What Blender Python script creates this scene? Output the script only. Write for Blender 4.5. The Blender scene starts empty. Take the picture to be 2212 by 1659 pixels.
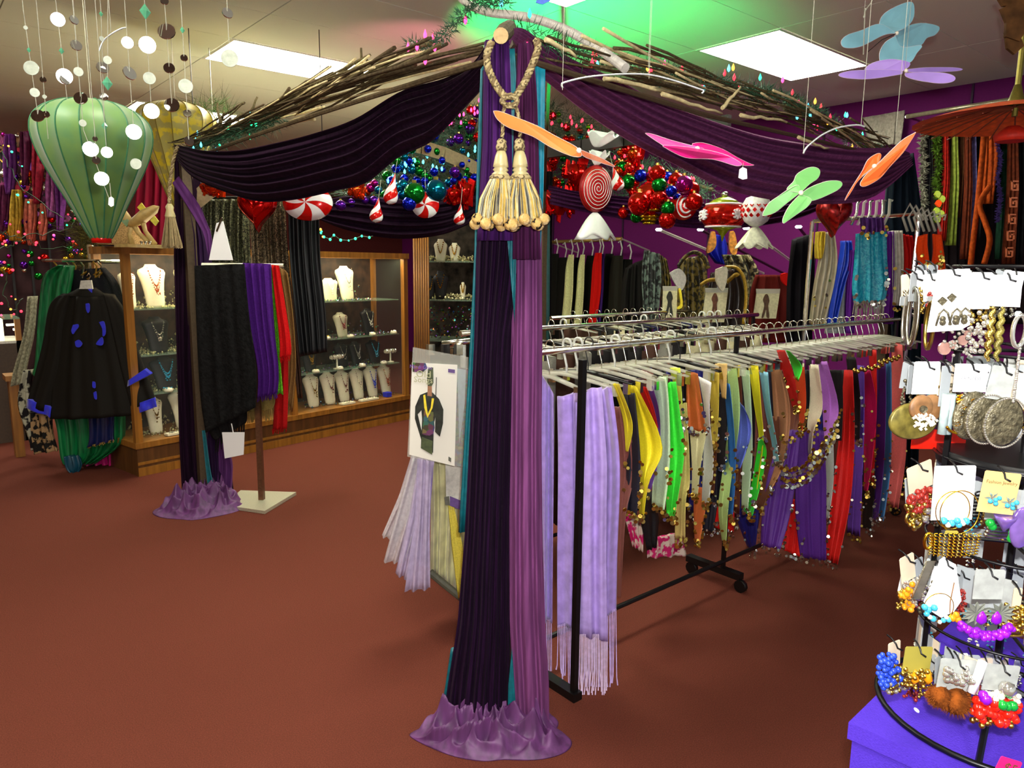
import bpy, math, random
from math import sin, cos, pi
from mathutils import Vector
random.seed(7)
SC = bpy.context.scene
COL = SC.collection
R = random.random
def U(a, b): return a + (b - a) * random.random()
# ---------------------------------------------------------------- camera (world axes follow the room)
F, PIT, ROL, YAW, EYE = 1571.0, .1616, .0108, .703, 1.5
FW = Vector((sin(YAW), cos(YAW), 0)); RT = Vector((cos(YAW), -sin(YAW), 0)); UP = Vector((0, 0, 1))
cd = bpy.data.cameras.new('camera'); cam = bpy.data.objects.new('camera', cd); COL.objects.link(cam)
cd.sensor_fit = 'HORIZONTAL'; cd.sensor_width = 36.0; cd.lens = F / 2212 * 36.0; cd.clip_start = .02; cd.clip_end = 60
from mathutils import Matrix
_f = FW * cos(PIT) - UP * sin(PIT); _u = FW * sin(PIT) + UP * cos(PIT)
_x = RT * cos(ROL) + _u * sin(ROL); _y = _u * cos(ROL) - RT * sin(ROL)
m3 = Matrix((_x, _y, -_f)).transposed()
cam.matrix_world = Matrix.Translation((0, 0, EYE)) @ m3.to_4x4()
SC.camera = cam
# ---------------------------------------------------------------- world, view, lights
SC.view_settings.view_transform = 'Standard'; SC.view_settings.look = 'None'
SC.view_settings.exposure = 0.3; SC.view_settings.gamma = 1.0; SC.view_settings.use_curve_mapping = False
SC.cycles.use_denoising = True
SC.cycles.max_bounces = 7; SC.cycles.transparent_max_bounces = 16
FILL = .55          # ambient fill added to lift the ceiling, entering from behind the camera
W = bpy.data.worlds.new('world'); SC.world = W; W.use_nodes = True
W.node_tree.nodes['Background'].inputs[0].default_value = (.80, .92, 1.0, 1); W.node_tree.nodes['Background'].inputs[1].default_value = FILL
PANEL = 24.0        # strength of the fluorescent diffusers
FLASH = 115.0       # the camera's own flash
def light(name, kind, loc, energy, col, size=.1, aim=None, **k):
    d = bpy.data.lights.new(name, kind); o = bpy.data.objects.new(name, d); COL.objects.link(o)
    d.energy = energy; d.color = col; o.location = loc
    if kind == 'AREA': d.size = size
    elif kind in ('POINT', 'SPOT'): d.shadow_soft_size = size
    for a, b in k.items(): setattr(d, a, b)
    if aim: o.rotation_euler = (Vector(aim) - Vector(loc)).to_track_quat('-Z', 'Y').to_euler()
    return o
_fl = Vector((0, 0, EYE)) + RT * .03 + UP * .06 + FW * .03
light('camera_flash', 'SPOT', _fl, FLASH, (1, .98, .95), .012, aim=_fl + _f, spot_size=2.2, spot_blend=.6)
light('green_stage_light', 'SPOT', (2.95, 3.3, 2.15), 75, (.0, 1, .22), .02, aim=(3.35, 3.35, 3.0), spot_size=1.75, spot_blend=.5)
light('pink_stage_light', 'SPOT', (2.7, 3.9, 2.3), 12, (1, .25, .35), .03, aim=(3.0, 4.6, 3.0), spot_size=1.6, spot_blend=.8)
# ---------------------------------------------------------------- pixel of the 2212x1659 photo -> point at a real depth or plane
def ray(u, v):
    a = (u - 1106) / F; b = -(v - 829.5) / F
    a, b = cos(ROL) * a - sin(ROL) * b, sin(ROL) * a + cos(ROL) * b
    return RT * a + FW * (cos(PIT) + b * sin(PIT)) + UP * (-sin(PIT) + b * cos(PIT))
def P(u, v, s):
    d = ray(u, v)
    if isinstance(s, tuple):
        a, q = s
        k = {'X': q / d.x if a == 'X' else 0, 'Y': q / d.y if a == 'Y' else 0, 'Z': (q - EYE) / d.z if a == 'Z' else 0}[a]
    else: k = s / (d.x * FW.x + d.y * FW.y)
    return Vector((0, 0, EYE)) + d * k
def dep(p): return p.x * FW.x + p.y * FW.y
def lin(c): return tuple(((x / 255) / 12.92 if x <= 10.3 else ((x / 255 + .055) / 1.055) ** 2.4) for x in c)
# ---------------------------------------------------------------- materials
MATS = {}
def M(name, col=(128, 128, 128), rough=.6, metal=0., kind='', bump=0., scale=60, var=.12, emit=0., alpha=1., col2=None, trans=0., sheen=0.):
    if name in MATS: return MATS[name]
    m = bpy.data.materials.new(name); m.use_nodes = True; MATS[name] = m
    nt = m.node_tree; N = nt.nodes; L = nt.links; b = N['Principled BSDF']
    c = lin(col)
    tc = N.new('ShaderNodeTexCoord'); mp = N.new('ShaderNodeMapping'); L.new(tc.outputs['Object'], mp.inputs[0])
    def noise(sc, det=3, stretch=None):
        n = N.new('ShaderNodeTexNoise'); n.inputs['Scale'].default_value = sc; n.inputs['Detail'].default_value = det
        L.new(mp.outputs[0], n.inputs['Vector']); return n
    if kind == 'velvet': mp.inputs['Scale'].default_value = (1, 1, .06)
    if kind == 'wood': mp.inputs['Scale'].default_value = (1, 1, .08)
    ra = N.new('ShaderNodeValToRGB'); n1 = noise(scale)
    c2 = lin(col2) if col2 else tuple(min(1, x * (1 + var * 2)) for x in c)
    cl = tuple(x * (1 - var) for x in c) if not col2 else c
    if kind == 'speck':
        v = N.new('ShaderNodeTexVoronoi'); v.inputs['Scale'].default_value = scale; L.new(mp.outputs[0], v.inputs['Vector'])
        ra.color_ramp.interpolation = 'CONSTANT'; ra.color_ramp.elements[1].position = .72
        sp = N.new('ShaderNodeSeparateColor'); L.new(v.outputs['Color'], sp.inputs[0]); L.new(sp.outputs[0], ra.inputs[0])
    elif kind == 'spots':
        ra.color_ramp.elements[0].position = .47; ra.color_ramp.elements[1].position = .53; L.new(n1.outputs[0], ra.inputs[0])
    elif kind == 'rainbow':
        v = N.new('ShaderNodeTexVoronoi'); v.inputs['Scale'].default_value = scale; L.new(mp.outputs[0], v.inputs['Vector'])
        hs = N.new('ShaderNodeHueSaturation'); hs.inputs['Color'].default_value = (*c, 1); sp = N.new('ShaderNodeSeparateColor')
        L.new(v.outputs['Color'], sp.inputs[0]); L.new(sp.outputs[0], hs.inputs['Hue']); L.new(sp.outputs[1], hs.inputs['Value'])
        hs.inputs['Saturation'].default_value = 1.1
    else:
        ra.color_ramp.elements[0].position = .3; ra.color_ramp.elements[1].position = .7; L.new(n1.outputs[0], ra.inputs[0])
    ra.color_ramp.elements[0].color = (*cl, 1); ra.color_ramp.elements[1].color = (*c2, 1)
    L.new((hs if kind == 'rainbow' else ra).outputs[0], b.inputs['Base Color'])
    b.inputs['Roughness'].default_value = rough; b.inputs['Metallic'].default_value = metal
    if rough >= .65: b.inputs['Specular IOR Level'].default_value = .12
    if kind == 'velvet':
        b.inputs['Sheen Weight'].default_value = .14; b.inputs['Sheen Roughness'].default_value = .3
        b.inputs['Sheen Tint'].default_value = (*[min(1, x * 3 + .05) for x in c], 1)
    elif sheen: b.inputs['Sheen Weight'].default_value = sheen
    if kind == 'glass':
        b.inputs['Transmission Weight'].default_value = 1; b.inputs['IOR'].default_value = 1.1 if trans else 1.45
    if emit:
        b.inputs['Emission Color'].default_value = (*c, 1); b.inputs['Emission Strength'].default_value = emit
    if alpha < 1: b.inputs['Alpha'].default_value = alpha
    if bump:
        bp = N.new('ShaderNodeBump'); bp.inputs['Strength'].default_value = min(1, bump); bp.inputs['Distance'].default_value = .01
        n2 = noise(scale * 1.7, 2)
        if kind == 'glitter':
            n2 = N.new('ShaderNodeTexVoronoi'); n2.inputs['Scale'].default_value = scale; L.new(mp.outputs[0], n2.inputs['Vector'])
        L.new(n2.outputs[0], bp.inputs['Height']); L.new(bp.outputs[0], b.inputs['Normal'])
    if kind == 'glitter':
        v = N.new('ShaderNodeTexVoronoi'); v.inputs['Scale'].default_value = scale; L.new(mp.outputs[0], v.inputs['Vector'])
        L.new(v.outputs['Color'], ra.inputs[0]); b.inputs['Metallic'].default_value = max(metal, .6)
    return m
def cloth_m(name, col, **k): return M(name, col, **dict(dict(rough=.75, kind='', bump=.25, scale=160, var=.07, sheen=.0), **k))
# ---------------------------------------------------------------- mesh builder
class MB:
    def __init__(s): s.v = []; s.f = []
    def add(s, v, f):
        n = len(s.v); s.v += [Vector(x) for x in v]; s.f += [tuple(i + n for i in q) for q in f]; return s
    def obox(s, o, X, Y, Z):      # centre and three half vectors
        o, X, Y, Z = Vector(o), Vector(X), Vector(Y), Vector(Z)
        v = [o + X * a + Y * b + Z * c for c in (-1, 1) for b in (-1, 1) for a in (-1, 1)]
        return s.add(v, [(0, 2, 3, 1), (4, 5, 7, 6), (0, 1, 5, 4), (2, 6, 7, 3), (0, 4, 6, 2), (1, 3, 7, 5)])
    def box(s, a, b):
        a, b = Vector(a), Vector(b); h = (b - a) / 2
        return s.obox((a + b) / 2, (h.x, 0, 0), (0, h.y, 0), (0, 0, h.z))
    def tube(s, pts, r, n=8, cap=True, flat=None):
        pts = [Vector(p) for p in pts]; k = len(pts); rr = r if isinstance(r, (list, tuple)) else [r] * k
        v = []; f = []; ref = None
        for i, p in enumerate(pts):
            t = (pts[min(i + 1, k - 1)] - pts[max(i - 1, 0)])
            if t.length < 1e-9: t = Vector((0, 0, 1))
            t.normalize()
            if ref is None or abs(ref.dot(t)) > .98: ref = Vector((1, 0, 0)) if abs(t.x) < .8 else Vector((0, 1, 0))
            a = (ref - t * ref.dot(t)).normalized(); ref = a; b = t.cross(a)
            for j in range(n):
                w = 2 * pi * j / n; v.append(p + a * cos(w) * rr[i] + b * sin(w) * rr[i] * (flat or 1))
        for i in range(k - 1):
            for j in range(n):
                q = (j + 1) % n; f.append((i * n + j, i * n + q, (i + 1) * n + q, (i + 1) * n + j))
        if cap: f.append(tuple(reversed(range(n)))); f.append(tuple((k - 1) * n + j for j in range(n)))
        return s.add(v, f)
    def lathe(s, o, prof, n=16, X=None, Y=None, Z=None, wob=0, lob=0):   # prof: (radius, height) along Z
        o = Vector(o); X = Vector(X or (1, 0, 0)); Y = Vector(Y or (0, 1, 0)); Z = Vector(Z or (0, 0, 1))
        v = []; f = []
        for r, h in prof:
            for j in range(n):
                w = 2 * pi * j / n; q = r * (1 + wob * cos(lob * w)); v.append(o + X * cos(w) * q + Y * sin(w) * q + Z * h)
        for i in range(len(prof) - 1):
            for j in range(n):
                q = (j + 1) % n; f.append((i * n + j, i * n + q, (i + 1) * n + q, (i + 1) * n + j))
        f.append(tuple(reversed(range(n)))); f.append(tuple((len(prof) - 1) * n + j for j in range(n)))
        return s.add(v, f)
    def ball(s, c, r, n=10, sz=1):
        m = max(4, n // 2); return s.lathe(c, [(max(1e-4, r * sin(pi * i / m)), -r * sz * cos(pi * i / m)) for i in range(m + 1)], n)
    def octa(s, c, r, sz=1):
        c = Vector(c); v = [c + Vector(q) for q in ((r, 0, 0), (0, r, 0), (-r, 0, 0), (0, -r, 0), (0, 0, r * sz), (0, 0, -r * sz))]
        return s.add(v, [(0, 1, 4), (1, 2, 4), (2, 3, 4), (3, 0, 4), (1, 0, 5), (2, 1, 5), (3, 2, 5), (0, 3, 5)])
    def prism(s, pts, t):         # closed outline given thickness vector t (centred)
        t = Vector(t) / 2; n = len(pts); pts = [Vector(p) for p in pts]
        v = [p - t for p in pts] + [p + t for p in pts]
        return s.add(v, [tuple(range(n)), tuple(reversed(range(n, 2 * n)))] + [(i, i + n, (i + 1) % n + n, (i + 1) % n) for i in range(n)])
    def disc(s, c, r, nrm, t=.002, n=16, ry=None):
        nrm = Vector(nrm).normalized(); a = nrm.orthogonal().normalized() if abs(nrm.z) > .9 else UP.cross(nrm).normalized(); b = nrm.cross(a)
        return s.prism([Vector(c) + a * cos(2 * pi * j / n) * r + b * sin(2 * pi * j / n) * (ry or r) for j in range(n)], nrm * t)
    def grid(s, fn, nu, nv, closed=False):
        v = [fn(i / (nu if closed else nu - 1), j / (nv - 1)) for j in range(nv) for i in range(nu)]
        f = []
        for j in range(nv - 1):
            for i in range(nu if closed else nu - 1):
                q = (i + 1) % nu; f.append((j * nu + i, (j + 1) * nu + i, (j + 1) * nu + q, j * nu + q))
        if closed: f.append(tuple(range(nu))); f.append(tuple(reversed(range((nv - 1) * nu, nv * nu))))
        return s.add(v, f)
WL = {}
def B(mb, name, mat, par=None, smooth=False, kind=None, label=None, org=None):
    xs = mb.v
    if not xs: return None
    if org is None:
        lo = [min(p[i] for p in xs) for i in range(3)]; hi = [max(p[i] for p in xs) for i in range(3)]
        org = Vector(((lo[0] + hi[0]) / 2, (lo[1] + hi[1]) / 2, lo[2]))
    me = bpy.data.meshes.new(name); me.from_pydata([tuple(p - org) for p in xs], [], mb.f); me.update()
    if smooth: me.polygons.foreach_set('use_smooth', [len(p) < 5 for p in mb.f])
    me.materials.append(mat if not isinstance(mat, (tuple, list)) else mat[0])
    return link(me, name, org, par, kind, label)
def link(me, name, org, par=None, kind=None, label=None, rot=None, scl=None):
    o = bpy.data.objects.new(name, me); COL.objects.link(o); org = Vector(org)
    if par: o.parent = par; o.location = org - WL[par.name]
    else: o.location = org
    if rot: o.rotation_euler = rot
    if scl: o.scale = scl if isinstance(scl, (tuple, list)) else (scl,) * 3
    WL[o.name] = org
    if kind: o['kind'] = kind
    if label: o['label'] = label
    return o
def tag(o, label, cat, group=None, kind=None):
    o['label'] = label; o['category'] = cat
    if group: o['group'] = group
    if kind: o['kind'] = kind
    return o
def T(name, label, cat, loc, group=None):
    o = bpy.data.objects.new(name, None); COL.objects.link(o); o.location = loc; o.empty_display_size = .03
    WL[o.name] = Vector(loc); return tag(o, label, cat, group)
class Fr:      # a local frame standing at a pixel and depth, turned about the vertical
    def __init__(s, u, v, d, yaw=0, roll=0):
        s.o = P(u, v, d); s.k = dep(s.o) / F
        s.R = RT * cos(yaw) + FW * sin(yaw); s.W = FW * cos(yaw) - RT * sin(yaw); s.U = UP.copy()
        if roll: s.R, s.U = s.R * cos(roll) - s.U * sin(roll), s.U * cos(roll) + s.R * sin(roll)
    def m(s, a, b, c=0): return s.o + s.R * a + s.U * b + s.W * c
    def p(s, du, dv, c=0): return s.o + s.R * (du * s.k) - s.U * (dv * s.k) + s.W * c
def lerp_poly(pts, t):
    n = len(pts) - 1; x = t * n; i = min(int(x), n - 1); f = x - i
    return tuple(pts[i][k] + (pts[i + 1][k] - pts[i][k]) * f for k in range(2))
def sm(pts, n=8):          # catmull-rom through points
    out = []
    for i in range(len(pts) - 1):
        p0, p1, p2, p3 = pts[max(i - 1, 0)], pts[i], pts[i + 1], pts[min(i + 2, len(pts) - 1)]
        for j in range(n):
            t = j / n
            out.append(tuple(.5 * (2 * b + (c - a) * t + (2 * a - 5 * b + 4 * c - d) * t * t + (3 * b - a - 3 * c + d) * t ** 3) for a, b, c, d in zip(p0, p1, p2, p3)))
    out.append(tuple(pts[-1])); return out
def cloth(L_, R_, sl, sr=None, folds=5, amp=.01, th=.01, nu=None, nv=None, ph=None, wob=.6, belly=0., taper=True, mb=None, flat=False):
    """hanging cloth: left/right edges as pixel polylines (top to bottom), at the depths sl/sr, pleated, with thickness"""
    sr = sl if sr is None else sr; nu = nu or max(6, int(folds * 7)); nv = nv or 12
    ph = U(0, 6) if ph is None else ph; w2 = U(.5, 1.5); ph2 = U(0, 6)
    def pos(x, t, back):
        a = P(*lerp_poly(L_, t), sl); b = P(*lerp_poly(R_, t), sr); p = a.lerp(b, x)
        g = amp * (sin(2 * pi * folds * x + ph + wob * sin(3 * t + ph2)) + .45 * sin(2 * pi * folds * 1.73 * x + ph2 + wob * t * 2)) * (.35 + .65 * t if taper else 1)
        if flat: g *= sin(pi * min(1, max(0, x * 1.0))) ** .3
        p = p + FW * (g - belly * sin(pi * x) * (1 if not back else .3))
        return p + FW * (th * (.25 + .75 * sin(pi * x)) if back else 0)
    def fn(i, t):
        i = i * 2
        return pos(i, t, False) if i <= 1 else pos(2 - i, t, True)
    mb = mb or MB(); return mb.grid(fn, nu * 2, nv, True)
def poly(pts, s, t=.004, mb=None, sr=None):     # flat thing outlined in pixels at its own distance
    mb = mb or MB(); return mb.prism([P(u, v, s) for u, v in pts], FW * t)
def text(body, fr_o, X, Y, h, name, mat, par, ext=.0004, bold=0.):
    c = bpy.data.curves.new('t', 'FONT'); c.body = body; c.size = 1; c.extrude = .01; c.offset = bold; c.align_x = 'CENTER'; c.align_y = 'CENTER'; c.resolution_u = 2
    o = bpy.data.objects.new('t', c); COL.objects.link(o); dg = bpy.context.evaluated_depsgraph_get(); dg.update()
    me = bpy.data.meshes.new_from_object(o.evaluated_get(dg)); mb = MB()
    Xn, Yn = Vector(X).normalized(), Vector(Y).normalized(); N = Xn.cross(Yn)
    mb.add([fr_o + Xn * (v.co.x * h) + Yn * (v.co.y * h) + N * (v.co.z * h * .3 + ext) for v in me.vertices], [tuple(p.vertices) for p in me.polygons])
    bpy.data.objects.remove(o); bpy.data.curves.remove(c); bpy.data.meshes.remove(me)
    return B(mb, name, mat, par)
# ================================================================ the room
H = 2.98
carpet = M('carpet', (98, 49, 37), rough=.95, bump=.5, scale=240, var=.2)
nt = carpet.node_tree
o = B(MB().box((-3, -3.5, -.1), (6.9, 11.1, 0)), 'floor', carpet); o['kind'] = 'structure'
cm = M('ceiling_board', (232, 238, 222), rough=.95, bump=.3, scale=300, var=.05)
gm = M('ceiling_grid', (150, 146, 130), rough=.7)
ceil = B(MB().box((-3, -3.5, H + .012), (6.9, 11.1, H + .1)), 'ceiling', gm); ceil['kind'] = 'structure'
PANELS = {(1.9, 5.18), (4.4, 2.63), (1.9, 7.73), (1.9, 2.63), (4.4, 7.73), (4.4, 5.18), (-.6, 2.63), (-.6, 0.08), (1.9, .08), (-.6, -2.47), (4.4, .08), (1.9, -2.47), (-.6, 5.18), (-.6, 7.73)}
PANELS -= {(1.9, .08), (4.4, .08), (1.9, -2.47), (4.4, 5.18), (4.4, 7.73), (-.6, 5.18)}
tile = MB().box((.004, .003, 0), (1.246, .6345, .008)); tm = bpy.data.meshes.new('ceiling_tile')
tm.from_pydata([tuple(v) for v in tile.v], [], tile.f); tm.materials.append(cm)
for i in range(-3, 4):
    for j in range(-9, 14):
        x, y = 1.9 + 1.25 * i, 2.63 + .6375 * j
        if any(abs(x - a) < .1 and abs(y - b) < .1 for a, b in PANELS): continue
        if x > 6.5 or y + .63 > 11 or y < -.7 or (x * FW.x + y * FW.y < .6) or x * RT.x + y * RT.y < -.85 * (x * FW.x + y * FW.y) - 1.4: continue
        link(tm, 'ceiling_tile', (x, y, H + .004), ceil, scl=(.915, 1, 1) if x > 5.5 else None)
em = M('fluorescent_diffuser', (255, 250, 232), emit=PANEL); fm = M('white_metal_frame', (215, 215, 205), rough=.4)
LBL = {(1.9, 5.18): 'long fluorescent ceiling panel above the left eave of the canopy', (4.4, 2.63): 'large fluorescent ceiling panel at the right beside the blue butterfly',
       (1.9, 7.73): 'far fluorescent ceiling panel behind the green lantern', (1.9, 2.63): 'fluorescent ceiling panel at the top edge beside the white conduit'}
for (x, y) in sorted(PANELS):
    t = T('ceiling_light', LBL.get((x, y), 'fluorescent ceiling panel outside the picture'), 'light', (x + .62, y + .32, H - .01), None if (x, y) in LBL else 'ceiling panels over the rest of the shop')
    B(MB().box((x + .02, y + .02, H - .001), (x + 1.23, y + .617, H + .005)), 'diffuser', em, t)
    f = MB()
    for a, b in (((x, y), (x + 1.25, y + .02)), ((x, y + .617), (x + 1.25, y + .6375)), ((x, y + .02), (x + .02, y + .617)), ((x + 1.23, y + .02), (x + 1.25, y + .617))):
        f.box((*a, H - .003), (*b, H + .006))
    B(f, 'frame', fm, t)
pw = M('purple_wall_paint', (112, 30, 104), rough=.7, var=.04); 
def wall(nm, a, b, m): o = B(MB().box(a, b), nm, m); o['kind'] = 'structure'
wall('wall_right', (6.8, -3.5, 0), (6.9, 11.1, H + .1), pw)
wall('wall_back', (-3, 11, 0), (6.8, 11.1, H + .1), M('maroon_wall_paint', (92, 40, 38), rough=.8))
wall('wall_left', (-3.1, -3.5, 0), (-3, 11.1, H + .1), M('cream_wall_paint', (170, 150, 120), rough=.8))
wall('wall_front', (-3, -3.6, 0), (6.9, -3.5, .5), M('cream_wall_paint'))     # low wall; the front above is left open to admit the added fill
for k in range(6):      # seams between the purple wall panels
    y = 1.1 + 1.22 * k; wall('trim_%d' % (k + 1), (6.785, y - .008, 0), (6.8, y + .008, H), M('dark_purple_seam', (50, 14, 56)))
# ================================================================ gazebo frame, twigs, garland
bronze = M('bronze_metal', (86, 70, 50), rough=.5, metal=.3); bark = M('bark', (92, 82, 56), rough=.85, bump=.5, scale=90, var=.3)
wicker = M('pale_wicker', (206, 190, 140), rough=.6, scale=40, var=.2); darktwig = M('dark_twig', (70, 58, 40), rough=.8, scale=60, var=.3)
X0, X1, Y0, Y1 = 1.4, 4.3, 1.68, 4.68
XR = 4.92
Yr = lambda x: Y0 + (x - X0) * .105
Zr = lambda x: .09 * max(0, (x - 2.5) / 2.4)
gz = T('canopy_frame', 'square canopy frame of bronze posts and beams standing over the centre of the carpet', 'canopy', (2.95, 3.18, 0))
for x, y in ((X0 + .09, Y0 + .1), (X0, Y1), (XR, Yr(XR)), (X1, Y1)):
    B(MB().box((x - .03, y - .03, 0), (x + .03, y + .03, 2.12)), 'post', bronze, gz)
B(MB().tube([(X0, Y0 + (Y1 - Y0) * i / 20, 2.09 + .015 * sin(pi * i / 20)) for i in range(21)], .009, 6), 'eave_tube', darktwig, gz)
B(MB().tube([(X0 + (XR - X0) * i / 20, Yr(X0 + (XR - X0) * i / 20), 2.09 + Zr(X0 + (XR - X0) * i / 20)) for i in range(21)], .009, 6), 'eave_tube', bronze, gz)
def bar(pts, w=.02, h=.05):
    m = MB()
    for a, b in zip(pts, pts[1:]):
        a, b = Vector(a), Vector(b); d = (b - a) / 2; n = UP.cross(d).normalized(); q = d.cross(n).normalized()
        m.obox((a + b) / 2, d * 1.02, n * w, q * h)
    return m
B(bar([(X0 + (X1 - X0) * i / 14, Y1, 1.83 + .53 * sin(pi * i / 14) ** .75) for i in range(15)]), 'arched_beam', M('tan_beam', (120, 98, 66), rough=.5), gz)
B(bar([(X1, 2.9 + (Y1 - 2.9) * i / 4, 2.44) for i in range(5)]), 'cross_beam', M('dark_beam', (34, 26, 22), rough=.5), gz)
for a, b in (((X0, Y0), (2.95, 3.18)), ((X1, Y1), (2.95, 3.18))):
    B(MB().tube([(a[0] + (b[0] - a[0]) * i / 8, a[1] + (b[1] - a[1]) * i / 8, 2.12 + .5 * (i / 8)) for i in range(9)], .012, 6), 'hip_rafter', bronze, gz)
# twigs laid along the two front eaves: each its own part
tw = T('twig_bundle', 'bundle of brown branches and reeds laid along the left eave of the canopy', 'branches', (1.42, 3.2, 2.12))
def twig(p0, p1, r, mat, par, bend=.03, name='twig'):
    p0, p1 = Vector(p0), Vector(p1); b = Vector((U(-bend, bend), U(-bend, bend), U(-bend, bend)))
    n = 7; B(MB().tube([p0.lerp(p1, i / n) + b * sin(pi * i / n) + Vector((0, 0, U(-.004, .004))) for i in range(n + 1)], [r * (1 - .5 * i / n) for i in range(n + 1)], 5), name, mat, par, smooth=True)
for i in range(84):
    y = U(1.75, 4.0); l = U(.6, 1.5); z = 2.155 + U(0, .09) + .02 * sin(pi * (y - 1.7) / 3)
    e = min(4.75, y + l); ze = 2.145 + U(0, .06)
    m = random.choice([bark, bark, darktwig, darktwig, wicker])
    twig((1.4 + U(-.07, .12), y, z - (.05 if y < 2 else 0)), (1.4 + U(-.07, .12), e, ze), U(.004, .0085) if m != wicker else U(.003, .005), m, tw, .018)
for (u, v, u2, v2) in ((790, 122, 812, 152), (556, 208, 520, 262), (648, 200, 620, 228), (780, 105, 784, 175), (470, 222, 478, 250), (690, 175, 676, 220)):
    twig(P(u2, v2 + 15, 3.0 if u > 700 else 3.8), P(u, v, 3.0 if u > 700 else 3.8), .009, bark, tw, .01)
for k in range(3):     # pale split reeds
    a = P(660 - 30 * k, 236 + 14 * k, 3.62); b = P(500 - 10 * k + 60, 280 + 6 * k, 4.0)
    twig(P(700 - 10 * k, 232 + 12 * k, 3.45), P(560 + 20 * k, 272 + 3 * k, 4.0), .007, wicker, tw, .005, 'reed')
tw2 = T('reed_bundle', 'bundle of pale reeds and branches laid along the right eave under the garland', 'branches', (2.95, 1.7, 2.12))
for i in range(68):
    x = U(1.5, 4.2); l = U(.5, 1.4); m = random.choice([wicker, bark, bark, darktwig]); e = min(4.85, x + l)
    z = lambda q: 2.13 + .06 * sin(pi * (q - 1.4) / 3.6) + Zr(q)
    twig((x, Yr(x) + .02 + U(-.08, .14), z(x) + U(-.02, .09)), (e, Yr(e) + .02 + U(-.08, .14), z(e) + U(-.02, .07) - (.06 if e > 4.7 else 0)), U(.003, .007), m, tw2, .015, 'reed' if m is wicker else 'twig')
for (a, b) in (((1178, 82), (1245, 122)), ((1305, 168), (1430, 196)), ((1430, 205), (1560, 245)), ((1330, 172), (1420, 190)), ((1600, 250), (1700, 262)), ((1560, 235), (1600, 190)), ((1725, 295), (1790, 322))):
    twig(P(*a, ('Y', 1.62)), P(*b, ('Y', 1.62)), .008, wicker, tw2, .004, 'bamboo_stick')
# garland: needles (one stuff part) on a stem, little bulbs
pine = M('pine_needles', (38, 78, 52), rough=.6, scale=30, var=.4)
def needles(mb, c, r, n, l=.05):
    for _ in range(n):
        d = Vector((U(-1, 1), U(-1, 1), U(-.7, 1))).normalized(); p = Vector(c) + d * r * R(); q = p + (d + Vector((U(-.4, .4), U(-.4, .4), U(-.3, .3)))) * l
        w = d.cross(Vector((U(-1, 1), U(-1, 1), U(-1, 1)))).normalized() * .0022; mb.add([p - w, p + w, q, p + d.cross(w).normalized() * .002], [(0, 1, 2), (1, 3, 2), (3, 0, 2)])
def bulbs(path, n, spread, par, cols):
    for i in range(n):
        c = path(R()) + Vector((U(-spread, spread), U(-spread, spread), U(-spread, spread))); nm, cc = random.choice(cols)
        ob = B(MB().lathe(c, [(.002, 0), (.006, .006), (.0065, .014), (.003, .024), (.0005, .03)], 6), 'bulb', M('bulb_' + nm, cc, emit=3.5), par, smooth=True)
CB = [('red', (255, 40, 60)), ('pink', (255, 60, 120)), ('amber', (255, 150, 50)), ('green', (40, 255, 150)), ('cyan', (80, 220, 255)), ('red', (255, 40, 60))]
g = T('pine_garland', 'green pine garland with small coloured lights along the right eave', 'garland', (2.9, 1.75, 2.2))
pathR = lambda t: Vector((1.5 + 3.3 * t, Yr(1.5 + 3.3 * t) + .08 + .05 * sin(9 * t), 2.19 + Zr(1.5 + 3.3 * t) + .06 * sin(pi * t) - (.22 * (t - .75) if t > .75 else 0)))
nm = MB()
for i in range(90): needles(nm, pathR(i / 89), .04, (50 if i % 9 > 2 else 14) if i > 20 else 22, .035)
B(nm, 'needles', pine, g, kind='stuff'); B(MB().tube([pathR(i / 40) for i in range(41)], .006, 5), 'stem', bark, g); bulbs(pathR, 42, .07, g, CB)
g = T('pine_garland', 'short green pine garland sprigs with pink lights at the near corner of the left eave', 'garland', (1.42, 1.9, 2.2))
nm = MB(); pathL = lambda t: Vector((1.42, 1.72 + .5 * t, 2.24 + .03 * sin(6 * t)))
for i in range(24): needles(nm, pathL(i / 23), .022, 26, .02)
B(nm, 'needles', pine, g, kind='stuff'); bulbs(pathL, 9, .06, g, [('pink', (255, 60, 120))])
g = T('pine_garland', 'green pine garland with cyan lights at the far end of the left eave', 'garland', (1.42, 4.3, 2.15))
nm = MB(); pathL = lambda t: Vector((1.44, 3.4 + 1.35 * t, 2.16))
for i in range(40): needles(nm, pathL(i / 39), .05, 30)
B(nm, 'needles', pine, g, kind='stuff'); bulbs(pathL, 12, .06, g, [('cyan', (80, 220, 255)), ('green', (40, 255, 150))])
# log finial at the near corner
t = T('log_finial', 'round log end with pale cut face on top of the near canopy corner', 'log', P(1087, 95, 2.1))
a, b = P(1082, 77, 1.98), P(1100, 60, 2.3)
B(MB().tube([a, a.lerp(b, .5), b], [.02, .024, .022], 12), 'log', bark, t); B(MB().disc(a, .0195, a - b, .003, 14), 'cut_face', M('cut_wood', (196, 168, 120), rough=.7, scale=80), t)
# flexible conduit
t = T('flexible_conduit', 'ribbed white flexible conduit arching from the ceiling over the canopy corner', 'conduit', P(1150, 45, 2.6))
cp = [P(u, v, d) for u, v, d in sm([(960, -60, 3.4), (1000, 0, 3.2), (1050, 25, 3.0), (1110, 33, 2.9), (1160, 42, 2.8), (1230, 68, 2.7), (1300, 110, 2.6), (1352, 148, 2.5)], 16)]
pts = []; rr = []
for i in range(len(cp) - 1):
    for j in range(2): pts.append(cp[i].lerp(cp[i + 1], j / 2)); rr.append(.0165 if j else .0125)
B(MB().tube(pts, rr, 10), 'ribbed_sleeve', M('grey_white_plastic', (205, 200, 190), rough=.35), t)
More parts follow.
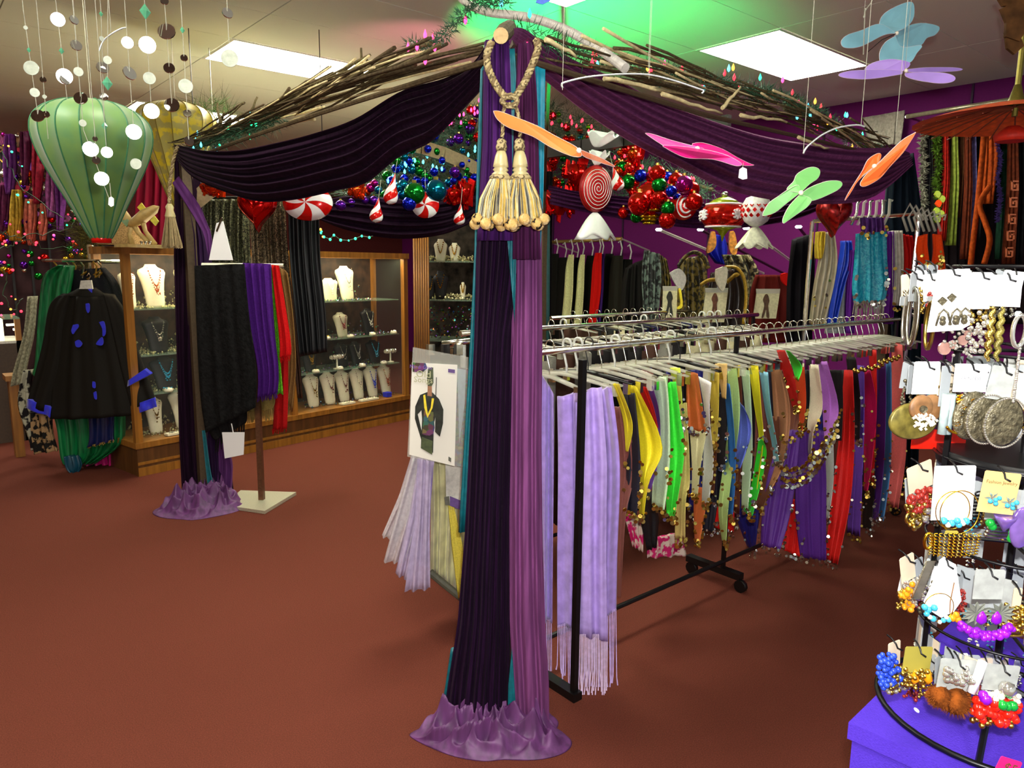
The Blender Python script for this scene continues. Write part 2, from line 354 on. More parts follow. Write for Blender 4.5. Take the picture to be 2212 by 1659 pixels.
# ================================================================ drapes
vel = M('purple_velvet', (56, 20, 76), rough=.85, kind='velvet', scale=90, var=.35)
mauve = M('mauve_velvet', (112, 60, 108), rough=.8, kind='velvet', scale=90, var=.22)
plum = M('plum_velvet', (112, 54, 98), rough=.85, kind='velvet', scale=60, var=.2)
dark = M('dark_velvet', (28, 9, 28), rough=.9, kind='velvet', scale=70, var=.4)
teal = M('teal_lining', (0, 92, 104), rough=.5, scale=50, var=.15)
dr = T('column_drape', 'tall purple velvet drape gathered round the near canopy post', 'drape', P(1080, 1590, ('Z', 0)))
# the main column: dark body with many fine pleats, mauve panel on the right side
Lb = [(1042, 150), (1040, 300), (1034, 420), (1028, 560), (1024, 740), (1014, 950), (1004, 1150), (988, 1350), (964, 1500), (952, 1640)]
Rb = [(1150, 150), (1152, 300), (1150, 420), (1140, 560), (1110, 740), (1106, 950), (1102, 1150), (1102, 1350), (1102, 1480), (1100, 1640)]
B(cloth(Lb, Rb, 2.18, 2.16, folds=8, amp=.012, th=.12, nu=150, nv=40, ph=.4, wob=.3, taper=False, belly=.045), 'velvet_panel', M('deep_purple_velvet', (26, 6, 32), rough=.85, kind='velvet', scale=90, var=.4), dr, smooth=True)
L2 = [(1108, 520), (1104, 740), (1102, 950), (1100, 1150), (1101, 1350), (1108, 1480), (1118, 1640)]
R2 = [(1170, 480), (1172, 740), (1170, 950), (1172, 1150), (1178, 1350), (1186, 1480), (1188, 1640)]
B(cloth(L2, R2, 2.14, 2.17, folds=3, amp=.009, th=.08, nu=70, nv=30, ph=2, wob=.4, taper=False, belly=.03), 'velvet_panel', mauve, dr, smooth=True, label='lighter mauve velvet panel')
B(cloth([(1046, 90), (1044, 200), (1042, 320), (1030, 520)], [(1100, 90), (1104, 200), (1106, 320), (1108, 520)], 2.05, 2.05, folds=3.5, amp=.009, th=.03, nu=70, nv=20, taper=False, belly=.03), 'velvet_panel', vel, dr, smooth=True)
B(cloth([(1118, 95), (1112, 200), (1108, 320), (1106, 560)], [(1152, 95), (1160, 200), (1164, 320), (1168, 560)], 2.06, 2.08, folds=3, amp=.008, th=.03, nu=40, nv=20, taper=False, belly=.02), 'velvet_panel', M('wine_velvet', (66, 24, 60), rough=.85, kind='velvet', scale=90, var=.3), dr, smooth=True)
B(cloth([(1086, 105), (1082, 200), (1096, 420), (1096, 520)], [(1112, 105), (1118, 200), (1118, 420), (1112, 700)], 2.065, 2.065, folds=2, amp=.004, th=.02, nv=12), 'lining', teal, dr, smooth=True)
B(cloth([(1150, 140), (1152, 300), (1158, 420), (1160, 520)], [(1178, 150), (1176, 300), (1174, 420), (1166, 560)], 2.16, folds=1.5, amp=.006, th=.02, nv=12), 'lining', M('bright_teal_lining', (0, 118, 142), rough=.5), dr, smooth=True)
B(cloth([(1038, 150), (1032, 300), (1024, 560), (1014, 760), (1000, 1000), (990, 1150)], [(1052, 130), (1046, 300), (1036, 560), (1030, 760), (1014, 1000), (1008, 1150)], 2.22, folds=1, amp=.003, th=.01, nv=14), 'lining', teal, dr, smooth=True)
B(cloth([(974, 1400), (962, 1480), (946, 1570)], [(1000, 1400), (990, 1480), (980, 1600)], 2.22, folds=1, amp=.003, th=.01), 'lining', teal, dr, smooth=True)
B(cloth([(1098, 1480), (1096, 1560), (1092, 1590)], [(1106, 1400), (1114, 1520), (1116, 1600)], 2.13, folds=1, amp=.003, th=.01), 'lining', teal, dr, smooth=True)
def puddle(cu, cv, au, av, D, mat, par, seed, hgt=.06, lob=9):
    random.seed(seed); c = P(cu, cv, ('Z', 0)); a1, a2, a3 = U(0, 6), U(0, 6), U(0, 6); ru = au * dep(c) / F; 
    e = P(cu, cv + av, ('Z', 0)); rv = abs(dep(e) - dep(c))
    def fn(i, t):
        w = 2 * pi * i; q = 1 + .09 * sin(3 * w + a1) + .06 * sin(5 * w + a2)
        rad = .12 + .88 * t ** .8
        ridge = (1 - abs(sin(lob * w / 2 + 3.2 * t + a2 + .5 * sin(3 * w)))) ** 1.1 * .6 + (1 - abs(sin(5.5 * w - 7 * t + a3))) ** 1.3 * .45 + (1 - abs(sin(2.5 * w + 9 * t + a1))) * .3
        h = hgt * (ridge * (1 - t ** 3) * (.5 + .8 * sin(pi * min(1, t * 1.1)))) + (1 - t) ** 2 * hgt * .9 + .012 * (1 - t ** 8)
        w += .12 * sin(9 * t + 4 * w); return c + RT * cos(w) * ru * q * rad + FW * sin(w) * rv * q * rad + UP * max(0.001, h)
    m = MB().grid(fn, 260, 40, True); return B(m, 'pooled_hem', mat, par, smooth=True)
puddle(1066, 1582, 176, 66, 2.2, M('lilac_velvet', (84, 42, 90), rough=.55, kind='velvet', scale=40, var=.3), dr, 5, .075, 14)
# knotted rope tieback with two tassels
rope = M('gold_rope', (176, 158, 112), rough=.6, kind='speck', scale=220, col2=(96, 80, 50), bump=.2)
tb = T('tassel_tieback', 'cream and gold twisted rope tieback with two big tassels on the near drape', 'tassel', P(1100, 480, 1.95))
def twist(pts, r, mat=rope, name='rope', par=tb, n=3, pitch=.03):
    pts = [Vector(p) for p in pts]; L = 0; acc = [0]
    for a, b in zip(pts, pts[1:]): L += (b - a).length; acc.append(L)
    for s in range(n):
        m = []
        for i, p in enumerate(pts):
            t = (pts[min(i + 1, len(pts) - 1)] - pts[max(i - 1, 0)]).normalized(); a = t.orthogonal().normalized() if abs(t.z) < .2 else Vector((1, 0, 0)) - t * t.x
            a.normalize(); b = t.cross(a); w = acc[i] / pitch * 2 * pi + s * 2 * pi / n; m.append(p + (a * cos(w) + b * sin(w)) * r * .55)
        B(MB().tube(m, r * .55, 6), name, mat if s else M('dark_rope_strand', (120, 100, 66), rough=.6), par, smooth=True)
def dens(l, n=10): return sm(l, n)
twist([P(u, v, 1.98) for u, v in dens([(1062, 90), (1052, 120), (1056, 150), (1072, 185), (1092, 212)], 14)], .0095)
twist([P(u, v, 1.98) for u, v in dens([(1158, 85), (1162, 105), (1150, 140), (1132, 180), (1112, 212)], 14)], .0095)
for k in range(4):
    w = k * .8; twist([P(1101 + 17 * cos(a + w), 218 + 13 * sin(a + w) * (1 if k % 2 else .6), 1.965 - .012 * sin(a * 2)) for a in [j * .5 for j in range(13)]], .006, par=tb, name='knot')
for side, (tu, ku) in enumerate(((1084, 1092), (1122, 1112))):
    twist([P(u, v, 1.97) for u, v in dens([(ku, 225), (ku + (-6 if side == 0 else 8), 250), (tu + 2, 285), (tu, 296)], 8)], .005, par=tb)
    f = Fr(tu, 300, 1.95, 0, .03 if side == 0 else -.04); k = f.k; ax = dict(X=f.R, Y=f.W, Z=f.U)
    B(MB().lathe(f.o, [(.008, 0), (.013, -.006), (.012, -.012), (.015, -.02), (.013, -.03)], 14, **ax), 'collar', rope, tb, smooth=True)
    wd = M('ivory_wood', (190, 176, 128), rough=.3, kind='wood', scale=60, var=.15)
    B(MB().lathe(f.o, [(.011, -.03), (.016, -.045), (.019, -.062), (.0205, -.07), (.016, -.072), (.021, -.078), (.016, -.082), (.0225, -.088), (.0225, -.093)], 20, **ax), 'turned_head', wd, tb, smooth=True)
    B(MB().lathe(f.o, [(.024, -.091), (.029, -.096), (.029, -.101), (.024, -.104)], 18, **ax), 'braid', rope, tb, smooth=True)
    strands = {c: MB() for c in ('gold_thread', 'grey_thread', 'cream_thread', 'navy_thread')}; px = 1 if side else -1
    for s in range(700):
        w = U(0, 2 * pi); r0 = .026 * R() ** .3; r1 = .055 * R() ** .45
        top = f.m(cos(w) * r0, -.1, sin(w) * r0); bot = f.m(cos(w) * r1 + .004 * px, -.1 - U(.095, .115), sin(w) * r1 * .7)
        mid = top.lerp(bot, .5) + f.R * cos(w) * .009; c = random.choice(['gold_thread', 'cream_thread', 'gold_thread', 'grey_thread', 'navy_thread', 'cream_thread'])
        strands[c].tube([top, mid, bot], .0015, 3, cap=False)
    for c, rgb in (('gold_thread', (206, 176, 92)), ('grey_thread', (140, 140, 128)), ('cream_thread', (214, 204, 164)), ('navy_thread', (56, 58, 70))):
        B(strands[c], 'fringe', M(c, rgb, rough=.5), tb, kind='stuff')
    core = MB().lathe(f.o, [(.018, -.1), (.022, -.14), (.026, -.18), (.026, -.195)], 18, **ax); B(core, 'fringe_core', M('tan_thread_core', (150, 132, 84), rough=.7, scale=300, var=.4), tb, smooth=True)
    for s in range(11):
        w = 2 * pi * s / 11 + .2; c = f.m(cos(w) * .058 + .004 * px, -.205 - .012 * (s % 2), sin(w) * .04)
        B(MB().ball(c, .0155, 10), 'pompom', M('pompom_' + ('tan' if s % 3 else 'black_tan'), (206, 170, 104), rough=.9, kind='spots', scale=55, col2=(212, 184, 132) if s % 3 else (30, 24, 26), bump=.6), tb, smooth=True)
# swags
def swag(name, label, top, bot, ds, mat, folds=9, amp=.022, th=.03, nv=60, par=None):
    """cloth swung between two corners: its upper and lower outline, lists of pixels from one end to the other; ds depths"""
    t = T(name, label, 'drape', P(*lerp_poly(bot, .5), (ds[0] + ds[1]) / 2)); a1 = U(0, 6)
    def dd(x): return ds[0] + (ds[1] - ds[0]) * x if not callable(ds[2] if len(ds) > 2 else None) else ds[2](x)
    def pos(s, x, back):
        a = lerp_poly(top, x); b = lerp_poly(bot, x); d = dd(x)
        u, v = a[0] + (b[0] - a[0]) * s, a[1] + (b[1] - a[1]) * s; p = P(u, v, d)
        g = amp * (sin(2 * pi * folds * s ** .9 + a1 + .8 * sin(3 * x)) + .4 * sin(2 * pi * folds * 1.9 * s + 3 * x)) * min(1, 4 * x + .3, 4 * (1 - x) + .3)
        p = p + FW * (g - .1 * sin(pi * x) * sin(pi * s * .9))
        return p + FW * (th + .05 * sin(pi * s) if back else 0)
    m = MB().grid(lambda i, x: pos(2 * i, x, False) if i <= .5 else pos(2 - 2 * i, x, True), 150, nv, True)
    B(m, 'swagged_cloth', mat, t, smooth=True); return t
topL = sm([(1062, 88), (1050, 98), (1020, 140), (960, 170), (870, 196), (770, 256), (680, 288), (600, 308), (520, 324), (450, 326), (400, 316), (376, 312)], 6)
botL = sm([(1062, 120), (1052, 170), (1000, 232), (930, 305), (860, 340), (790, 396), (720, 414), (640, 432), (560, 436), (480, 412), (420, 385), (385, 350)], 6)
t_swag_left = swag('swag_drape', 'dark plum velvet swag hung along the left eave to the far left post', topL, botL, (2.1, 4.4), dark, folds=7, amp=.02)
topR = sm([(1102, 66), (1130, 62), (1180, 98), (1250, 136), (1330, 170), (1420, 216), (1520, 252), (1640, 288), (1740, 305), (1850, 318), (1930, 320), (1965, 330)], 6)
botR = sm([(1098, 82), (1110, 108), (1150, 150), (1210, 200), (1290, 262), (1380, 318), (1460, 358), (1560, 408), (1660, 432), (1770, 442), (1880, 428), (1972, 356)], 6)
swag('swag_drape', 'mauve plum velvet swag hung along the right eave towards the right post', topR, botR, (2.05, 4.6), plum, folds=7, amp=.03)
swag('swag_drape', 'dark purple velvet swag under the far left beam above the jewellery cases', sm([(600, 410), (680, 432), (760, 420), (860, 428), (960, 432), (1040, 400)], 6), sm([(600, 430), (680, 470), (760, 500), (860, 516), (960, 506), (1040, 470)], 6), (4.7, 5.9), dark, 5, .03)
swag('swag_drape', 'dark purple velvet swag on the far right beam behind the red lollipop', sm([(1185, 400), (1260, 416), (1400, 430), (1550, 440), (1700, 425), (1800, 410)], 6), sm([(1185, 440), (1260, 458), (1400, 484), (1550, 496), (1700, 478), (1800, 440)], 6), (6.2, 4.6), M('night_purple_velvet', (58, 20, 60), rough=.85, kind='velvet', scale=60, var=.3), 5, .03)
# far left column
dl = T('column_drape', 'dark purple velvet drape round the far left canopy post with pooled hem', 'drape', P(430, 1085, ('Z', 0)))
B(cloth([(380, 320), (378, 400), (376, 560), (382, 760), (388, 950), (396, 1085)], [(412, 325), (430, 400), (432, 560), (430, 760), (440, 950), (448, 1085)], 4.5, 4.5, folds=5, amp=.02, th=.12, nu=60, nv=24, taper=False, belly=.03), 'velvet_panel', dark, dl, smooth=True)
B(cloth([(400, 380), (412, 480), (424, 700), (440, 900), (452, 1070)], [(404, 360), (450, 520), (462, 720), (484, 900), (500, 1060)], 4.48, 4.56, folds=4, amp=.02, th=.08, nu=50, nv=20, taper=False, belly=.03), 'velvet_panel', M('black_plum_velvet', (40, 20, 52), rough=.85, kind='velvet', scale=60, var=.3), dl, smooth=True)
B(cloth([(372, 396), (400, 440), (440, 505), (452, 560)], [(386, 380), (430, 440), (456, 505), (458, 560)], 4.4, 4.42, folds=2, amp=.01, th=.02, nv=12), 'velvet_panel', M('violet_velvet', (80, 40, 92), rough=.8, kind='velvet', scale=60), dl, smooth=True, label='loose violet tail of the drape')
B(cloth([(436, 930), (444, 1010), (452, 1080)], [(444, 930), (454, 1010), (470, 1085)], 4.42, folds=1, amp=.004, th=.01), 'lining', teal, dl)
puddle(440, 1092, 88, 34, 4.5, MATS['lilac_velvet'], dl, 9, .09, 12)
B(cloth([(470, 940), (474, 1000), (470, 1060)], [(488, 950), (502, 1010), (500, 1065)], 4.5, folds=2, amp=.015, th=.06), 'velvet_panel', MATS['violet_velvet'], dl, smooth=True)
t = T('hanging_tassel', 'tan rope tassel hanging at the far left canopy corner', 'tassel', P(365, 520, 4.3))
twist([P(u, v, 4.3) for u, v in dens([(400, 312), (384, 318), (374, 350), (367, 400), (366, 440)], 8)], .011, par=t, pitch=.06)
f = Fr(366, 440, 4.3); B(MB().lathe(f.o, [(.012, 0), (.024, -.02), (.02, -.035), (.03, -.07), (.026, -.08)], 12), 'turned_head', MATS['ivory_wood'], t, smooth=True)
m = MB()
for s in range(160):
    w = U(0, 2 * pi); r1 = .06 * R() ** .5; m.tube([f.m(cos(w) * .024, -.075, sin(w) * .024), f.m(cos(w) * r1, -.235 - U(0, .02), sin(w) * r1)], .0026, 3, cap=False)
B(m, 'fringe', M('tan_thread', (150, 130, 92), rough=.6), t, kind='stuff')
# far and right columns
d3 = T('column_drape', 'narrow black velvet drape with teal edge round the farthest canopy post', 'drape', (X1, Y1, 0))
B(cloth([(1166, 370), (1166, 560), (1168, 700), (1172, 900)], [(1194, 370), (1192, 560), (1190, 700), (1190, 900)], 6.4, folds=3, amp=.02, th=.16, nv=10, taper=False), 'velvet_panel', M('black_velvet', (20, 14, 18), rough=.9, kind='velvet', scale=60), d3, smooth=True)
B(cloth([(1178, 480), (1180, 740)], [(1188, 480), (1187, 740)], 6.34, folds=1, amp=.004, th=.01), 'lining', M('dark_teal_lining', (0, 60, 62)), d3)
d4 = T('column_drape', 'black teal drape hanging from the right canopy corner behind the orange butterfly', 'drape', (XR, Yr(XR), 0))
B(cloth([(1926, 340), (1915, 450), (1926, 620), (1938, 900), (1944, 1060)], [(1976, 330), (1992, 450), (1992, 620), (1988, 900), (1984, 1060)], 4.62, folds=4, amp=.02, th=.12, nu=40, nv=20, taper=False), 'velvet_panel', M('teal_black_velvet', (14, 24, 34), rough=.9, kind='velvet', scale=60), d4, smooth=True)
# ================================================================ clothes racks
chrome = M('chrome', (214, 210, 196), rough=.18, metal=1); blk = M('black_metal', (16, 14, 14), rough=.4, metal=.3)
clear = M('clear_plastic', (206, 204, 186), rough=.2, alpha=.45, var=.02); frost = M('frosted_plastic', (206, 208, 200), rough=.3, alpha=.8)
gold = M('gold_coin', (206, 176, 84), rough=.28, metal=1); silver = M('silver_coin', (196, 194, 180), rough=.25, metal=1)
def rack(lab, xa, xb, y, z, posts, feet=True):
    t = T('clothes_rack', lab, 'clothes rack', ((xa + xb) / 2, y, 0))
    B(MB().tube([(xa, y, z), (xb, y, z)], .013, 10), 'rail', chrome, t, smooth=True)
    for x in posts:
        B(MB().box((x - .012, y - .006, .09), (x + .012, y + .006, z)), 'upright', blk, t)
        f = MB().box((x - .02, y - .1, .06), (x + .02, y + .2, .09)); B(f, 'foot_bar', blk, t)
        for s in (-.4, .7): B(MB().tube([(x - .012, y + s * .25, .03), (x + .012, y + s * .25, .03)], .03, 10), 'caster', blk, t, smooth=True)
    B(MB().tube([(xa, y, .12), (xb, y, .12)], .01, 8), 'lower_bar', blk, t)
    return t
rack('chrome rail clothes rack with black uprights holding the row of coin trimmed scarves', 1.66, 4.62, 1.85, 1.205, (2.9, 4.6))
rack('second chrome rail clothes rack just behind the scarf row', 1.9, 4.3, 2.6, 1.2, (1.95, 4.25))
rack('third chrome rail clothes rack nearest the purple wall side of the canopy', 3.2, 5.6, 3.4, 1.17, (3.3, 5.5))
# the near end post of the scarf rack
t = T('garment_stand', 'tall black square garment stand post beside the lavender fringed shawls', 'stand', (1.69, 1.72, 0))
B(MB().box((1.68, 1.63, 0.02), (1.70, 1.65, 1.2)), 'post', blk, t); B(MB().box((1.67, 1.62, 0), (1.71, 1.95, .03)), 'base', blk, t)
# hangers
def hanger(x, y, z, lab, grp, mat, hk, wdt=.2, drop=.1, skew=0):
    o = T('hanger', lab, 'hanger', (x, y, z), grp); r = .022
    pts = [(x, y - r * cos(a) + 0, z + .012 + r * sin(a) - .005) for a in [i * pi / 6 - .3 for i in range(8)]]
    pts = [(x, y + r, z - drop * .6)] + list(reversed(pts)) if False else pts + [(x, y + r * .9, z - .01), (x, y, z - drop * .7), (x, y, z - drop)]
    B(MB().tube(pts, .0045 if hk is frost else .0022, 6), 'hook', hk, o, smooth=True)
    B(MB().tube([(x - skew, y - wdt, z - drop - .02), (x, y - .02, z - drop), (x, y + .02, z - drop), (x + skew, y + wdt, z - drop - .02)], [.012, .019, .019, .012], 6, flat=.4), 'bar', mat, o, smooth=True)
    for s in (-1, 1): B(MB().box((x - .008 + s * skew, y + s * wdt * .85 - .012, z - drop - .06), (x + .008 + s * skew, y + s * wdt * .85 + .012, z - drop - .01)), 'clip', chrome if hk is not frost else mat, o)
    return o
xs = []; x = 1.74
while x < 4.5:
    xs.append(x); k = len(xs)
    big = k in (2, 3, 6, 11, 15); bl = k in (4, 12, 18)
    hanger(x, 1.85, 1.215, 'black plastic clip hanger on the near chrome rail' if bl else ('wide frosted plastic hook hanger on the near chrome rail' if big else 'clear plastic clip hanger with wire hook on the near chrome rail'),
           'black hangers on the near rail' if bl else ('frosted hangers on the near rail' if big else 'clear hangers on the near rail'), blk if bl else clear, frost if big else (blk if bl else chrome), .21, .1, U(-.02, .04))
    x += U(.055, .085)
for y, x0, x1_, g in ((2.6, 2.0, 4.2, 'second'), (3.4, 3.4, 5.4, 'third')):
    x = x0
    while x < x1_:
        hanger(x, y, 1.21 if y < 3 else 1.18, 'clear hanger on the %s chrome rail behind the scarves' % g, 'hangers on the %s rail' % g, clear if R() < .8 else blk, chrome if R() < .8 else frost, .2, .08, U(-.02, .02)); x += U(.07, .13)
# garments on the two racks behind (their shoulders show between the hooks)
for y, x0, n, g in ((2.6, 2.05, 17, 'second'), (3.4, 3.45, 13, 'third')):
    for i in range(n):
        x = x0 + i * (.125 if y < 3 else .15); c = random.choice(['black', 'black', 'cream', 'dark_brown', 'silver_grey', 'navy'])
        cm_ = cloth_m('rack_' + c, {'black': (22, 20, 20), 'cream': (176, 168, 132), 'dark_brown': (58, 36, 26), 'silver_grey': (120, 118, 108), 'navy': (26, 26, 60)}[c])
        a, b = Vector((x, y - .19, 1.1)), Vector((x + .01, y + .19, 1.1)); ph = U(0, 6); L = U(.7, .95)
        def fn(i_, t_):
            i_ *= 2; bk = i_ > 1; i_ = i_ if i_ <= 1 else 2 - i_
            p = a.lerp(b, i_); return p + Vector(((.025 if bk else -.025) * sin(pi * i_) ** .5 + .008 * sin(20 * i_ + ph), 0, -L * t_ - .03 * abs(i_ - .5)))
        tag(B(MB().grid(fn, 20, 8, True), 'hanging_garment', cm_, smooth=True), '%s garment on the %s rack, %s' % (c.replace('_', ' '), g, ('nearest the drape end' if i == 0 else 'seen only between the hooks above the scarf row')), 'garment', 'garments on the %s rack' % g)
def coins(L_, R_, s, mat, par, n=26, size=.008, side=True, rows=2, nm='coin_trim'):
    m = MB(); a, b = L_[-1], R_[-1]
    for i in range(n):
        x = R(); u, v = a[0] + (b[0] - a[0]) * x, a[1] + (b[1] - a[1]) * x + U(-4, 12)
        if side and i % 2:
            q = lerp_poly(random.choice([R_, R_, L_]), U(.5, 1)); u, v = q[0] + U(-3, 4), q[1] + U(-4, 6)
        p = P(u, v, s); m.disc(p - FW * U(.01, .02), size * U(.6, 1.1), Vector((U(-.6, .6), U(-.6, .6), U(-.3, .3))) - FW, .0015, 7)
    return B(m, nm, mat, par, kind='stuff')
SC_COL = dict(lavender=(176, 150, 222), yellow=(236, 214, 40), navy=(26, 26, 44), red=(206, 24, 18), violet=(122, 70, 168), mint=(190, 216, 176), green=(70, 222, 72), lime=(214, 226, 96),
  beige=(208, 184, 132), copper=(182, 108, 50), cream=(206, 204, 158), white=(206, 208, 206), gold=(202, 176, 72), peach=(214, 180, 134), sky=(50, 140, 204), periwinkle=(112, 128, 206),
  palegreen=(176, 208, 150), lightblue=(140, 176, 202), tan=(164, 130, 88), brown=(116, 62, 40), orange=(206, 82, 24), ivory=(216, 206, 182), lilac=(176, 124, 200), black=(20, 16, 20),
  purple=(96, 40, 150), pink=(218, 24, 104), blue=(84, 148, 178), coral=(226, 120, 116), rose=(146, 84, 76), olive=(180, 196, 60), deepblue=(30, 30, 130))
def scarf(name, label, cat, col, L_, R_, dy=0, trim='gold', fo=2.2, n=24, depth=.1, y=1.6, rough=.55, mat=None, group=None):
    t = T(name, label, cat, P(*lerp_poly(L_, .5), ('Y', y + dy)), group)
    w = abs(R_[0][0] - L_[0][0])
    B(cloth(sm(L_, 4), sm(R_, 4), ('Y', y + dy + depth), ('Y', y + dy), folds=fo, amp=.006, th=.018, nu=max(12, int(fo * 8)), nv=18, taper=False), 'cloth', mat or cloth_m('chiffon_' + col, tuple(min(255, int(x * 1.06)) if x > 150 else int(x * .9) for x in SC_COL[col]), rough=rough, sheen=.0), t, smooth=True)
    if trim: coins(L_, R_, ('Y', y + dy - .01), gold if trim == 'gold' else silver, t, n)
    return t
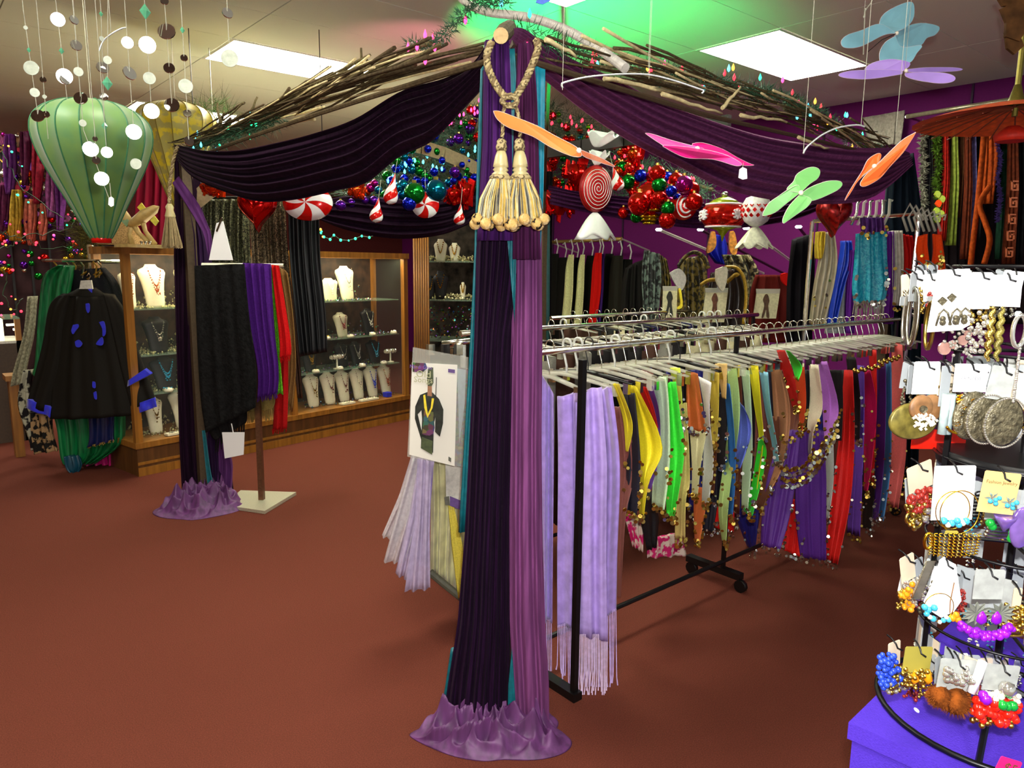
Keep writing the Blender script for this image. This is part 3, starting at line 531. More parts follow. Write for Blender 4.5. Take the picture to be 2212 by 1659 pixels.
S = [
 ('rose', 'dusty rose trousers hanging just right of the big lavender shawl', 'trousers', [(1322, 880), (1330, 1000), (1330, 1120), (1334, 1290)], [(1352, 880), (1372, 1010), (1352, 1120), (1342, 1290)], .10, None),
 ('yellow', 'short yellow chiffon scarf, first right of the lavender shawl', 'scarf', [(1322, 830), (1345, 900), (1352, 975)], [(1338, 830), (1367, 915), (1357, 975)], -.02, None),
 ('navy', 'black chiffon scarf with gold beads between the two yellow scarves', 'scarf', [(1345, 850), (1352, 1000), (1346, 1100)], [(1372, 850), (1385, 1000), (1376, 1115)], .05, 'gold'),
 ('yellow', 'long yellow chiffon hip scarf with a pointed side corner', 'scarf', [(1360, 825), (1378, 950), (1382, 1040), (1381, 1110)], [(1377, 838), (1432, 962), (1402, 1040), (1391, 1112)], 0, 'gold'),
 ('red', 'short red scarf with gold dots behind the long yellow scarf', 'scarf', [(1378, 838), (1396, 880), (1412, 920)], [(1396, 836), (1412, 880), (1422, 925)], .07, None),
 ('violet', 'violet chiffon scarf right behind the long yellow scarf', 'scarf', [(1396, 828), (1412, 890), (1402, 960), (1399, 1056)], [(1410, 835), (1426, 900), (1424, 990), (1406, 1060)], .05, None),
 ('mint', 'pale mint sheer scarf with silver beads left of the bright green scarf', 'scarf', [(1402, 815), (1416, 900), (1412, 1000), (1408, 1090)], [(1440, 815), (1446, 880), (1448, 1000), (1436, 1104)], .04, 'gold'),
 ('green', 'bright green chiffon scarf with gold bead fringe', 'scarf', [(1432, 832), (1440, 960), (1438, 1040), (1440, 1110)], [(1460, 824), (1470, 900), (1479, 978), (1456, 1120)], 0, 'gold'),
 ('lime', 'pale lime scarf with silver beads above the beige scarf', 'scarf', [(1446, 795), (1462, 860), (1466, 920)], [(1470, 795), (1474, 860), (1476, 920)], .07, 'silver'),
 ('beige', 'long beige chiffon scarf ending in gold coins', 'scarf', [(1462, 880), (1458, 980), (1458, 1080), (1457, 1165)], [(1484, 870), (1491, 1035), (1482, 1080), (1480, 1168)], .03, 'gold'),
 ('copper', 'copper orange chiffon scarf with a straight lower hem', 'scarf', [(1483, 805), (1482, 870), (1483, 925)], [(1506, 806), (1516, 870), (1526, 935)], 0, 'silver'),
 ('cream', 'cream scarf crusted with silver coins below the copper scarf', 'scarf', [(1490, 925), (1494, 1000), (1494, 1068)], [(1526, 935), (1514, 1000), (1506, 1072)], .04, 'gold'),
 ('copper', 'thin copper orange scarf end showing low beneath the cream scarf', 'scarf', [(1498, 1060), (1498, 1120), (1500, 1165)], [(1534, 1050), (1522, 1110), (1512, 1170)], .09, 'gold'),
 ('white', 'white chiffon scarf with silver bead fringe', 'scarf', [(1508, 812), (1522, 900), (1518, 1000), (1516, 1084)], [(1536, 826), (1532, 900), (1541, 1000), (1530, 1090)], 0, 'gold'),
 ('gold', 'gold and pink beaded top hanging right of the white scarf', 'top', [(1528, 805), (1535, 880), (1538, 955)], [(1553, 805), (1552, 880), (1548, 960)], .03, 'gold'),
 ('black', 'black scarf with silver coins behind the sky blue scarf', 'scarf', [(1546, 850), (1548, 930), (1550, 1000)], [(1572, 850), (1568, 930), (1566, 1010)], .09, 'silver'),
 ('peach', 'pale peach scarf hanging high beside the mint scarf', 'scarf', [(1544, 786), (1552, 820), (1560, 860)], [(1572, 786), (1570, 820), (1568, 862)], .02, None),
 ('palegreen', 'pale green long scarf with a knotted narrow tail', 'scarf', [(1572, 800), (1570, 950), (1552, 1090), (1560, 1168)], [(1592, 796), (1600, 900), (1578, 1060), (1570, 1174)], .03, 'gold'),
 ('sky', 'sky blue chiffon scarf with gold beads at its tip', 'scarf', [(1564, 825), (1572, 920), (1574, 1020), (1573, 1112)], [(1577, 830), (1586, 920), (1590, 1020), (1583, 1118)], -.01, 'gold'),
 ('periwinkle', 'periwinkle blue scarf with a pointed corner', 'scarf', [(1596, 866), (1592, 940), (1588, 1010)], [(1608, 880), (1624, 932), (1600, 1012)], 0, None),
 ('mint', 'pale mint scarf right of the periwinkle scarf', 'scarf', [(1600, 800), (1610, 900), (1604, 1000), (1602, 1095)], [(1618, 800), (1624, 920), (1624, 1000), (1616, 1100)], .04, 'silver'),
 ('yellow', 'narrow yellow scarf ending in a green knot', 'scarf', [(1617, 792), (1630, 880), (1640, 960), (1622, 1080)], [(1638, 790), (1645, 880), (1650, 960), (1632, 1085)], 0, 'silver'),
 ('green', 'bright green scarf tip below the narrow yellow scarf', 'scarf', [(1640, 950), (1630, 1010), (1612, 1110)], [(1648, 950), (1656, 990), (1626, 1114)], -.02, 'gold'),
 ('lightblue', 'light blue scarf falling left of the tan scarf', 'scarf', [(1640, 804), (1652, 880), (1668, 960), (1672, 1000)], [(1658, 804), (1664, 880), (1678, 960), (1682, 1000)], .02, 'silver'),
 ('brown', 'bronze brown scarf low behind the tan scarf', 'scarf', [(1656, 900), (1654, 1000), (1632, 1090)], [(1684, 900), (1682, 1000), (1648, 1100)], .08, 'gold'),
 ('tan', 'tan sheer scarf with a folded corner', 'scarf', [(1666, 800), (1672, 900), (1676, 980), (1660, 1050)], [(1690, 800), (1708, 890), (1694, 1000), (1668, 1056)], .02, 'silver'),
 ('brown', 'rust brown cloth under the orange scarf', 'scarf', [(1692, 820), (1690, 880), (1686, 945)], [(1730, 850), (1732, 890), (1716, 945)], .05, 'gold'),
 ('red', 'vivid red scarf with a steep diagonal edge near the orange one', 'scarf', [(1679, 757), (1694, 810), (1712, 880)], [(1696, 757), (1716, 810), (1726, 880)], -.03, 'gold'),
 ('green', 'small bright green kite shaped scarf in front of the vivid red scarf', 'scarf', [(1701, 758), (1708, 786), (1720, 815)], [(1704, 758), (1731, 790), (1724, 820)], -.06, None),
 ('orange', 'deep orange chiffon scarf with a coin edge', 'scarf', [(1716, 806), (1720, 870), (1724, 930)], [(1738, 792), (1742, 870), (1734, 930)], -.01, 'gold'),
 ('ivory', 'ivory scarf covered with large gold coins', 'scarf', [(1748, 788), (1750, 860), (1744, 920), (1744, 980)], [(1768, 788), (1778, 880), (1760, 930), (1754, 984)], -.02, 'gold'),
 ('lilac', 'lilac chiffon scarf with a pointed side corner', 'scarf', [(1768, 786), (1776, 860), (1780, 950)], [(1786, 780), (1812, 884), (1790, 950)], -.01, 'gold'),
 ('black', 'short black scarf behind the lilac scarf', 'scarf', [(1790, 800), (1796, 880), (1792, 950)], [(1820, 800), (1822, 880), (1818, 952)], .03, None),
 ('purple', 'purple velvet trousers with coin hem hanging low', 'trousers', [(1690, 930), (1660, 1020), (1646, 1110), (1643, 1178)], [(1730, 930), (1722, 1020), (1708, 1110), (1686, 1188)], .02, 'silver'),
 ('purple', 'right leg of purple velvet trousers covered by gold coin belt', 'trousers', [(1712, 930), (1716, 1030), (1718, 1120), (1728, 1204)], [(1778, 930), (1784, 1030), (1784, 1120), (1784, 1212)], -.01, 'silver'),
 ('red', 'red cloth between the two purple trouser legs', 'trousers', [(1704, 1080), (1696, 1130), (1688, 1186)], [(1730, 1080), (1734, 1140), (1730, 1204)], .08, 'silver'),
 ('white', 'white panel with beads between the purple and the long red trousers', 'scarf', [(1782, 960), (1784, 1040), (1782, 1120)], [(1800, 960), (1800, 1040), (1790, 1120)], .05, 'silver'),
 ('red', 'long bright red trousers with scattered silver beads', 'trousers', [(1824, 800), (1812, 940), (1794, 1080), (1780, 1212)], [(1842, 800), (1845, 940), (1836, 1080), (1808, 1218)], 0, 'silver'),
 ('black', 'black sequinned skirt right of the long red trousers', 'skirt', [(1829, 772), (1838, 860), (1846, 950)], [(1850, 772), (1860, 860), (1858, 950)], -.01, 'silver'),
 ('violet', 'violet trousers right of the black sequinned skirt', 'trousers', [(1850, 790), (1844, 900), (1836, 1030), (1829, 1150)], [(1866, 790), (1866, 900), (1862, 1030), (1856, 1160)], .02, 'gold'),
 ('pink', 'hot pink skirt with gold bead dots', 'skirt', [(1868, 800), (1864, 880), (1868, 1000), (1868, 1060)], [(1880, 800), (1894, 880), (1884, 1000), (1874, 1064)], -.02, 'gold'),
 ('red', 'red skirt close behind the hot pink skirt', 'skirt', [(1876, 756), (1882, 880), (1880, 1040)], [(1892, 756), (1894, 880), (1888, 1042)], .02, 'gold'),
 ('black', 'black cloth low behind the hot pink skirt', 'skirt', [(1860, 1000), (1864, 1070), (1864, 1140)], [(1892, 1000), (1890, 1070), (1882, 1146)], .05, 'silver'),
 ('purple', 'purple skirt left of the narrow blue skirt', 'skirt', [(1894, 784), (1892, 900), (1886, 1020), (1878, 1120)], [(1914, 784), (1914, 900), (1908, 1020), (1896, 1126)], 0, 'silver'),
 ('blue', 'narrow blue skirt near the earring stand', 'skirt', [(1912, 780), (1910, 900), (1906, 1020), (1888, 1112)], [(1924, 780), (1925, 900), (1922, 1020), (1908, 1126)], -.01, 'silver'),
 ('coral', 'coral pink skirt nearest the earring stand', 'skirt', [(1926, 740), (1924, 860), (1922, 980), (1912, 1090)], [(1950, 745), (1956, 860), (1958, 980), (1940, 1100)], 0, 'gold'),
]
for i, (c, lab, cat, L_, R_, dy, tr) in enumerate(S):
    scarf({'scarf': 'scarf', 'trousers': 'trousers', 'skirt': 'skirt', 'top': 'top'}[cat], lab, cat, c, L_, R_, dy, tr, fo=2 if cat != 'trousers' else 3)
# coin belts over the purple trousers and at the black skirts
t = T('coin_belt', 'curved belt of gold coins slung across the purple trousers', 'belt', P(1740, 960, ('Y', 1.55)))
for k in range(4):
    m = MB()
    for i in range(34):
        a = i / 33; u = 1690 + 118 * a; v = 1012 + k * 12 + 14 * sin(pi * a) - 105 * a ** 1.8
        m.disc(P(u + U(-2, 2), v + U(-3, 3), ('Y', 1.55)), U(.006, .011), Vector((U(-.5, .5), U(-.5, .5), U(-.3, .3))) - FW, .0015, 8)
    B(m, 'coin_row', gold if k % 2 == 0 else silver, t, kind='stuff')
for (u0, u1, v, c, lab) in ((1846, 1906, 800, gold, 'row of round gold beads high on the pink and red skirts'), (1900, 1942, 782, gold, 'row of round gold beads high on the purple and coral skirts')):
    t = T('bead_belt', lab, 'belt', P(u0, v, ('Y', 1.57)))
    for i in range(9): B(MB().ball(P(u0 + (u1 - u0) * i / 8, v - 12 * i / 8 + 4 * (i % 2), ('Y', 1.57)), .011, 8), 'bead', c, t, smooth=True)
# low pieces with prints behind the first scarves
fl = M('pink_floral_print', (206, 40, 110), rough=.7, kind='spots', scale=26, col2=(226, 206, 190))
for (L_, R_, lab) in (([(1348, 1110), (1366, 1180)], [(1392, 1120), (1388, 1192)], 'pink floral print hem showing under the black beaded scarf'), ([(1396, 1170), (1398, 1206)], [(1470, 1150), (1484, 1200)], 'pink floral print hem spread under the green and beige scarves')):
    t = T('skirt', lab, 'skirt', P(*L_[0], ('Y', 1.9))); B(cloth(L_, R_, ('Y', 1.9), ('Y', 1.86), folds=3, amp=.01, th=.02), 'cloth', fl, t, smooth=True)
t = T('glove', 'black velvet sleeve hanging under the violet scarf', 'garment', P(1410, 1150, ('Y', 1.85)))
B(cloth([(1386, 1090), (1384, 1130), (1398, 1190)], [(1412, 1060), (1424, 1120), (1418, 1182)], ('Y', 1.85), folds=2, amp=.008, th=.04), 'sleeve', cloth_m('chiffon_black', SC_COL['black']), t, smooth=True)
for c, (L_, R_), lab in (('red', ([(1540, 1040), (1545, 1140)], [(1590, 1040), (1586, 1150)]), 'dark red garment low behind the pale green scarf'),
                         ('deepblue', ([(1586, 1060), (1592, 1120), (1618, 1190)], [(1650, 1060), (1640, 1130), (1632, 1190)]), 'deep blue garment low beside the rack caster'),
                         ('navy', ([(1480, 1010), (1484, 1080), (1500, 1140)], [(1550, 1000), (1550, 1080), (1540, 1150)]), 'navy garment low behind the copper scarf end')):
    scarf('hanging_garment', lab, 'garment', c, L_, R_, .35, 'silver', 3)
# dark garments filling the row behind the hip scarves
for i in range(22):
    u0 = 1350 + 27 * i; c = random.choice(['black', 'black', 'navy', 'brown', 'deepblue', 'rose'])
    scarf('hanging_garment', 'dark garment in the back of the scarf row, seen in slits between the brighter scarves', 'garment', c, [(u0, 800), (u0 - 4, 930), (u0, 1060 + (i % 3) * 20)], [(u0 + 34, 800), (u0 + 38, 930), (u0 + 30, 1070 + (i % 3) * 20)], .3, 'gold' if i % 2 else 'silver', 3, n=14, group='dark garments behind the scarves')
# lavender shawls with fringe
sat = M('lavender_satin', (158, 132, 206), rough=.28, kind='', bump=.25, scale=26, var=.12, sheen=.3)
def shawl(lab, L_, R_, s, fold, fl_, seed):
    random.seed(seed); t = T('shawl', lab, 'shawl', P(*L_[-1], s))
    B(cloth(sm(L_, 5), sm(R_, 5), s, s, folds=fold * .75, amp=.014, th=.03, nu=60, nv=30, taper=False), 'cloth', sat, t, smooth=True)
    a, b = L_[-1], R_[-1]; m = MB(); n = int(abs(b[0] - a[0]) / 3.4)
    for i in range(n):
        x = (i + .5) / n; u = a[0] + (b[0] - a[0]) * x; v = a[1] + (b[1] - a[1]) * x - 6; l = fl_(x) * U(.85, 1.05); k = U(-5, 5)
        m.tube([P(u, v, s), P(u + k * .2, v + l * .5, s), P(u + k * .5, v + l * .9, s), P(u + k, v + l, s)], [.0022, .0022, .0022, .0032], 4)
    B(m, 'fringe', M('lavender_fringe', (192, 166, 220), rough=.6), t, kind='stuff'); return t
shawl('lavender satin shawl panel left of the black stand post', [(1164, 800), (1162, 1000), (1162, 1200), (1164, 1340)], [(1196, 850), (1196, 1000), (1194, 1200), (1193, 1345)], 2.52, 2, lambda x: 110 + 20 * x, 3)
shawl('big shimmering lavender satin shawl with long fringe right of the black stand post', [(1204, 858), (1206, 1000), (1204, 1200), (1204, 1358)], [(1322, 836), (1340, 1000), (1334, 1200), (1332, 1320)], 2.42, 4, lambda x: 105 + 75 * sin(x * 2.2), 4)
t = T('shawl', 'folded front layer of lavender satin with a darker middle stripe', 'shawl', P(1260, 1340, 2.38))
B(cloth([(1238, 850), (1240, 1000), (1244, 1200), (1246, 1372)], [(1300, 836), (1312, 1000), (1310, 1200), (1312, 1385)], 2.37, folds=2, amp=.009, th=.02, nu=40, nv=24, taper=False), 'cloth', M('lavender_satin_light', (178, 152, 222), rough=.25, bump=.25, scale=22, var=.1), t, smooth=True)
m = MB()
for i in range(22):
    u = 1246 + 3.1 * i; l = U(120, 150); k = U(-6, 6); m.tube([P(u, 1370, 2.37), P(u, 1370 + l * .6, 2.37), P(u + k, 1370 + l, 2.37)], [.002, .002, .003], 4)
B(m, 'fringe', M('pink_white_fringe', (214, 188, 220), rough=.6), t, kind='stuff')
# costume packages and skirts left of the near drape
t = T('costume_package', 'clear costume package with printed card of a person in tall green hat', 'costume package', P(940, 1000, 2.62))
C0, C1, C2, C3 = (890, 783), (988, 788), (982, 1007), (884, 982)
def q(x, y, d=2.62):       # card coordinates 0..1
    u = (C0[0] * (1 - x) + C1[0] * x) * (1 - y) + (C3[0] * (1 - x) + C2[0] * x) * y; v = (C0[1] * (1 - x) + C1[1] * x) * (1 - y) + (C3[1] * (1 - x) + C2[1] * x) * y
    return P(u, v, d)
def cardpoly(pts, name, mat, d=2.612, t_=t, th=.002): B(MB().prism([q(x, y, d) for x, y in pts], FW * th), name, mat, t_)
B(MB().prism([P(u, v, 2.628) for u, v in ((892, 750), (1012, 772), (1006, 1010), (880, 986))], FW * .004), 'clear_sleeve', M('thin_clear_sleeve', (200, 200, 190), rough=.15, alpha=.28, var=.02), t)
cardpoly([(0, 0), (1, 0), (1, 1), (0, 1)], 'printed_card', M('white_card', (224, 220, 208), rough=.5, scale=3, var=.02), 2.62)
gr, dg_, yl = M('print_green', (62, 72, 40), rough=.5, scale=50, var=.3), M('print_dark_green', (30, 34, 26), rough=.35, scale=40, var=.6), M('print_yellow', (222, 200, 40), rough=.5)
cardpoly([(.36, .05), (.47, .04), (.485, .2), (.45, .235), (.36, .235), (.34, .16)], 'printed_hat', gr)
cardpoly([(.36, .22), (.45, .22), (.46, .34), (.36, .34)], 'printed_face', M('print_skin', (150, 104, 72)), 2.613)
cardpoly([(.2, .34), (.36, .3), (.47, .3), (.62, .36), (.72, .46), (.72, .6), (.66, .74), (.55, .7), (.55, .55), (.52, .62), (.52, .92), (.25, .9), (.26, .6), (.24, .5), (.16, .55), (.28, .76), (.26, .82), (.1, .6), (.1, .47)], 'printed_jacket', dg_, 2.614)
cardpoly([(.27, .78), (.5, .8), (.5, .94), (.25, .9)], 'printed_trousers', gr, 2.611)
cardpoly([(.3, .5), (.5, .5), (.54, .66), (.5, .76), (.27, .75)], 'printed_vest', M('print_floral', (110, 100, 60), rough=.5, kind='rainbow', scale=60), 2.6115)
cardpoly([(.27, .34), (.31, .33), (.38, .53), (.375, .57), (.3, .47)], 'printed_lapel', yl, 2.6105); cardpoly([(.46, .36), (.51, .36), (.48, .46), (.38, .57), (.38, .53), (.44, .46)], 'printed_lapel', yl, 2.6105)
cardpoly([(.54, .14), (.555, .14), (.55, .42), (.535, .42)], 'printed_cane', dg_, 2.61)
cardpoly([(.8, .045), (.95, .05), (.95, .085), (.8, .08)], 'printed_label', M('print_violet', (96, 70, 130)), 2.612)
cardpoly([(.86, .92), (.92, .93), (.92, .97), (.86, .96)], 'printed_bar_code', M('print_grey', (90, 90, 80)), 2.612)
cardpoly([(0.01, 0.0), (.3, 0), (.34, .05), (.24, .1), (.02, .1)], 'printed_corner', M('print_rainbow', (120, 90, 60), kind='rainbow', scale=70), 2.613)
X_, Y_ = (q(1, .1) - q(0, .1)), (q(0, 0) - q(0, 1))
text('Mardi Gras', q(.2, .045, 2.606), X_, Y_, .018, 'printed_title', M('print_title_violet', (120, 80, 160)), t)
text('Old', q(.26, .12, 2.606), X_, Y_, .036, 'printed_title', M('print_title_cream', (170, 170, 130)), t)
text('Songs', q(.26, .18, 2.606), X_, Y_, .03, 'printed_title', MATS['print_title_cream'], t)
t = T('costume_package', 'second clear costume package with multicoloured sequins half hidden by the near drape', 'costume package', P(1000, 1000, 2.7))
B(MB().prism([P(u, v, 2.7) for u, v in ((984, 792), (1030, 800), (1026, 1014), (978, 1004))], FW * .01), 'sequin_costume', M('rainbow_sequins', (130, 60, 60), rough=.3, kind='rainbow', scale=90), t)
B(MB().prism([P(u, v, 2.69) for u, v in ((988, 796), (1006, 799), (1004, 870), (992, 960), (990, 880))], FW * .002), 'printed_card', M('pale_blue_card', (150, 170, 186)), t)
sheer = M('sheer_lilac_organza', (196, 182, 214), rough=.3, alpha=.62, bump=.2, scale=30); sheer2 = M('white_organza', (206, 200, 206), rough=.3, alpha=.5)
t = T('skirt', 'sheer lilac organza skirt with flared tiers hanging under the costume package', 'skirt', P(880, 1280, 2.75))
for (L_, R_, m_, d, nm_) in (([(888, 985), (862, 1070), (824, 1158)], [(930, 985), (900, 1080), (856, 1170)], sheer2, 2.8, 'tier'), ([(892, 985), (862, 1090), (828, 1214)], [(936, 990), (915, 1090), (874, 1216)], sheer2, 2.76, 'tier'),
                       ([(906, 985), (885, 1100), (853, 1240)], [(940, 990), (920, 1110), (890, 1258)], sheer, 2.74, 'tier'), ([(902, 985), (896, 1120), (874, 1278)], [(932, 990), (928, 1130), (929, 1272)], sheer, 2.7, 'tier'),
                       ([(894, 980), (880, 1090), (872, 1200)], [(938, 985), (930, 1090), (926, 1230)], M('lilac_lining', (150, 128, 190), rough=.5), 2.82, 'lining')):
    B(cloth(L_, R_, d, d, folds=2.5, amp=.012, th=.03, nu=26, nv=16), nm_, m_, t, smooth=True)
t = T('gown', 'pale yellow and cream organza gown with grey trim right of the lilac skirt', 'gown', P(960, 1280, 2.85))
B(cloth([(926, 985), (930, 1100), (929, 1232)], [(1020, 990), (1018, 1100), (1010, 1300)], 2.86, 2.9, folds=5, amp=.02, th=.08, nu=50, nv=18), 'cloth', M('cream_organza', (190, 186, 140), rough=.5, scale=14, var=.2, sheen=.3), t, smooth=True)
B(cloth([(968, 1090), (976, 1180), (990, 1290)], [(980, 1090), (1000, 1180), (1014, 1290)], 2.8, folds=1, amp=.006, th=.02), 'trim', M('yellow_braid', (206, 190, 70), rough=.5, scale=200), t, smooth=True)
B(MB().tube([P(929, 1236, 2.84), P(960, 1262, 2.84), (P(1010, 1302, 2.84))], .016, 8), 'trim', M('grey_trim', (84, 84, 70)), t)
t = T('price_card', 'white price card with a violet band hanging over the yellow gown', 'card', P(985, 1080, 2.78))
B(poly([(962, 1000), (1010, 1004), (1006, 1104), (964, 1082)], 2.78), 'card', M('cream_card', (190, 188, 178)), t); B(poly([(972, 1072), (1006, 1086), (1006, 1106), (972, 1092)], 2.775), 'band', MATS['print_violet'], t)
B(poly([(960, 1074), (970, 1072), (972, 1092), (962, 1090)], 2.774), 'bar_code', MATS['print_grey'], t)
t = T('display_pole', 'short chrome waterfall arm with clips at the left end of the racks', 'rack arm', P(985, 745, 2.9))
B(MB().tube([P(955, 744, 2.9), P(1030, 735, 2.9)], .013, 10), 'arm', chrome, t, smooth=True); B(MB().tube([P(1000, 745, 2.92), P(1004, 1200, 2.92), P(1004, 1345, 2.92)], .012, 8), 'upright', MATS['frosted_plastic'], t)
for u in (930, 962, 990): B(MB().box(P(u, 760, 2.88) - Vector((.015, .01, .012)), P(u, 760, 2.88) + Vector((.015, .01, .03))), 'clip', chrome if u != 962 else blk, t)
# ================================================================ jewellery cases
oak = M('honey_oak', (136, 88, 30), rough=.4, kind='wood', scale=30, var=.25); oakd = M('dark_oak', (84, 52, 22), rough=.45, kind='wood', scale=30, var=.3)
glass = M('case_glass', (120, 130, 120), rough=.02, alpha=.05); gshelf = M('glass_shelf', (150, 176, 150), rough=.1, alpha=.35)
A = Vector((1.2, 5.48, 0)); Bv = Vector((3.76, 5.99, 0)); EX = (Bv - A).normalized(); EY = Vector((-EX.y, EX.x, 0)); LEN = (Bv - A).length
def C(a, b, z): return A + EX * a + EY * b + UP * z
def cbox(m, a0, a1, b0, b1, z0, z1): return m.obox(C((a0 + a1) / 2, (b0 + b1) / 2, (z0 + z1) / 2), EX * (a1 - a0) / 2, EY * (b1 - b0) / 2, UP * (z1 - z0) / 2)
case = T('display_case', 'long oak framed glass display case full of necklaces and jewellery', 'display case', C(LEN / 2, .25, 0))
HT = 1.6; DP = .5
B(cbox(MB(), 0, LEN, 0, DP, 0, .2), 'plinth', oakd, case); B(cbox(MB(), -.01, LEN + .01, -.012, DP, .2, .24), 'sill', oak, case)
B(cbox(cbox(MB(), 0, LEN, -.006, .0, .08, .1), 0, LEN, -.008, 0, .0, .06), 'base_moulding', oak, case)
B(cbox(MB(), -.01, LEN + .01, -.01, .05, HT - .05, HT), 'top_rail', oak, case)
B(cbox(MB(), -.01, LEN + .01, DP - .04, DP, HT - .05, HT), 'top_rail', oak, case)
for a in (0, LEN / 2 - .022, LEN - .05): B(cbox(MB(), a, a + .05, 0, .045, .24, HT - .05), 'stile', oak, case)
for a in (0, LEN - .05): B(cbox(MB(), a, a + .05, DP - .045, DP, .24, HT - .05), 'stile', oak, case)
for a in (0, LEN - .05): B(cbox(MB(), a, a + .05, 0, DP, HT - .05, HT), 'end_rail', oak, case)
B(cbox(MB(), .05, LEN - .05, .02, .026, .24, HT - .05), 'front_glass', glass, case)
for a in (0.02, LEN - .03): B(cbox(MB(), a, a + .006, .05, DP - .05, .24, HT - .05), 'side_glass', glass, case)
B(cbox(MB(), .05, LEN - .05, DP - .02, DP - .01, .24, HT - .05), 'back_panel', M('case_back', (40, 26, 16), rough=.5, scale=14, var=.9), case)
SH = (.56, .84, 1.17)
for z in SH: B(cbox(MB(), .05, LEN - .05, .08, DP - .04, z - .008, z), 'shelf', gshelf, case)
B(cbox(MB(), .06, LEN - .06, .07, .1, HT - .045, HT - .035), 'case_lamp', M('case_lamp', (255, 240, 195), emit=60), case)
ivory = M('ivory_leatherette', (230, 224, 192), rough=.5, var=.03); bvel = M('black_leatherette', (18, 16, 18), rough=.6)
def bust(a, b, z, h, w, mat, neck, label, col, style=0):
    t = T('necklace_bust', label, 'jewellery bust', C(a, b, z)); lean = .18
    def pt(x, y, c=0): return C(a, b, z) + EX * (x * w) + UP * (y * h) + EY * (c + lean * y * h)
    pr = [(.30, 0), (.34, .12), (.36, .35), (.42, .6), (.5, .8), (.46, .87), (.26, .93), (.2, .98), (.19, 1.0)]
    fn = lambda i, s: (lambda r: pt(r[0] * cos(2 * pi * i), r[1], (r[0] * .32 * h) * sin(2 * pi * i) * (1 if sin(2 * pi * i) > 0 else 1)))(lerp_poly(pr, s))
    B(MB().grid(fn, 18, 17, True), 'bust', mat, t, smooth=True)
    m = MB(); n = 22
    for k in range(1 if style == 0 else 2):
        for i in range(n + 1):
            x = -1 + 2 * i / n; y = .92 - (.42 + .12 * k) * (1 - abs(x) ** 1.7) if True else 0; r = .0042 if abs(x) > .35 else .006
            m.octa(pt(x * .24 + 0, y, -.13 * h - .014), r * (1 + .4 * (i % 2)))
    for _ in range(6 + 5 * style): m.octa(pt(U(-.09, .09), .5 - U(.02, .2), -.13 * h - .016), U(.004, .008))
    B(m, 'necklace', neck, t)
    return t
JM = {'red': M('garnet_beads', (120, 30, 30), rough=.2, metal=.3), 'blue': M('blue_beads', (30, 60, 200), rough=.15), 'gold': M('gold_beads', (186, 150, 50), rough=.25, metal=1), 'crystal': M('crystal_beads', (210, 206, 196), rough=.1, metal=.8), 'copper': M('copper_beads', (184, 92, 50), rough=.25, metal=.6), 'amethyst': M('amethyst_beads', (120, 84, 120), rough=.2), 'pearl': M('pearl_beads', (214, 206, 190), rough=.25), 'aqua': M('aqua_beads', (60, 160, 190), rough=.15)}
z0 = .245
row = [(1.62, 'gold', 'far left'), (1.80, 'red', ''), (1.96, 'red', ''), (2.13, 'crystal', ''), (2.30, 'blue', ''), (2.47, 'copper', '')]
names = ['white bust with gold drop necklace, leftmost on the case floor beside the tan scarf', 'white bust with dark red bead necklace next to the leftmost one on the case floor', 'white bust with dark red bead necklace and pendant, third on the case floor', 'white bust with fine crystal drop, fourth on the case floor', 'white bust with vivid blue necklace on the case floor', 'white bust with copper coloured necklace, rightmost on the case floor']
for (a, c, _), nm_ in zip(row, names): bust(a, .17, z0, .29, .16, ivory, JM[c], nm_, c, 1 if c in ('blue', 'copper') else 0)
for a, c, z, h, w, mt, lab, st in (
    (1.70, 'blue', SH[2], .31, .17, ivory, 'tall white bust with a blue pendant on the top shelf beside the black shawl', 0), (1.86, 'pearl', SH[2], .2, .2, ivory, 'low wide white bust on the top shelf between two tall ones', 0),
    (2.05, 'crystal', SH[2], .31, .2, ivory, 'tall white bust with lilac drop on the right of the top shelf', 0),
    (1.72, 'copper', SH[1], .2, .14, bvel, 'black bust with copper sparkling collar on the second shelf', 1), (1.98, 'red', SH[1], .22, .16, ivory, 'cream bust with red cluster necklace in the middle of the second shelf', 1),
    (2.30, 'crystal', SH[1], .24, .17, bvel, 'black bust with wide crystal necklace on the right of the second shelf', 1),
    (1.62, 'gold', SH[0], .22, .17, bvel, 'black bust with broad gold bib necklace on the third shelf', 1), (1.98, 'crystal', SH[0], .22, .16, bvel, 'black bust with crystal chain in the middle of the third shelf', 0),
    (2.14, 'crystal', SH[0], .22, .15, bvel, 'black bust with silver flower necklace on the third shelf', 1), (2.36, 'aqua', SH[0], .22, .18, bvel, 'black bust with pale blue crystal necklace on the third shelf', 1),
    (.24, 'gold', z0, .27, .14, ivory, 'white bust with gold necklace on the case floor beside the black robe', 0), (.46, 'gold', z0, .3, .2, ivory, 'white bust with long gold chain on the case floor left of the far post', 0),
    (.12, 'copper', SH[2], .27, .12, ivory, 'narrow white bust on the top shelf at the left end of the case', 0), (.30, 'copper', SH[2], .31, .2, ivory, 'white bust with copper bib necklace on the top shelf at the left end', 1), (.56, 'copper', SH[2], .31, .19, ivory, 'white bust with copper pendant on the top shelf next to the far post', 1),
    (.3, 'crystal', SH[1], .26, .2, bvel, 'black bust with broad crystal collar on the second shelf at the left', 1), (.34, 'aqua', SH[0], .24, .22, bvel, 'black bust with aqua pendant on the third shelf at the left', 1)):
    bust(a, .2, z, h, w, mt, JM[c], lab, c, st)
def small(nm_, lab, cat, mb, mat, grp=None, extra=None):
    t = T(nm_, lab, cat, mb.v[0], grp); B(mb, nm_ if not extra else extra[0], mat, t, smooth=True); return t
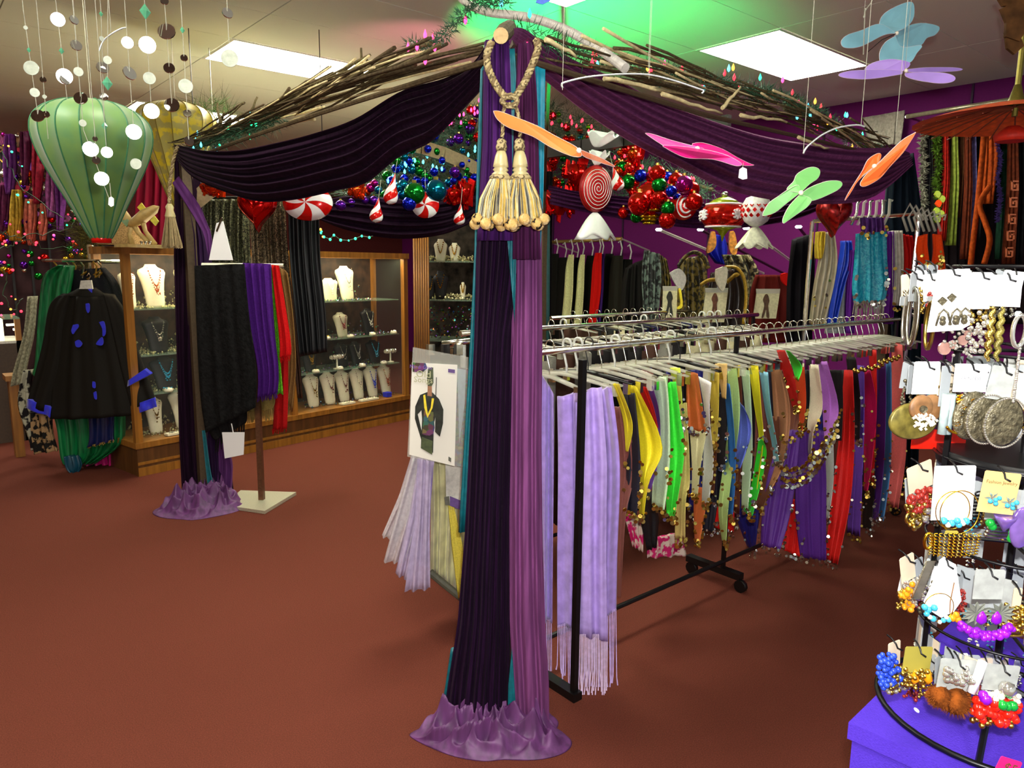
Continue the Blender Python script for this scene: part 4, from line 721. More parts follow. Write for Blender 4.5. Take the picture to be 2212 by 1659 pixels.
for i in range(18):      # little ring pads and bracelets along the shelf fronts
    a = .3 + i * .13; z = SH[1] if i % 2 else SH[0]
    if .7 < a < 1.45: continue
    m = MB(); m.lathe(C(a, .1, z), [(.03, 0), (.034, .012), (.026, .026), (.01, .03)], 10)
    t = T('ring_pad', 'small cream ring pad crowded with rings along the shelf fronts of the case', 'ring pad', C(a, .1, z), 'ring pads along the glass shelves'); B(m, 'pad', MATS['ivory_leatherette'], t, smooth=True)
    mm = MB()
    for k in range(7): mm.octa(C(a + U(-.025, .025), .1 + U(-.02, .02), z + .028), .006)
    B(mm, 'rings', JM[random.choice(['crystal', 'gold', 'amethyst', 'aqua'])], t, kind='stuff')
for a, z, lab in ((1.86, SH[0], 'white bracelet stand on the third shelf beside the gold bib'), (2.5, SH[0], 'white bracelet stand on the third shelf at the right end')):
    t = T('bracelet_stand', lab, 'bracelet stand', C(a, .14, z)); m = MB().lathe(C(a, .14, z), [(.035, 0), (.035, .01), (.008, .014), (.008, .1)], 12); B(m, 'stem', ivory, t, smooth=True)
    B(MB().tube([C(a - .07, .14, z + .11), C(a + .07, .14, z + .11)], .016, 10), 'bar', ivory, t, smooth=True)
    for k in range(5): B(MB().tube([C(a - .055 + .027 * k + .001, .14 + .02 * cos(w), z + .11 + .02 * sin(w)) for w in [j * pi / 6 for j in range(13)]], .004, 4, cap=False), 'bracelet', JM['pearl' if k % 2 else 'crystal'], t)
t = T('jewellery_box', 'small bright blue box on the case floor between two white busts', 'box', C(2.39, .07, z0)); B(cbox(MB(), 2.36, 2.42, .04, .1, z0, z0 + .035), 'box', M('bright_blue_box', (20, 30, 190)), t)
B(cbox(MB(), 2.358, 2.422, .038, .102, z0 + .03, z0 + .042), 'lid', MATS['bright_blue_box'], t)
for i, (a, w) in enumerate(((1.9, .14), (2.15, .2), (.3, .12), (.5, .1))):
    t = T('jewellery_tray', ['cream tray with brooches lying in front of the dark red necklaces', 'cream tray with brooches lying in front of the blue necklace', 'round cream tray at the left end of the case floor', 'cream tray of sparkling brooches beside the far post'][i], 'tray', C(a, .06, z0))
    B(cbox(MB(), a - w / 2, a + w / 2, .03, .09, z0, z0 + .015), 'tray', ivory, t); m = MB()
    for k in range(8): m.octa(C(a + U(-w / 2.3, w / 2.3), .05 + U(-.015, .02), z0 + .02), .007)
    B(m, 'brooches', JM['crystal'], t, kind='stuff')
for k, (z, a0, a1) in enumerate(((z0, .1, .62), (z0, 1.5, 2.55), (SH[0], .1, .62), (SH[0], 1.5, 2.55), (SH[1], .1, .62), (SH[1], 1.5, 2.55), (SH[2], .1, .62), (SH[2], 1.6, 2.3))):
    m = MB()
    for _ in range(150):
        b = U(.1, .42); m.octa(C(U(a0, a1), b, z + U(.004, .012 + .16 * (b > .3) * R())), U(.004, .011), U(.6, 1.6))
    tag(B(m, 'jewellery_heap', M('mixed_trinkets', (190, 150, 110), rough=.25, metal=.5, kind='rainbow', scale=70) if k % 2 else MATS['gold_trinkets_b'] if 'gold_trinkets_b' in MATS else M('gold_trinkets_b', (196, 176, 130), rough=.3, metal=.5, scale=40, var=.6)), 'scattered small jewellery on %s at the %s end of the long case' % (['the floor', 'the third shelf', 'the second shelf', 'the top shelf'][k // 2], 'left' if k % 2 == 0 else 'right'), 'jewellery', kind='stuff')
# fluted oak pilaster and the open shelves beyond
t = T('oak_pilaster', 'tall honey oak fluted pilaster right of the jewellery case', 'pilaster', P(912, 850, 6.9))
pf = Fr(911, 700, 7.35, .15); hw = 17 * pf.k
B(MB().obox(pf.m(0, -.2, .06), pf.R * hw, pf.W * .05, UP * 1.35), 'core', oak, t)
for k in range(7): B(MB().tube([pf.m(-hw + hw * 2 * (k + .5) / 7, -1.5, 0), pf.m(-hw + hw * 2 * (k + .5) / 7, 1.12, 0)], hw / 8.5, 6), 'flute', oak, t, smooth=True)
sh = T('display_shelves', 'open shelf bay crowded with gold jewellery between the pilaster and the near drape', 'shelves', P(975, 850, 7.7))
sf = Fr(975, 600, 7.7); w2 = 58 * sf.k
B(MB().obox(sf.p(0, 0, .45), sf.R * w2, sf.W * .01, UP * sf.o.z), 'back_panel', M('shelf_back', (40, 34, 28), rough=.7, scale=12, var=.8), sh)
for k, v in enumerate((566, 648, 735)): B(MB().obox(sf.p(0, v - 600, .2), sf.R * w2, sf.W * .22, UP * .008), 'shelf', gshelf, sh)
for u, v, wd, hh, mt, lab in ((952, 566, 30, 48, ivory, 'cream bust on the top open shelf beside the pilaster'), (982, 566, 26, 40, ivory, 'small cream hand stand on the top open shelf near the drape'), (952, 646, 36, 60, bvel, 'black bust with gold chain on the middle open shelf'), (930, 646, 24, 50, bvel, 'black bust half hidden behind the pilaster on the middle open shelf'), (1000, 646, 14, 36, ivory, 'slim cream cone stand on the middle open shelf')):
    f = Fr(u, v, 7.75); t = T('necklace_bust', lab, 'jewellery bust', f.o); k = f.k
    pr = [(.3, 0), (.42, .5), (.5, .75), (.22, .92), (.2, 1)]
    B(MB().grid(lambda i, s: (lambda r: f.m(r[0] * cos(2 * pi * i) * wd * k, r[1] * hh * k, r[0] * sin(2 * pi * i) * wd * k * .5))(lerp_poly(pr, s)), 14, 12, True), 'bust', mt, t, smooth=True)
    m = MB()
    for i in range(15): x = -1 + i / 7; m.octa(f.m(x * .22 * wd * k, (.85 - .45 * (1 - abs(x) ** 1.6)) * hh * k, -.26 * wd * k), .01)
    B(m, 'necklace', JM['gold'], t)
for v0, n, g in ((560, 46, 'top'), (642, 46, 'middle'), (728, 60, 'bottom')):
    m = MB()
    for i in range(n * 3):
        p = sf.p(U(-52, 50), v0 - 600 + (U(-6, 5) if v0 < 700 else U(-66, 4)), U(.0, .3)); m.octa(p, U(.006, .018), U(.5, 1.5))
    tag(B(m, 'jewellery_heap', M('gold_trinkets', (150, 118, 60), rough=.3, metal=.7, kind='rainbow', scale=40) if v0 > 700 else M('gold_trinkets_b', (176, 150, 96), rough=.3, metal=.5, scale=40, var=.6)), 'heap of small gold and crystal trinkets on the %s open shelf' % g, 'jewellery', kind='stuff')
# things on top of the long case
t = T('mannequin_hand_display', 'cream wooden sculpture with leaf shapes standing on the left end of the case', 'sculpture', P(300, 530, 5.0)); wd = M('cream_wood', (178, 152, 92), rough=.5, scale=30)
f = Fr(300, 532, 5.0)
B(MB().ball(f.p(8, -58), .075, 14, .55).v and MB().lathe(f.p(14, -62), [(.002, -.13), (.05, -.09), (.075, 0), (.05, .09), (.002, .13)], 14, X=f.U * .6, Y=f.W, Z=(f.R * .85 + f.U * .5).normalized()), 'leaf_body', wd, t, smooth=True)
for a, b in (((-10, -50), (-14, -2)), ((10, -60), (34, -4)), ((-10, -50), (20, -10))): B(MB().tube([f.p(*a), f.p((a[0] + b[0]) / 2 - 6, (a[1] + b[1]) / 2), f.p(*b)], [.02, .014, .02], 8), 'stem', wd, t, smooth=True)
B(MB().lathe(f.p(-22, -58), [(.002, -.05), (.035, 0), (.002, .05)], 12), 'head', wd, t, smooth=True)
B(MB().disc(f.p(8, 0), .17, UP, .02, 20), 'base', wd, t)
for i, (u, v, c) in enumerate(((272, 478, (120, 150, 110)), (306, 448, (206, 190, 60)), (334, 476, (206, 196, 70)))):
    B(poly([(u - 9, v), (u, v - 10), (u + 9, v + 2), (u + 2, v + 12)], 4.98, .01), 'leaf', M('leaf_%d' % i, c), t)
t = T('straw_hat', 'tan straw cone hat standing behind the cream sculpture on the case', 'hat', P(262, 530, 5.05)); f = Fr(268, 530, 5.1)
B(MB().lathe(f.o, [(.16, 0), (.15, .01), (.1, .12), (.04, .22), (.005, .27)], 20), 'cone', M('straw', (150, 120, 76), rough=.8, scale=120, var=.3, bump=.3), t, smooth=True); B(MB().lathe(f.o, [(.162, 0), (.166, .008), (.15, .014)], 20), 'rim', MATS['straw'], t)
t = T('goblet', 'row of small silver trinkets on top of the case beside the far tassel', 'trinket', P(312, 530, 5.0))
for k in range(3): B(MB().lathe(P(306 + 9 * k, 531, 4.97), [(.012, 0), (.004, .01), (.012, .03)], 8), 'cup', silver, t, smooth=True)
# ================================================================ scarf stand
st = T('scarf_stand', 'chrome T stand with square steel base holding fringed scarves', 'stand', (1.67, 4.4, 0)); steel = M('brushed_steel', (190, 186, 164), rough=.4, metal=.5, scale=200)
B(MB().prism([P(u, v, ('Z', 0.012)) for u, v in ((520, 1062), (640, 1066), (572, 1107), (482, 1094))], UP * .02), 'base', steel, st)
B(MB().tube([P(566, 1090, 4.42), P(558, 900, 4.46), P(550, 580, 4.6)], .022, 4), 'pole', M('bronze_pole', (112, 80, 60), rough=.3, metal=.7), st)
B(MB().tube([P(436, 572, 4.42), P(612, 574, 4.5)], .012, 8), 'cross_arm', steel, st)
def hang(nm_, lab, cat, L_, R_, d, mat, fo=3, am=.012, th=.03, fr=0, frm=None, par=None):
    t = T(nm_, lab, cat, P(*L_[-1], d)); B(cloth(sm(L_, 4), sm(R_, 4), d, d, folds=fo, amp=am, th=th, nu=int(max(14, fo * 7)), nv=18, taper=False), 'cloth', mat, t, smooth=True)
    if fr:
        m = MB(); a, b = L_[-1], R_[-1]; n = max(6, int(abs(b[0] - a[0]) / 2))
        for i in range(n):
            x = i / n; u = a[0] + (b[0] - a[0]) * x; v = a[1] + (b[1] - a[1]) * x - 3; k = U(-4, 4); m.tube([P(u, v, d), P(u + k, v + fr * U(.6, 1.1), d)], .003, 3, cap=False)
        B(m, 'fringe', frm or mat, t, kind='stuff')
    return t
bs = M('black_shawl_knit', (16, 16, 16), rough=.9, scale=50, var=.5, bump=.5)
hang('scarf', 'wide black knitted shawl with long fringe on the scarf stand', 'scarf', [(420, 574), (424, 700), (432, 850), (444, 935)], [(528, 570), (540, 700), (554, 800), (552, 880)], 4.36, bs, 4, .005, .08, 0)
hang('scarf', 'lower black shawl layer hanging nearly to the floor on the left of the stand', 'scarf', [(430, 700), (440, 850), (452, 930), (466, 950)], [(510, 700), (528, 850), (534, 900), (530, 915)], 4.4, M('black_shawl_knit2', (22, 20, 20), rough=.9, scale=60, bump=.5), 4, .015, .05, 32)
hang('scarf', 'deep purple scarf next to the black shawl on the stand', 'scarf', [(524, 568), (540, 700), (556, 800), (556, 858)], [(584, 570), (590, 700), (600, 800), (598, 850)], 4.42, M('deep_violet_wool', (64, 22, 104), rough=.9, scale=80, bump=.3), 4, .012, .05, 14)
hang('scarf', 'bright green lace edged scarf between the purple and red scarves', 'scarf', [(580, 574), (590, 680), (598, 780), (592, 850)], [(594, 574), (600, 680), (606, 780), (612, 850)], 4.5, M('green_lace', (84, 150, 30), rough=.8, scale=90, kind='spots', col2=(110, 190, 40)), 2, .01, .03, 6)
hang('scarf', 'bright red scarf with fringed end on the stand', 'scarf', [(586, 572), (594, 650), (604, 740), (604, 772)], [(602, 574), (614, 650), (628, 740), (628, 768)], 4.46, M('red_wool', (176, 12, 14), rough=.85, bump=.3, scale=120), 2, .01, .03, 14)
hang('scarf', 'lower end of a darker red scarf hanging below the green lace scarf', 'scarf', [(594, 770), (592, 850), (588, 930)], [(622, 770), (622, 850), (620, 925)], 4.52, M('dark_red_wool', (150, 12, 14), rough=.85, bump=.3, scale=120), 2, .01, .03, 12)
hang('scarf', 'tan brown scarf at the right of the stand', 'scarf', [(598, 574), (616, 680), (626, 780), (616, 860)], [(622, 590), (634, 680), (640, 790), (632, 890)], 4.6, M('tan_wool', (120, 86, 46), rough=.85, bump=.3, scale=120), 2, .01, .03, 8)
hang('scarf', 'olive gold fringed scarf end showing under the purple scarf', 'scarf', [(528, 850), (530, 870), (536, 890)], [(596, 850), (594, 870), (588, 885)], 4.48, M('olive_gold', (110, 94, 50), rough=.7), 2, .01, .02, 26, M('olive_fringe', (130, 110, 60)))
t = T('price_tag', 'large blank white paper tag on top of the scarf stand', 'tag', P(480, 565, 4.3)); pw_ = M('white_paper', (226, 226, 226), rough=.7, var=.02, scale=3)
B(MB().prism([P(u, v, 4.3) for u, v in ((468, 482), (482, 478), (503, 562), (452, 562))], FW * .01), 'paper', pw_, t); B(MB().tube([P(468, 500, 4.29), P(480, 470, 4.29)], .006, 6), 'clip', chrome, t)
t = T('price_tag', 'blank white paper tag hanging under the black shawl', 'tag', P(505, 985, 4.36)); B(MB().prism([P(u, v, 4.36) for u, v in ((480, 934), (528, 934), (526, 982), (486, 990))], FW * .008), 'paper', pw_, t); B(MB().tube([P(500, 915, 4.36), P(504, 936, 4.36)], .003, 5), 'string', pw_, t)
t = T('ceiling_rail', 'thin black rail hung from the ceiling behind the scarf stand', 'rail', P(560, 428, 4.97)); a, b = P(428, 428, 4.97), P(700, 428, 4.97)
B(MB().tube([a, b], .012, 8), 'rail', blk, t)
for p in (a, b): B(MB().tube([p, Vector((p.x, p.y, H))], .003, 4), 'cord', blk, t)
# dark glittering curtains and shawls behind the stand
gl = M('dark_glitter_cloth', (44, 46, 34), rough=.35, kind='glitter', scale=160, metal=.3, bump=.4, col2=(120, 120, 84))
hang('glitter_shawl', 'dark grey green sequinned shawl hanging behind the white tag', 'shawl', [(436, 430), (436, 500), (438, 572)], [(540, 430), (538, 500), (540, 572)], 4.9, gl, 7, .02, .04)
hang('glitter_shawl', 'olive and bronze sequinned shawl hanging behind the red heart', 'shawl', [(538, 430), (540, 500), (546, 600)], [(616, 430), (618, 500), (628, 640)], 4.95, M('bronze_glitter_cloth', (58, 48, 34), rough=.35, kind='glitter', scale=160, metal=.3, bump=.4, col2=(150, 130, 96)), 6, .02, .04)
hang('glitter_shawl', 'long black silk robe hanging left of the lit busts', 'robe', [(624, 440), (628, 560), (640, 680), (650, 770)], [(690, 440), (692, 560), (704, 680), (708, 760)], 4.9, M('black_silk', (8, 9, 12), rough=.5), 4, .02, .08)
hang('glitter_shawl', 'brown beaded shawl edge under the tan scarf', 'shawl', [(604, 600), (622, 690), (634, 780), (642, 860)], [(628, 600), (640, 690), (648, 780), (654, 860)], 5.0, M('brown_bead_cloth', (74, 50, 36), rough=.4, kind='glitter', scale=120), 2, .01, .03)
# ================================================================ christmas ornaments under the far side of the canopy
random.seed(21)
g = T('pine_garland', 'thick green pine garland hung with ornaments along the far left beam', 'garland', (3.0, 4.85, 2.4))
nm = MB(); pA = lambda a: P(*a, ('Y', 4.9))
def region_pts(polys):
    out = []
    for (u0, u1, v0, v1, n) in polys:
        for _ in range(n): out.append((U(u0, u1), U(v0, v1)))
    return out
for (u, v) in region_pts([(740, 800, 370, 430, 26), (800, 860, 330, 440, 40), (860, 1040, 240, 440, 150), (900, 1035, 225, 320, 60)]):
    if v < 440 - (u - 740) * .72 - 40 and u < 1000: continue
    needles(nm, P(u, v, ('Y', U(4.85, 5.2))), .09, 24, .1)
B(nm, 'needles', pine, g, kind='stuff'); B(MB().tube([P(u, v, ('Y', 5.0)) for u, v in ((740, 410), (850, 390), (950, 330), (1040, 300))], .015, 6), 'stem', bark, g)
g2 = T('pine_garland', 'thick green pine garland hung with ornaments along the far right beam', 'garland', (4.6, 3.4, 2.4))
nm = MB()
for (u, v) in region_pts([(1180, 1330, 225, 330, 90), (1180, 1400, 320, 440, 90), (1380, 1540, 350, 430, 70)]):
    if v < 215 + (u - 1180) * .55: continue
    needles(nm, P(u, v, ('X', U(4.5, 4.9))), .09, 24, .1)
B(nm, 'needles', pine, g2, kind='stuff'); B(MB().tube([P(u, v, ('X', 4.7)) for u, v in ((1190, 300), (1300, 340), (1420, 380), (1540, 410))], .015, 6), 'stem', bark, g2)
OC = dict(blue=(16, 30, 190), teal=(0, 96, 130), green=(10, 120, 34), purple=(84, 20, 150), magenta=(150, 10, 110), red=(200, 12, 8), orange=(210, 60, 10), gold=(196, 160, 30), lime=(90, 170, 20))
OM = {k: M('ornament_' + k, v, rough=.12, metal=.85, var=.02) for k, v in OC.items()}
cap = M('ornament_cap', (200, 176, 90), rough=.3, metal=1); BM = {}
def ball(c, r, col, lab=None, grp=None):
    t = T('ornament', lab or 'shiny %s ball ornament in the garland on the far %s beam' % (col, grp), 'ornament', c, None if lab else '%s balls on the far %s beam' % (col, grp))
    if col not in BM:
        m = MB().ball((0, 0, 0), 1, 16); me = bpy.data.meshes.new('ball'); me.from_pydata([tuple(v) for v in m.v], [], m.f); me.polygons.foreach_set('use_smooth', [True] * len(me.polygons)); me.materials.append(OM[col])
        m = MB().tube([(0, 0, .95), (0, 0, 1.2)], .22, 6); mc = bpy.data.meshes.new('cap'); mc.from_pydata([tuple(v) for v in m.v], [], m.f); mc.materials.append(cap); BM[col] = (me, mc)
    link(BM[col][0], 'ball', c, t, scl=r); link(BM[col][1], 'cap', c, t, scl=r)
def scatter(n, polys, cols, pl, side, rmin, rmax, cond=lambda u, v: True):
    k = 0
    while k < n:
        u0, u1, v0, v1 = random.choice(polys); u, v = U(u0, u1), U(v0, v1)
        if not cond(u, v): continue
        c = P(u, v, (pl[0], pl[1] + U(-.12, .1))); ball(c, U(rmin, rmax), random.choice(cols), None, side); k += 1
ok1 = lambda u, v: v > 440 - (u - 740) * .72 - 30 or u > 1000 or v > 400
scatter(70, [(800, 1035, 320, 440), (870, 1035, 340, 430)], ['blue', 'blue', 'blue', 'teal', 'green', 'green', 'teal'], ('Y', 4.72), 'left', .02, .042, ok1)
scatter(26, [(925, 1035, 235, 310)], ['blue', 'red', 'green', 'purple', 'blue', 'magenta'], ('Y', 4.85), 'left', .02, .05)
scatter(14, [(740, 820, 385, 450)], ['teal', 'magenta', 'purple', 'orange'], ('Y', 4.72), 'left', .02, .035)
scatter(34, [(1340, 1500, 350, 470)], ['red', 'red', 'green', 'magenta', 'red', 'blue', 'orange'], ('X', 4.35), 'right', .025, .06, lambda u, v: v > 345 + (u - 1340) * .35)
scatter(26, [(1185, 1260, 330, 440)], ['green', 'red', 'red', 'orange'], ('X', 4.5), 'right', .025, .05)
scatter(24, [(1190, 1330, 240, 320)], ['green', 'red', 'lime', 'purple', 'red', 'teal'], ('X', 4.6), 'right', .018, .04, lambda u, v: v > 215 + (u - 1180) * .6)
scatter(18, [(1330, 1420, 310, 380)], ['red', 'green', 'orange', 'red'], ('X', 4.4), 'right', .02, .045, lambda u, v: v > 290 + (u - 1300) * .5)
def tinsel(pts, n, pl, names_):
    for i in range(n):
        pass
for pth, nmn, lab in (([(800, 470), (850, 400), (900, 350), (960, 360), (1030, 330)], 'cyan', 'string of cyan lights in the garland on the far left beam'), ([(860, 330), (930, 290), (1000, 260), (1035, 230)], 'pink', 'string of pink lights high in the garland on the far left beam'),
                      ([(1190, 260), (1240, 270), (1290, 300), (1400, 380), (1500, 400)], 'red', 'string of red lights in the garland on the far right beam')):
    t = T('light_string', lab, 'lights', P(*pth[0], 5.2)); pl = ('Y', 4.7) if nmn != 'red' else ('X', 4.4); cc = dict(CB)[nmn]
    q = [P(u + U(-8, 8), v + U(-14, 14), pl) for u, v in sm(pth, 7)]
    B(MB().tube(q, .003, 4), 'wire', M('green_wire', (10, 50, 24)), t)
    for p in q[::1]: B(MB().lathe(p, [(.003, 0), (.009, .008), (.009, .02), (.001, .034)], 6), 'bulb', M('bulb_' + nmn, cc, emit=3.5), t, smooth=True)
# ---- big ornaments
wht = M('white_glaze', (214, 212, 214), rough=.25, var=.02); rdg = M('red_glaze', (196, 16, 12), rough=.15, metal=.3, var=.03); rdm = M('red_matte', (166, 10, 16), rough=.35, metal=.2)
def string(par, a, b, r=.002): B(MB().tube([a, b], r, 4), 'string', M('nylon_string', (170, 170, 150)), par)
def mint(u, v, ru, rv, d, lab, n=8, rot=0., half=False):
    f = Fr(u, v, d); t = T('candy_ornament', lab, 'ornament', f.o); k = f.k
    for s in range(n):
        a0, a1 = rot + 2 * pi * s / n, rot + 2 * pi * (s + 1) / n; m = MB()
        def fn(i, j):       # curved wedge of a domed disc
            r = .02 + .98 * j; w = a0 + (a1 - a0) * i + .5 * (r ** 1.5); z = (1 - r * r) ** .5 * .35 if r < 1 else 0
            return f.p(cos(w) * ru * r, sin(w) * rv * r, -z * ru * k - .01)
        m.grid(fn, 6, 8)
        m.grid(lambda i, j: f.p(cos(a0 + (a1 - a0) * i + .5 * (.02 + .98 * j) ** 1.5) * ru * (.02 + .98 * j), sin(a0 + (a1 - a0) * i + .5 * (.02 + .98 * j) ** 1.5) * rv * (.02 + .98 * j), .35 * ru * k * (1 - j * j) ** .5 + .01), 6, 8)
        m.grid(lambda i, j: f.p(cos(a0 + (a1 - a0) * i + .5) * ru, sin(a0 + (a1 - a0) * i + .5) * rv, -.01 + .02 * j), 6, 2)
        B(m, 'stripe', rdg if s % 2 else wht, t, smooth=True)
    string(t, f.p(0, -rv), f.p(0, -rv - 45)); return t
mint(665, 438, 52, 37, ('Y', 4.45), 'big round red and white peppermint ornament half hidden by the left swag', 10, .3)
mint(919, 443, 29, 27, ('Y', 4.5), 'small round red and white peppermint ornament under the blue and green balls', 8, .1)
def drop(u, v0, v1, w, d, lab, turns=1.1, tilt=0.):
    f = Fr(u, v1, d, 0, tilt); h = (v1 - v0) * f.k; r = w / 2 * f.k; t = T('swirl_ornament', lab, 'ornament', f.o); n = 24
    prof = [(0.01, 0), (.55, .03), (.9, .12), (1, .25), (.86, .42), (.6, .55), (.38, .7), (.22, .85), (.05, 1)]
    for s in range(4):
        def fn(i, j, s=s):
            rr = lerp_poly(prof, j); w_ = 2 * pi * (s + i) / 4 + turns * 2 * pi * j; return f.m(rr[0] * r * cos(w_), rr[1] * h, rr[0] * r * sin(w_))
        B(MB().grid(fn, 7, 26), 'stripe', rdg if s % 2 else wht, t, smooth=True)
    string(t, f.m(0, h), f.m(0, h + .12))
drop(841, 378, 442, 31, ('Y', 4.4), 'large red and white swirl drop ornament, upper of the pair at the left', 1.0, .2)
drop(811, 430, 481, 29, ('Y', 4.36), 'red and white swirl drop ornament, lower of the pair at the left', 1.0, .15)
drop(991, 442, 486, 25, ('Y', 4.5), 'small red and white swirl drop ornament beside the gold tassel', 1.0, .1)
drop(1338, 362, 412, 28, ('X', 4.2), 'red and white swirl drop ornament just right of the red lollipop', 1.0, -.3)
ball(P(895, 418, ('Y', 4.4)), .075, 'green', 'big shiny green ball ornament left of the big teal ball'); ball(P(942, 412, ('Y', 4.45)), .08, 'teal', 'biggest teal blue ball ornament above the small peppermint')
ball(P(982, 372, ('Y', 4.5)), .04, 'purple', 'purple ball ornament right above the teal ball'); ball(P(884, 440, ('Y', 4.4)), .05, 'blue', 'blue ball ornament left of the small peppermint'); ball(P(736, 444, ('Y', 4.4)), .035, 'purple', 'lone purple ball hanging right of the big peppermint')
# lollipop
t = T('lollipop_ornament', 'large red wrapped candy ornament with a thin white spiral and white skirt', 'ornament', P(1287, 515, ('X', 4.1)))
f = Fr(1287, 408, ('X', 4.1), .25); k = f.k; ra, rb = 36 * k, 48 * k
def dome(i, j, s=1):
    w = 2 * pi * i; r = j; return f.m(cos(w) * ra * r, sin(w) * rb * r, s * (.045 * (1 - r ** 4) + .012))
m = MB(); m.grid(lambda i, j: dome(i, j, -1), 36, 8, True); m.grid(lambda i, j: dome(i, j, 1), 36, 8, True); m.grid(lambda i, j: f.m(cos(2 * pi * i) * ra, sin(2 * pi * i) * rb, -.012 + .024 * j), 36, 2)
B(m, 'candy_disc', rdm, t, smooth=True)
m = MB(); sp = []
for i in range(150):
    q_ = i / 149; r = .03 + .9 * q_; w = q_ * 6.2 * 2 * pi; sp.append(f.m(cos(w) * ra * r, sin(w) * rb * r, -(.045 * (1 - r ** 4) + .014)))
B(MB().tube(sp, .0028, 5), 'spiral', wht, t, smooth=True)
def skirt(f, dv0, dv1, w0, w1, name, mat, par, waves=5, up=False, tilt=0):
    def fn(i, j):
        w = 2 * pi * i; hw = w0 + (w1 - w0) * j ** .8; wv = 1 + .12 * cos(waves * w) * j; v = dv0 + (dv1 - dv0) * j + 6 * sin(waves * w + 1) * j * (1 if not up else -1) - abs(sin(w)) * 0
        return f.p(cos(w) * hw * wv + tilt * j, v, sin(w) * hw * wv * .45 * f.k)
    B(MB().grid(fn, 60, 10, True), name, mat, par, smooth=True)
skirt(f, 48, 100, 5, 44, 'white_skirt', wht, t); skirt(f, -48, -72, 4, 22, 'white_top_wrap', wht, t, up=True, tilt=5); skirt(f, -84, -110, 6, 34, 'white_top_wrap', wht, t, up=True, tilt=12)
# harlequin candy
t = T('harlequin_ornament', 'red and white diamond patterned candy ornament with a pale skirt', 'ornament', P(1635, 530, ('X', 4.0))); f = Fr(1634, 455, ('X', 4.0)); k = f.k
hq = M('harlequin_white', (206, 204, 200), rough=.3)
prof = [(.2, -32), (.75, -26), (1, -12), (1, 8), (.8, 22), (.45, 30), (.15, 34)]
B(MB().lathe(f.o, [(r * 30 * k, -v * k) for r, v in reversed(prof)], 24), 'bulb', hq, t, smooth=True)
for r_ in range(5):
    for c_ in range(14):
        w = 2 * pi * (c_ + .5 * (r_ % 2)) / 14; v = -22 + r_ * 11
        if abs(v) > 30: continue
        R0 = lambda vv: 30 * k * (1.012 * max(.3, 1 - max(0, abs(vv) - 8) ** 1.6 / 130))
        def dp(dw, dv): rr = R0(v + dv); return f.o + Vector((cos(w + dw) * rr, sin(w + dw) * rr, -(v + dv) * k))
        c0 = dp(0, 0); nrm = Vector((cos(w), sin(w), 0)); 
        B(MB().prism([dp(-.15, 0), dp(0, -5), dp(.15, 0), dp(0, 5)], nrm * .012), 'diamond', rdg, t)
skirt(f, 32, 74, 4, 37, 'pale_skirt', M('pale_glaze', (204, 206, 178), rough=.35), t, 6)
# lantern ornament with snowflakes
t = T('snowflake_ornament', 'wide red lantern ornament with white snowflakes and lime green cap and point', 'ornament', P(1560, 512, ('X', 4.0))); f = Fr(1563, 465, ('X', 4.0)); k = f.k
lime = M('lime_glaze', (130, 140, 20), rough=.25, metal=.3)
B(MB().lathe(f.o, [(36 * k, -24 * k), (45 * k, -12 * k), (48 * k, 0), (45 * k, 12 * k), (36 * k, 22 * k)], 30), 'red_body', M('red_mercury_glass', (176, 20, 10), rough=.12, metal=.7, scale=30, var=.5), t, smooth=True)
for h, r in ((-24, 36), (22, 37)): B(MB().tube([f.o + Vector((cos(w) * r * k, sin(w) * r * k, h * k)) for w in [j * pi / 14 for j in range(29)]], .006, 6, cap=False), 'white_rim', wht, t, smooth=True)
B(MB().lathe(f.o, [(35 * k, 22 * k), (24 * k, 31 * k), (10 * k, 37 * k), (3 * k, 39 * k)], 24), 'lime_cap', lime, t, smooth=True)
B(MB().lathe(f.o, [(1 * k, -54 * k), (4 * k, -42 * k), (12 * k, -32 * k), (30 * k, -25 * k)], 24), 'lime_point', lime, t, smooth=True)
B(MB().lathe(f.o, [(5 * k, 38 * k), (8 * k, 43 * k), (5 * k, 48 * k)], 12), 'silver_cap', silver, t, smooth=True)
for w0 in [-1.95 + .95 * q_ for q_ in range(6)]:
    m = MB(); nrm = Vector((cos(w0), sin(w0), 0)); tg = Vector((-sin(w0), cos(w0), 0)); c0 = f.o + nrm * 48.5 * k
    for a in range(4):
        d = tg * cos(a * pi / 4) + UP * sin(a * pi / 4); m.obox(c0, d * 11 * k, nrm.cross(d) * 1.8 * k, nrm * .006)
    B(m, 'snowflake', wht, t)
# swirl ball, urn, heart etc
t = T('target_ornament', 'red round ornament with a broad white spiral behind the red balls', 'ornament', P(1473, 478, ('X', 4.3))); f = Fr(1476, 446, ('X', 4.3)); k = f.k
B(MB().ball(f.o, 29 * k, 22), 'ball', rdg, t, smooth=True)
for r0, a0, a1, w in ((6, 0, 6.3, 3), (15, .3, 5.6, 4.5), (23, 1.2, 4.6, 3)):
    q = []
    for i in range(30):
        a = a0 + (a1 - a0) * i / 29 + .8; x, y = cos(a) * r0 * .8, sin(a) * r0; z = math.sqrt(max(0, 30.0 ** 2 - x * x - y * y)); q.append(f.m(x * k, y * k, -z * k))
    B(MB().tube(q, w * k * .8, 6, flat=.5), 'white_spiral', wht, t, smooth=True)
t = T('urn_ornament', 'red and gold hot air balloon shaped ornament left of the white spiral ornament', 'ornament', P(1405, 480, ('X', 4.3))); f = Fr(1404, 440, ('X', 4.3)); k = f.k
B(MB().lathe(f.o, [(14 * k, -34 * k), (24 * k, -14 * k), (33 * k, 8 * k), (30 * k, 30 * k), (14 * k, 44 * k)], 20, wob=.06, lob=8), 'red_bowl', OM['red'], t, smooth=True)
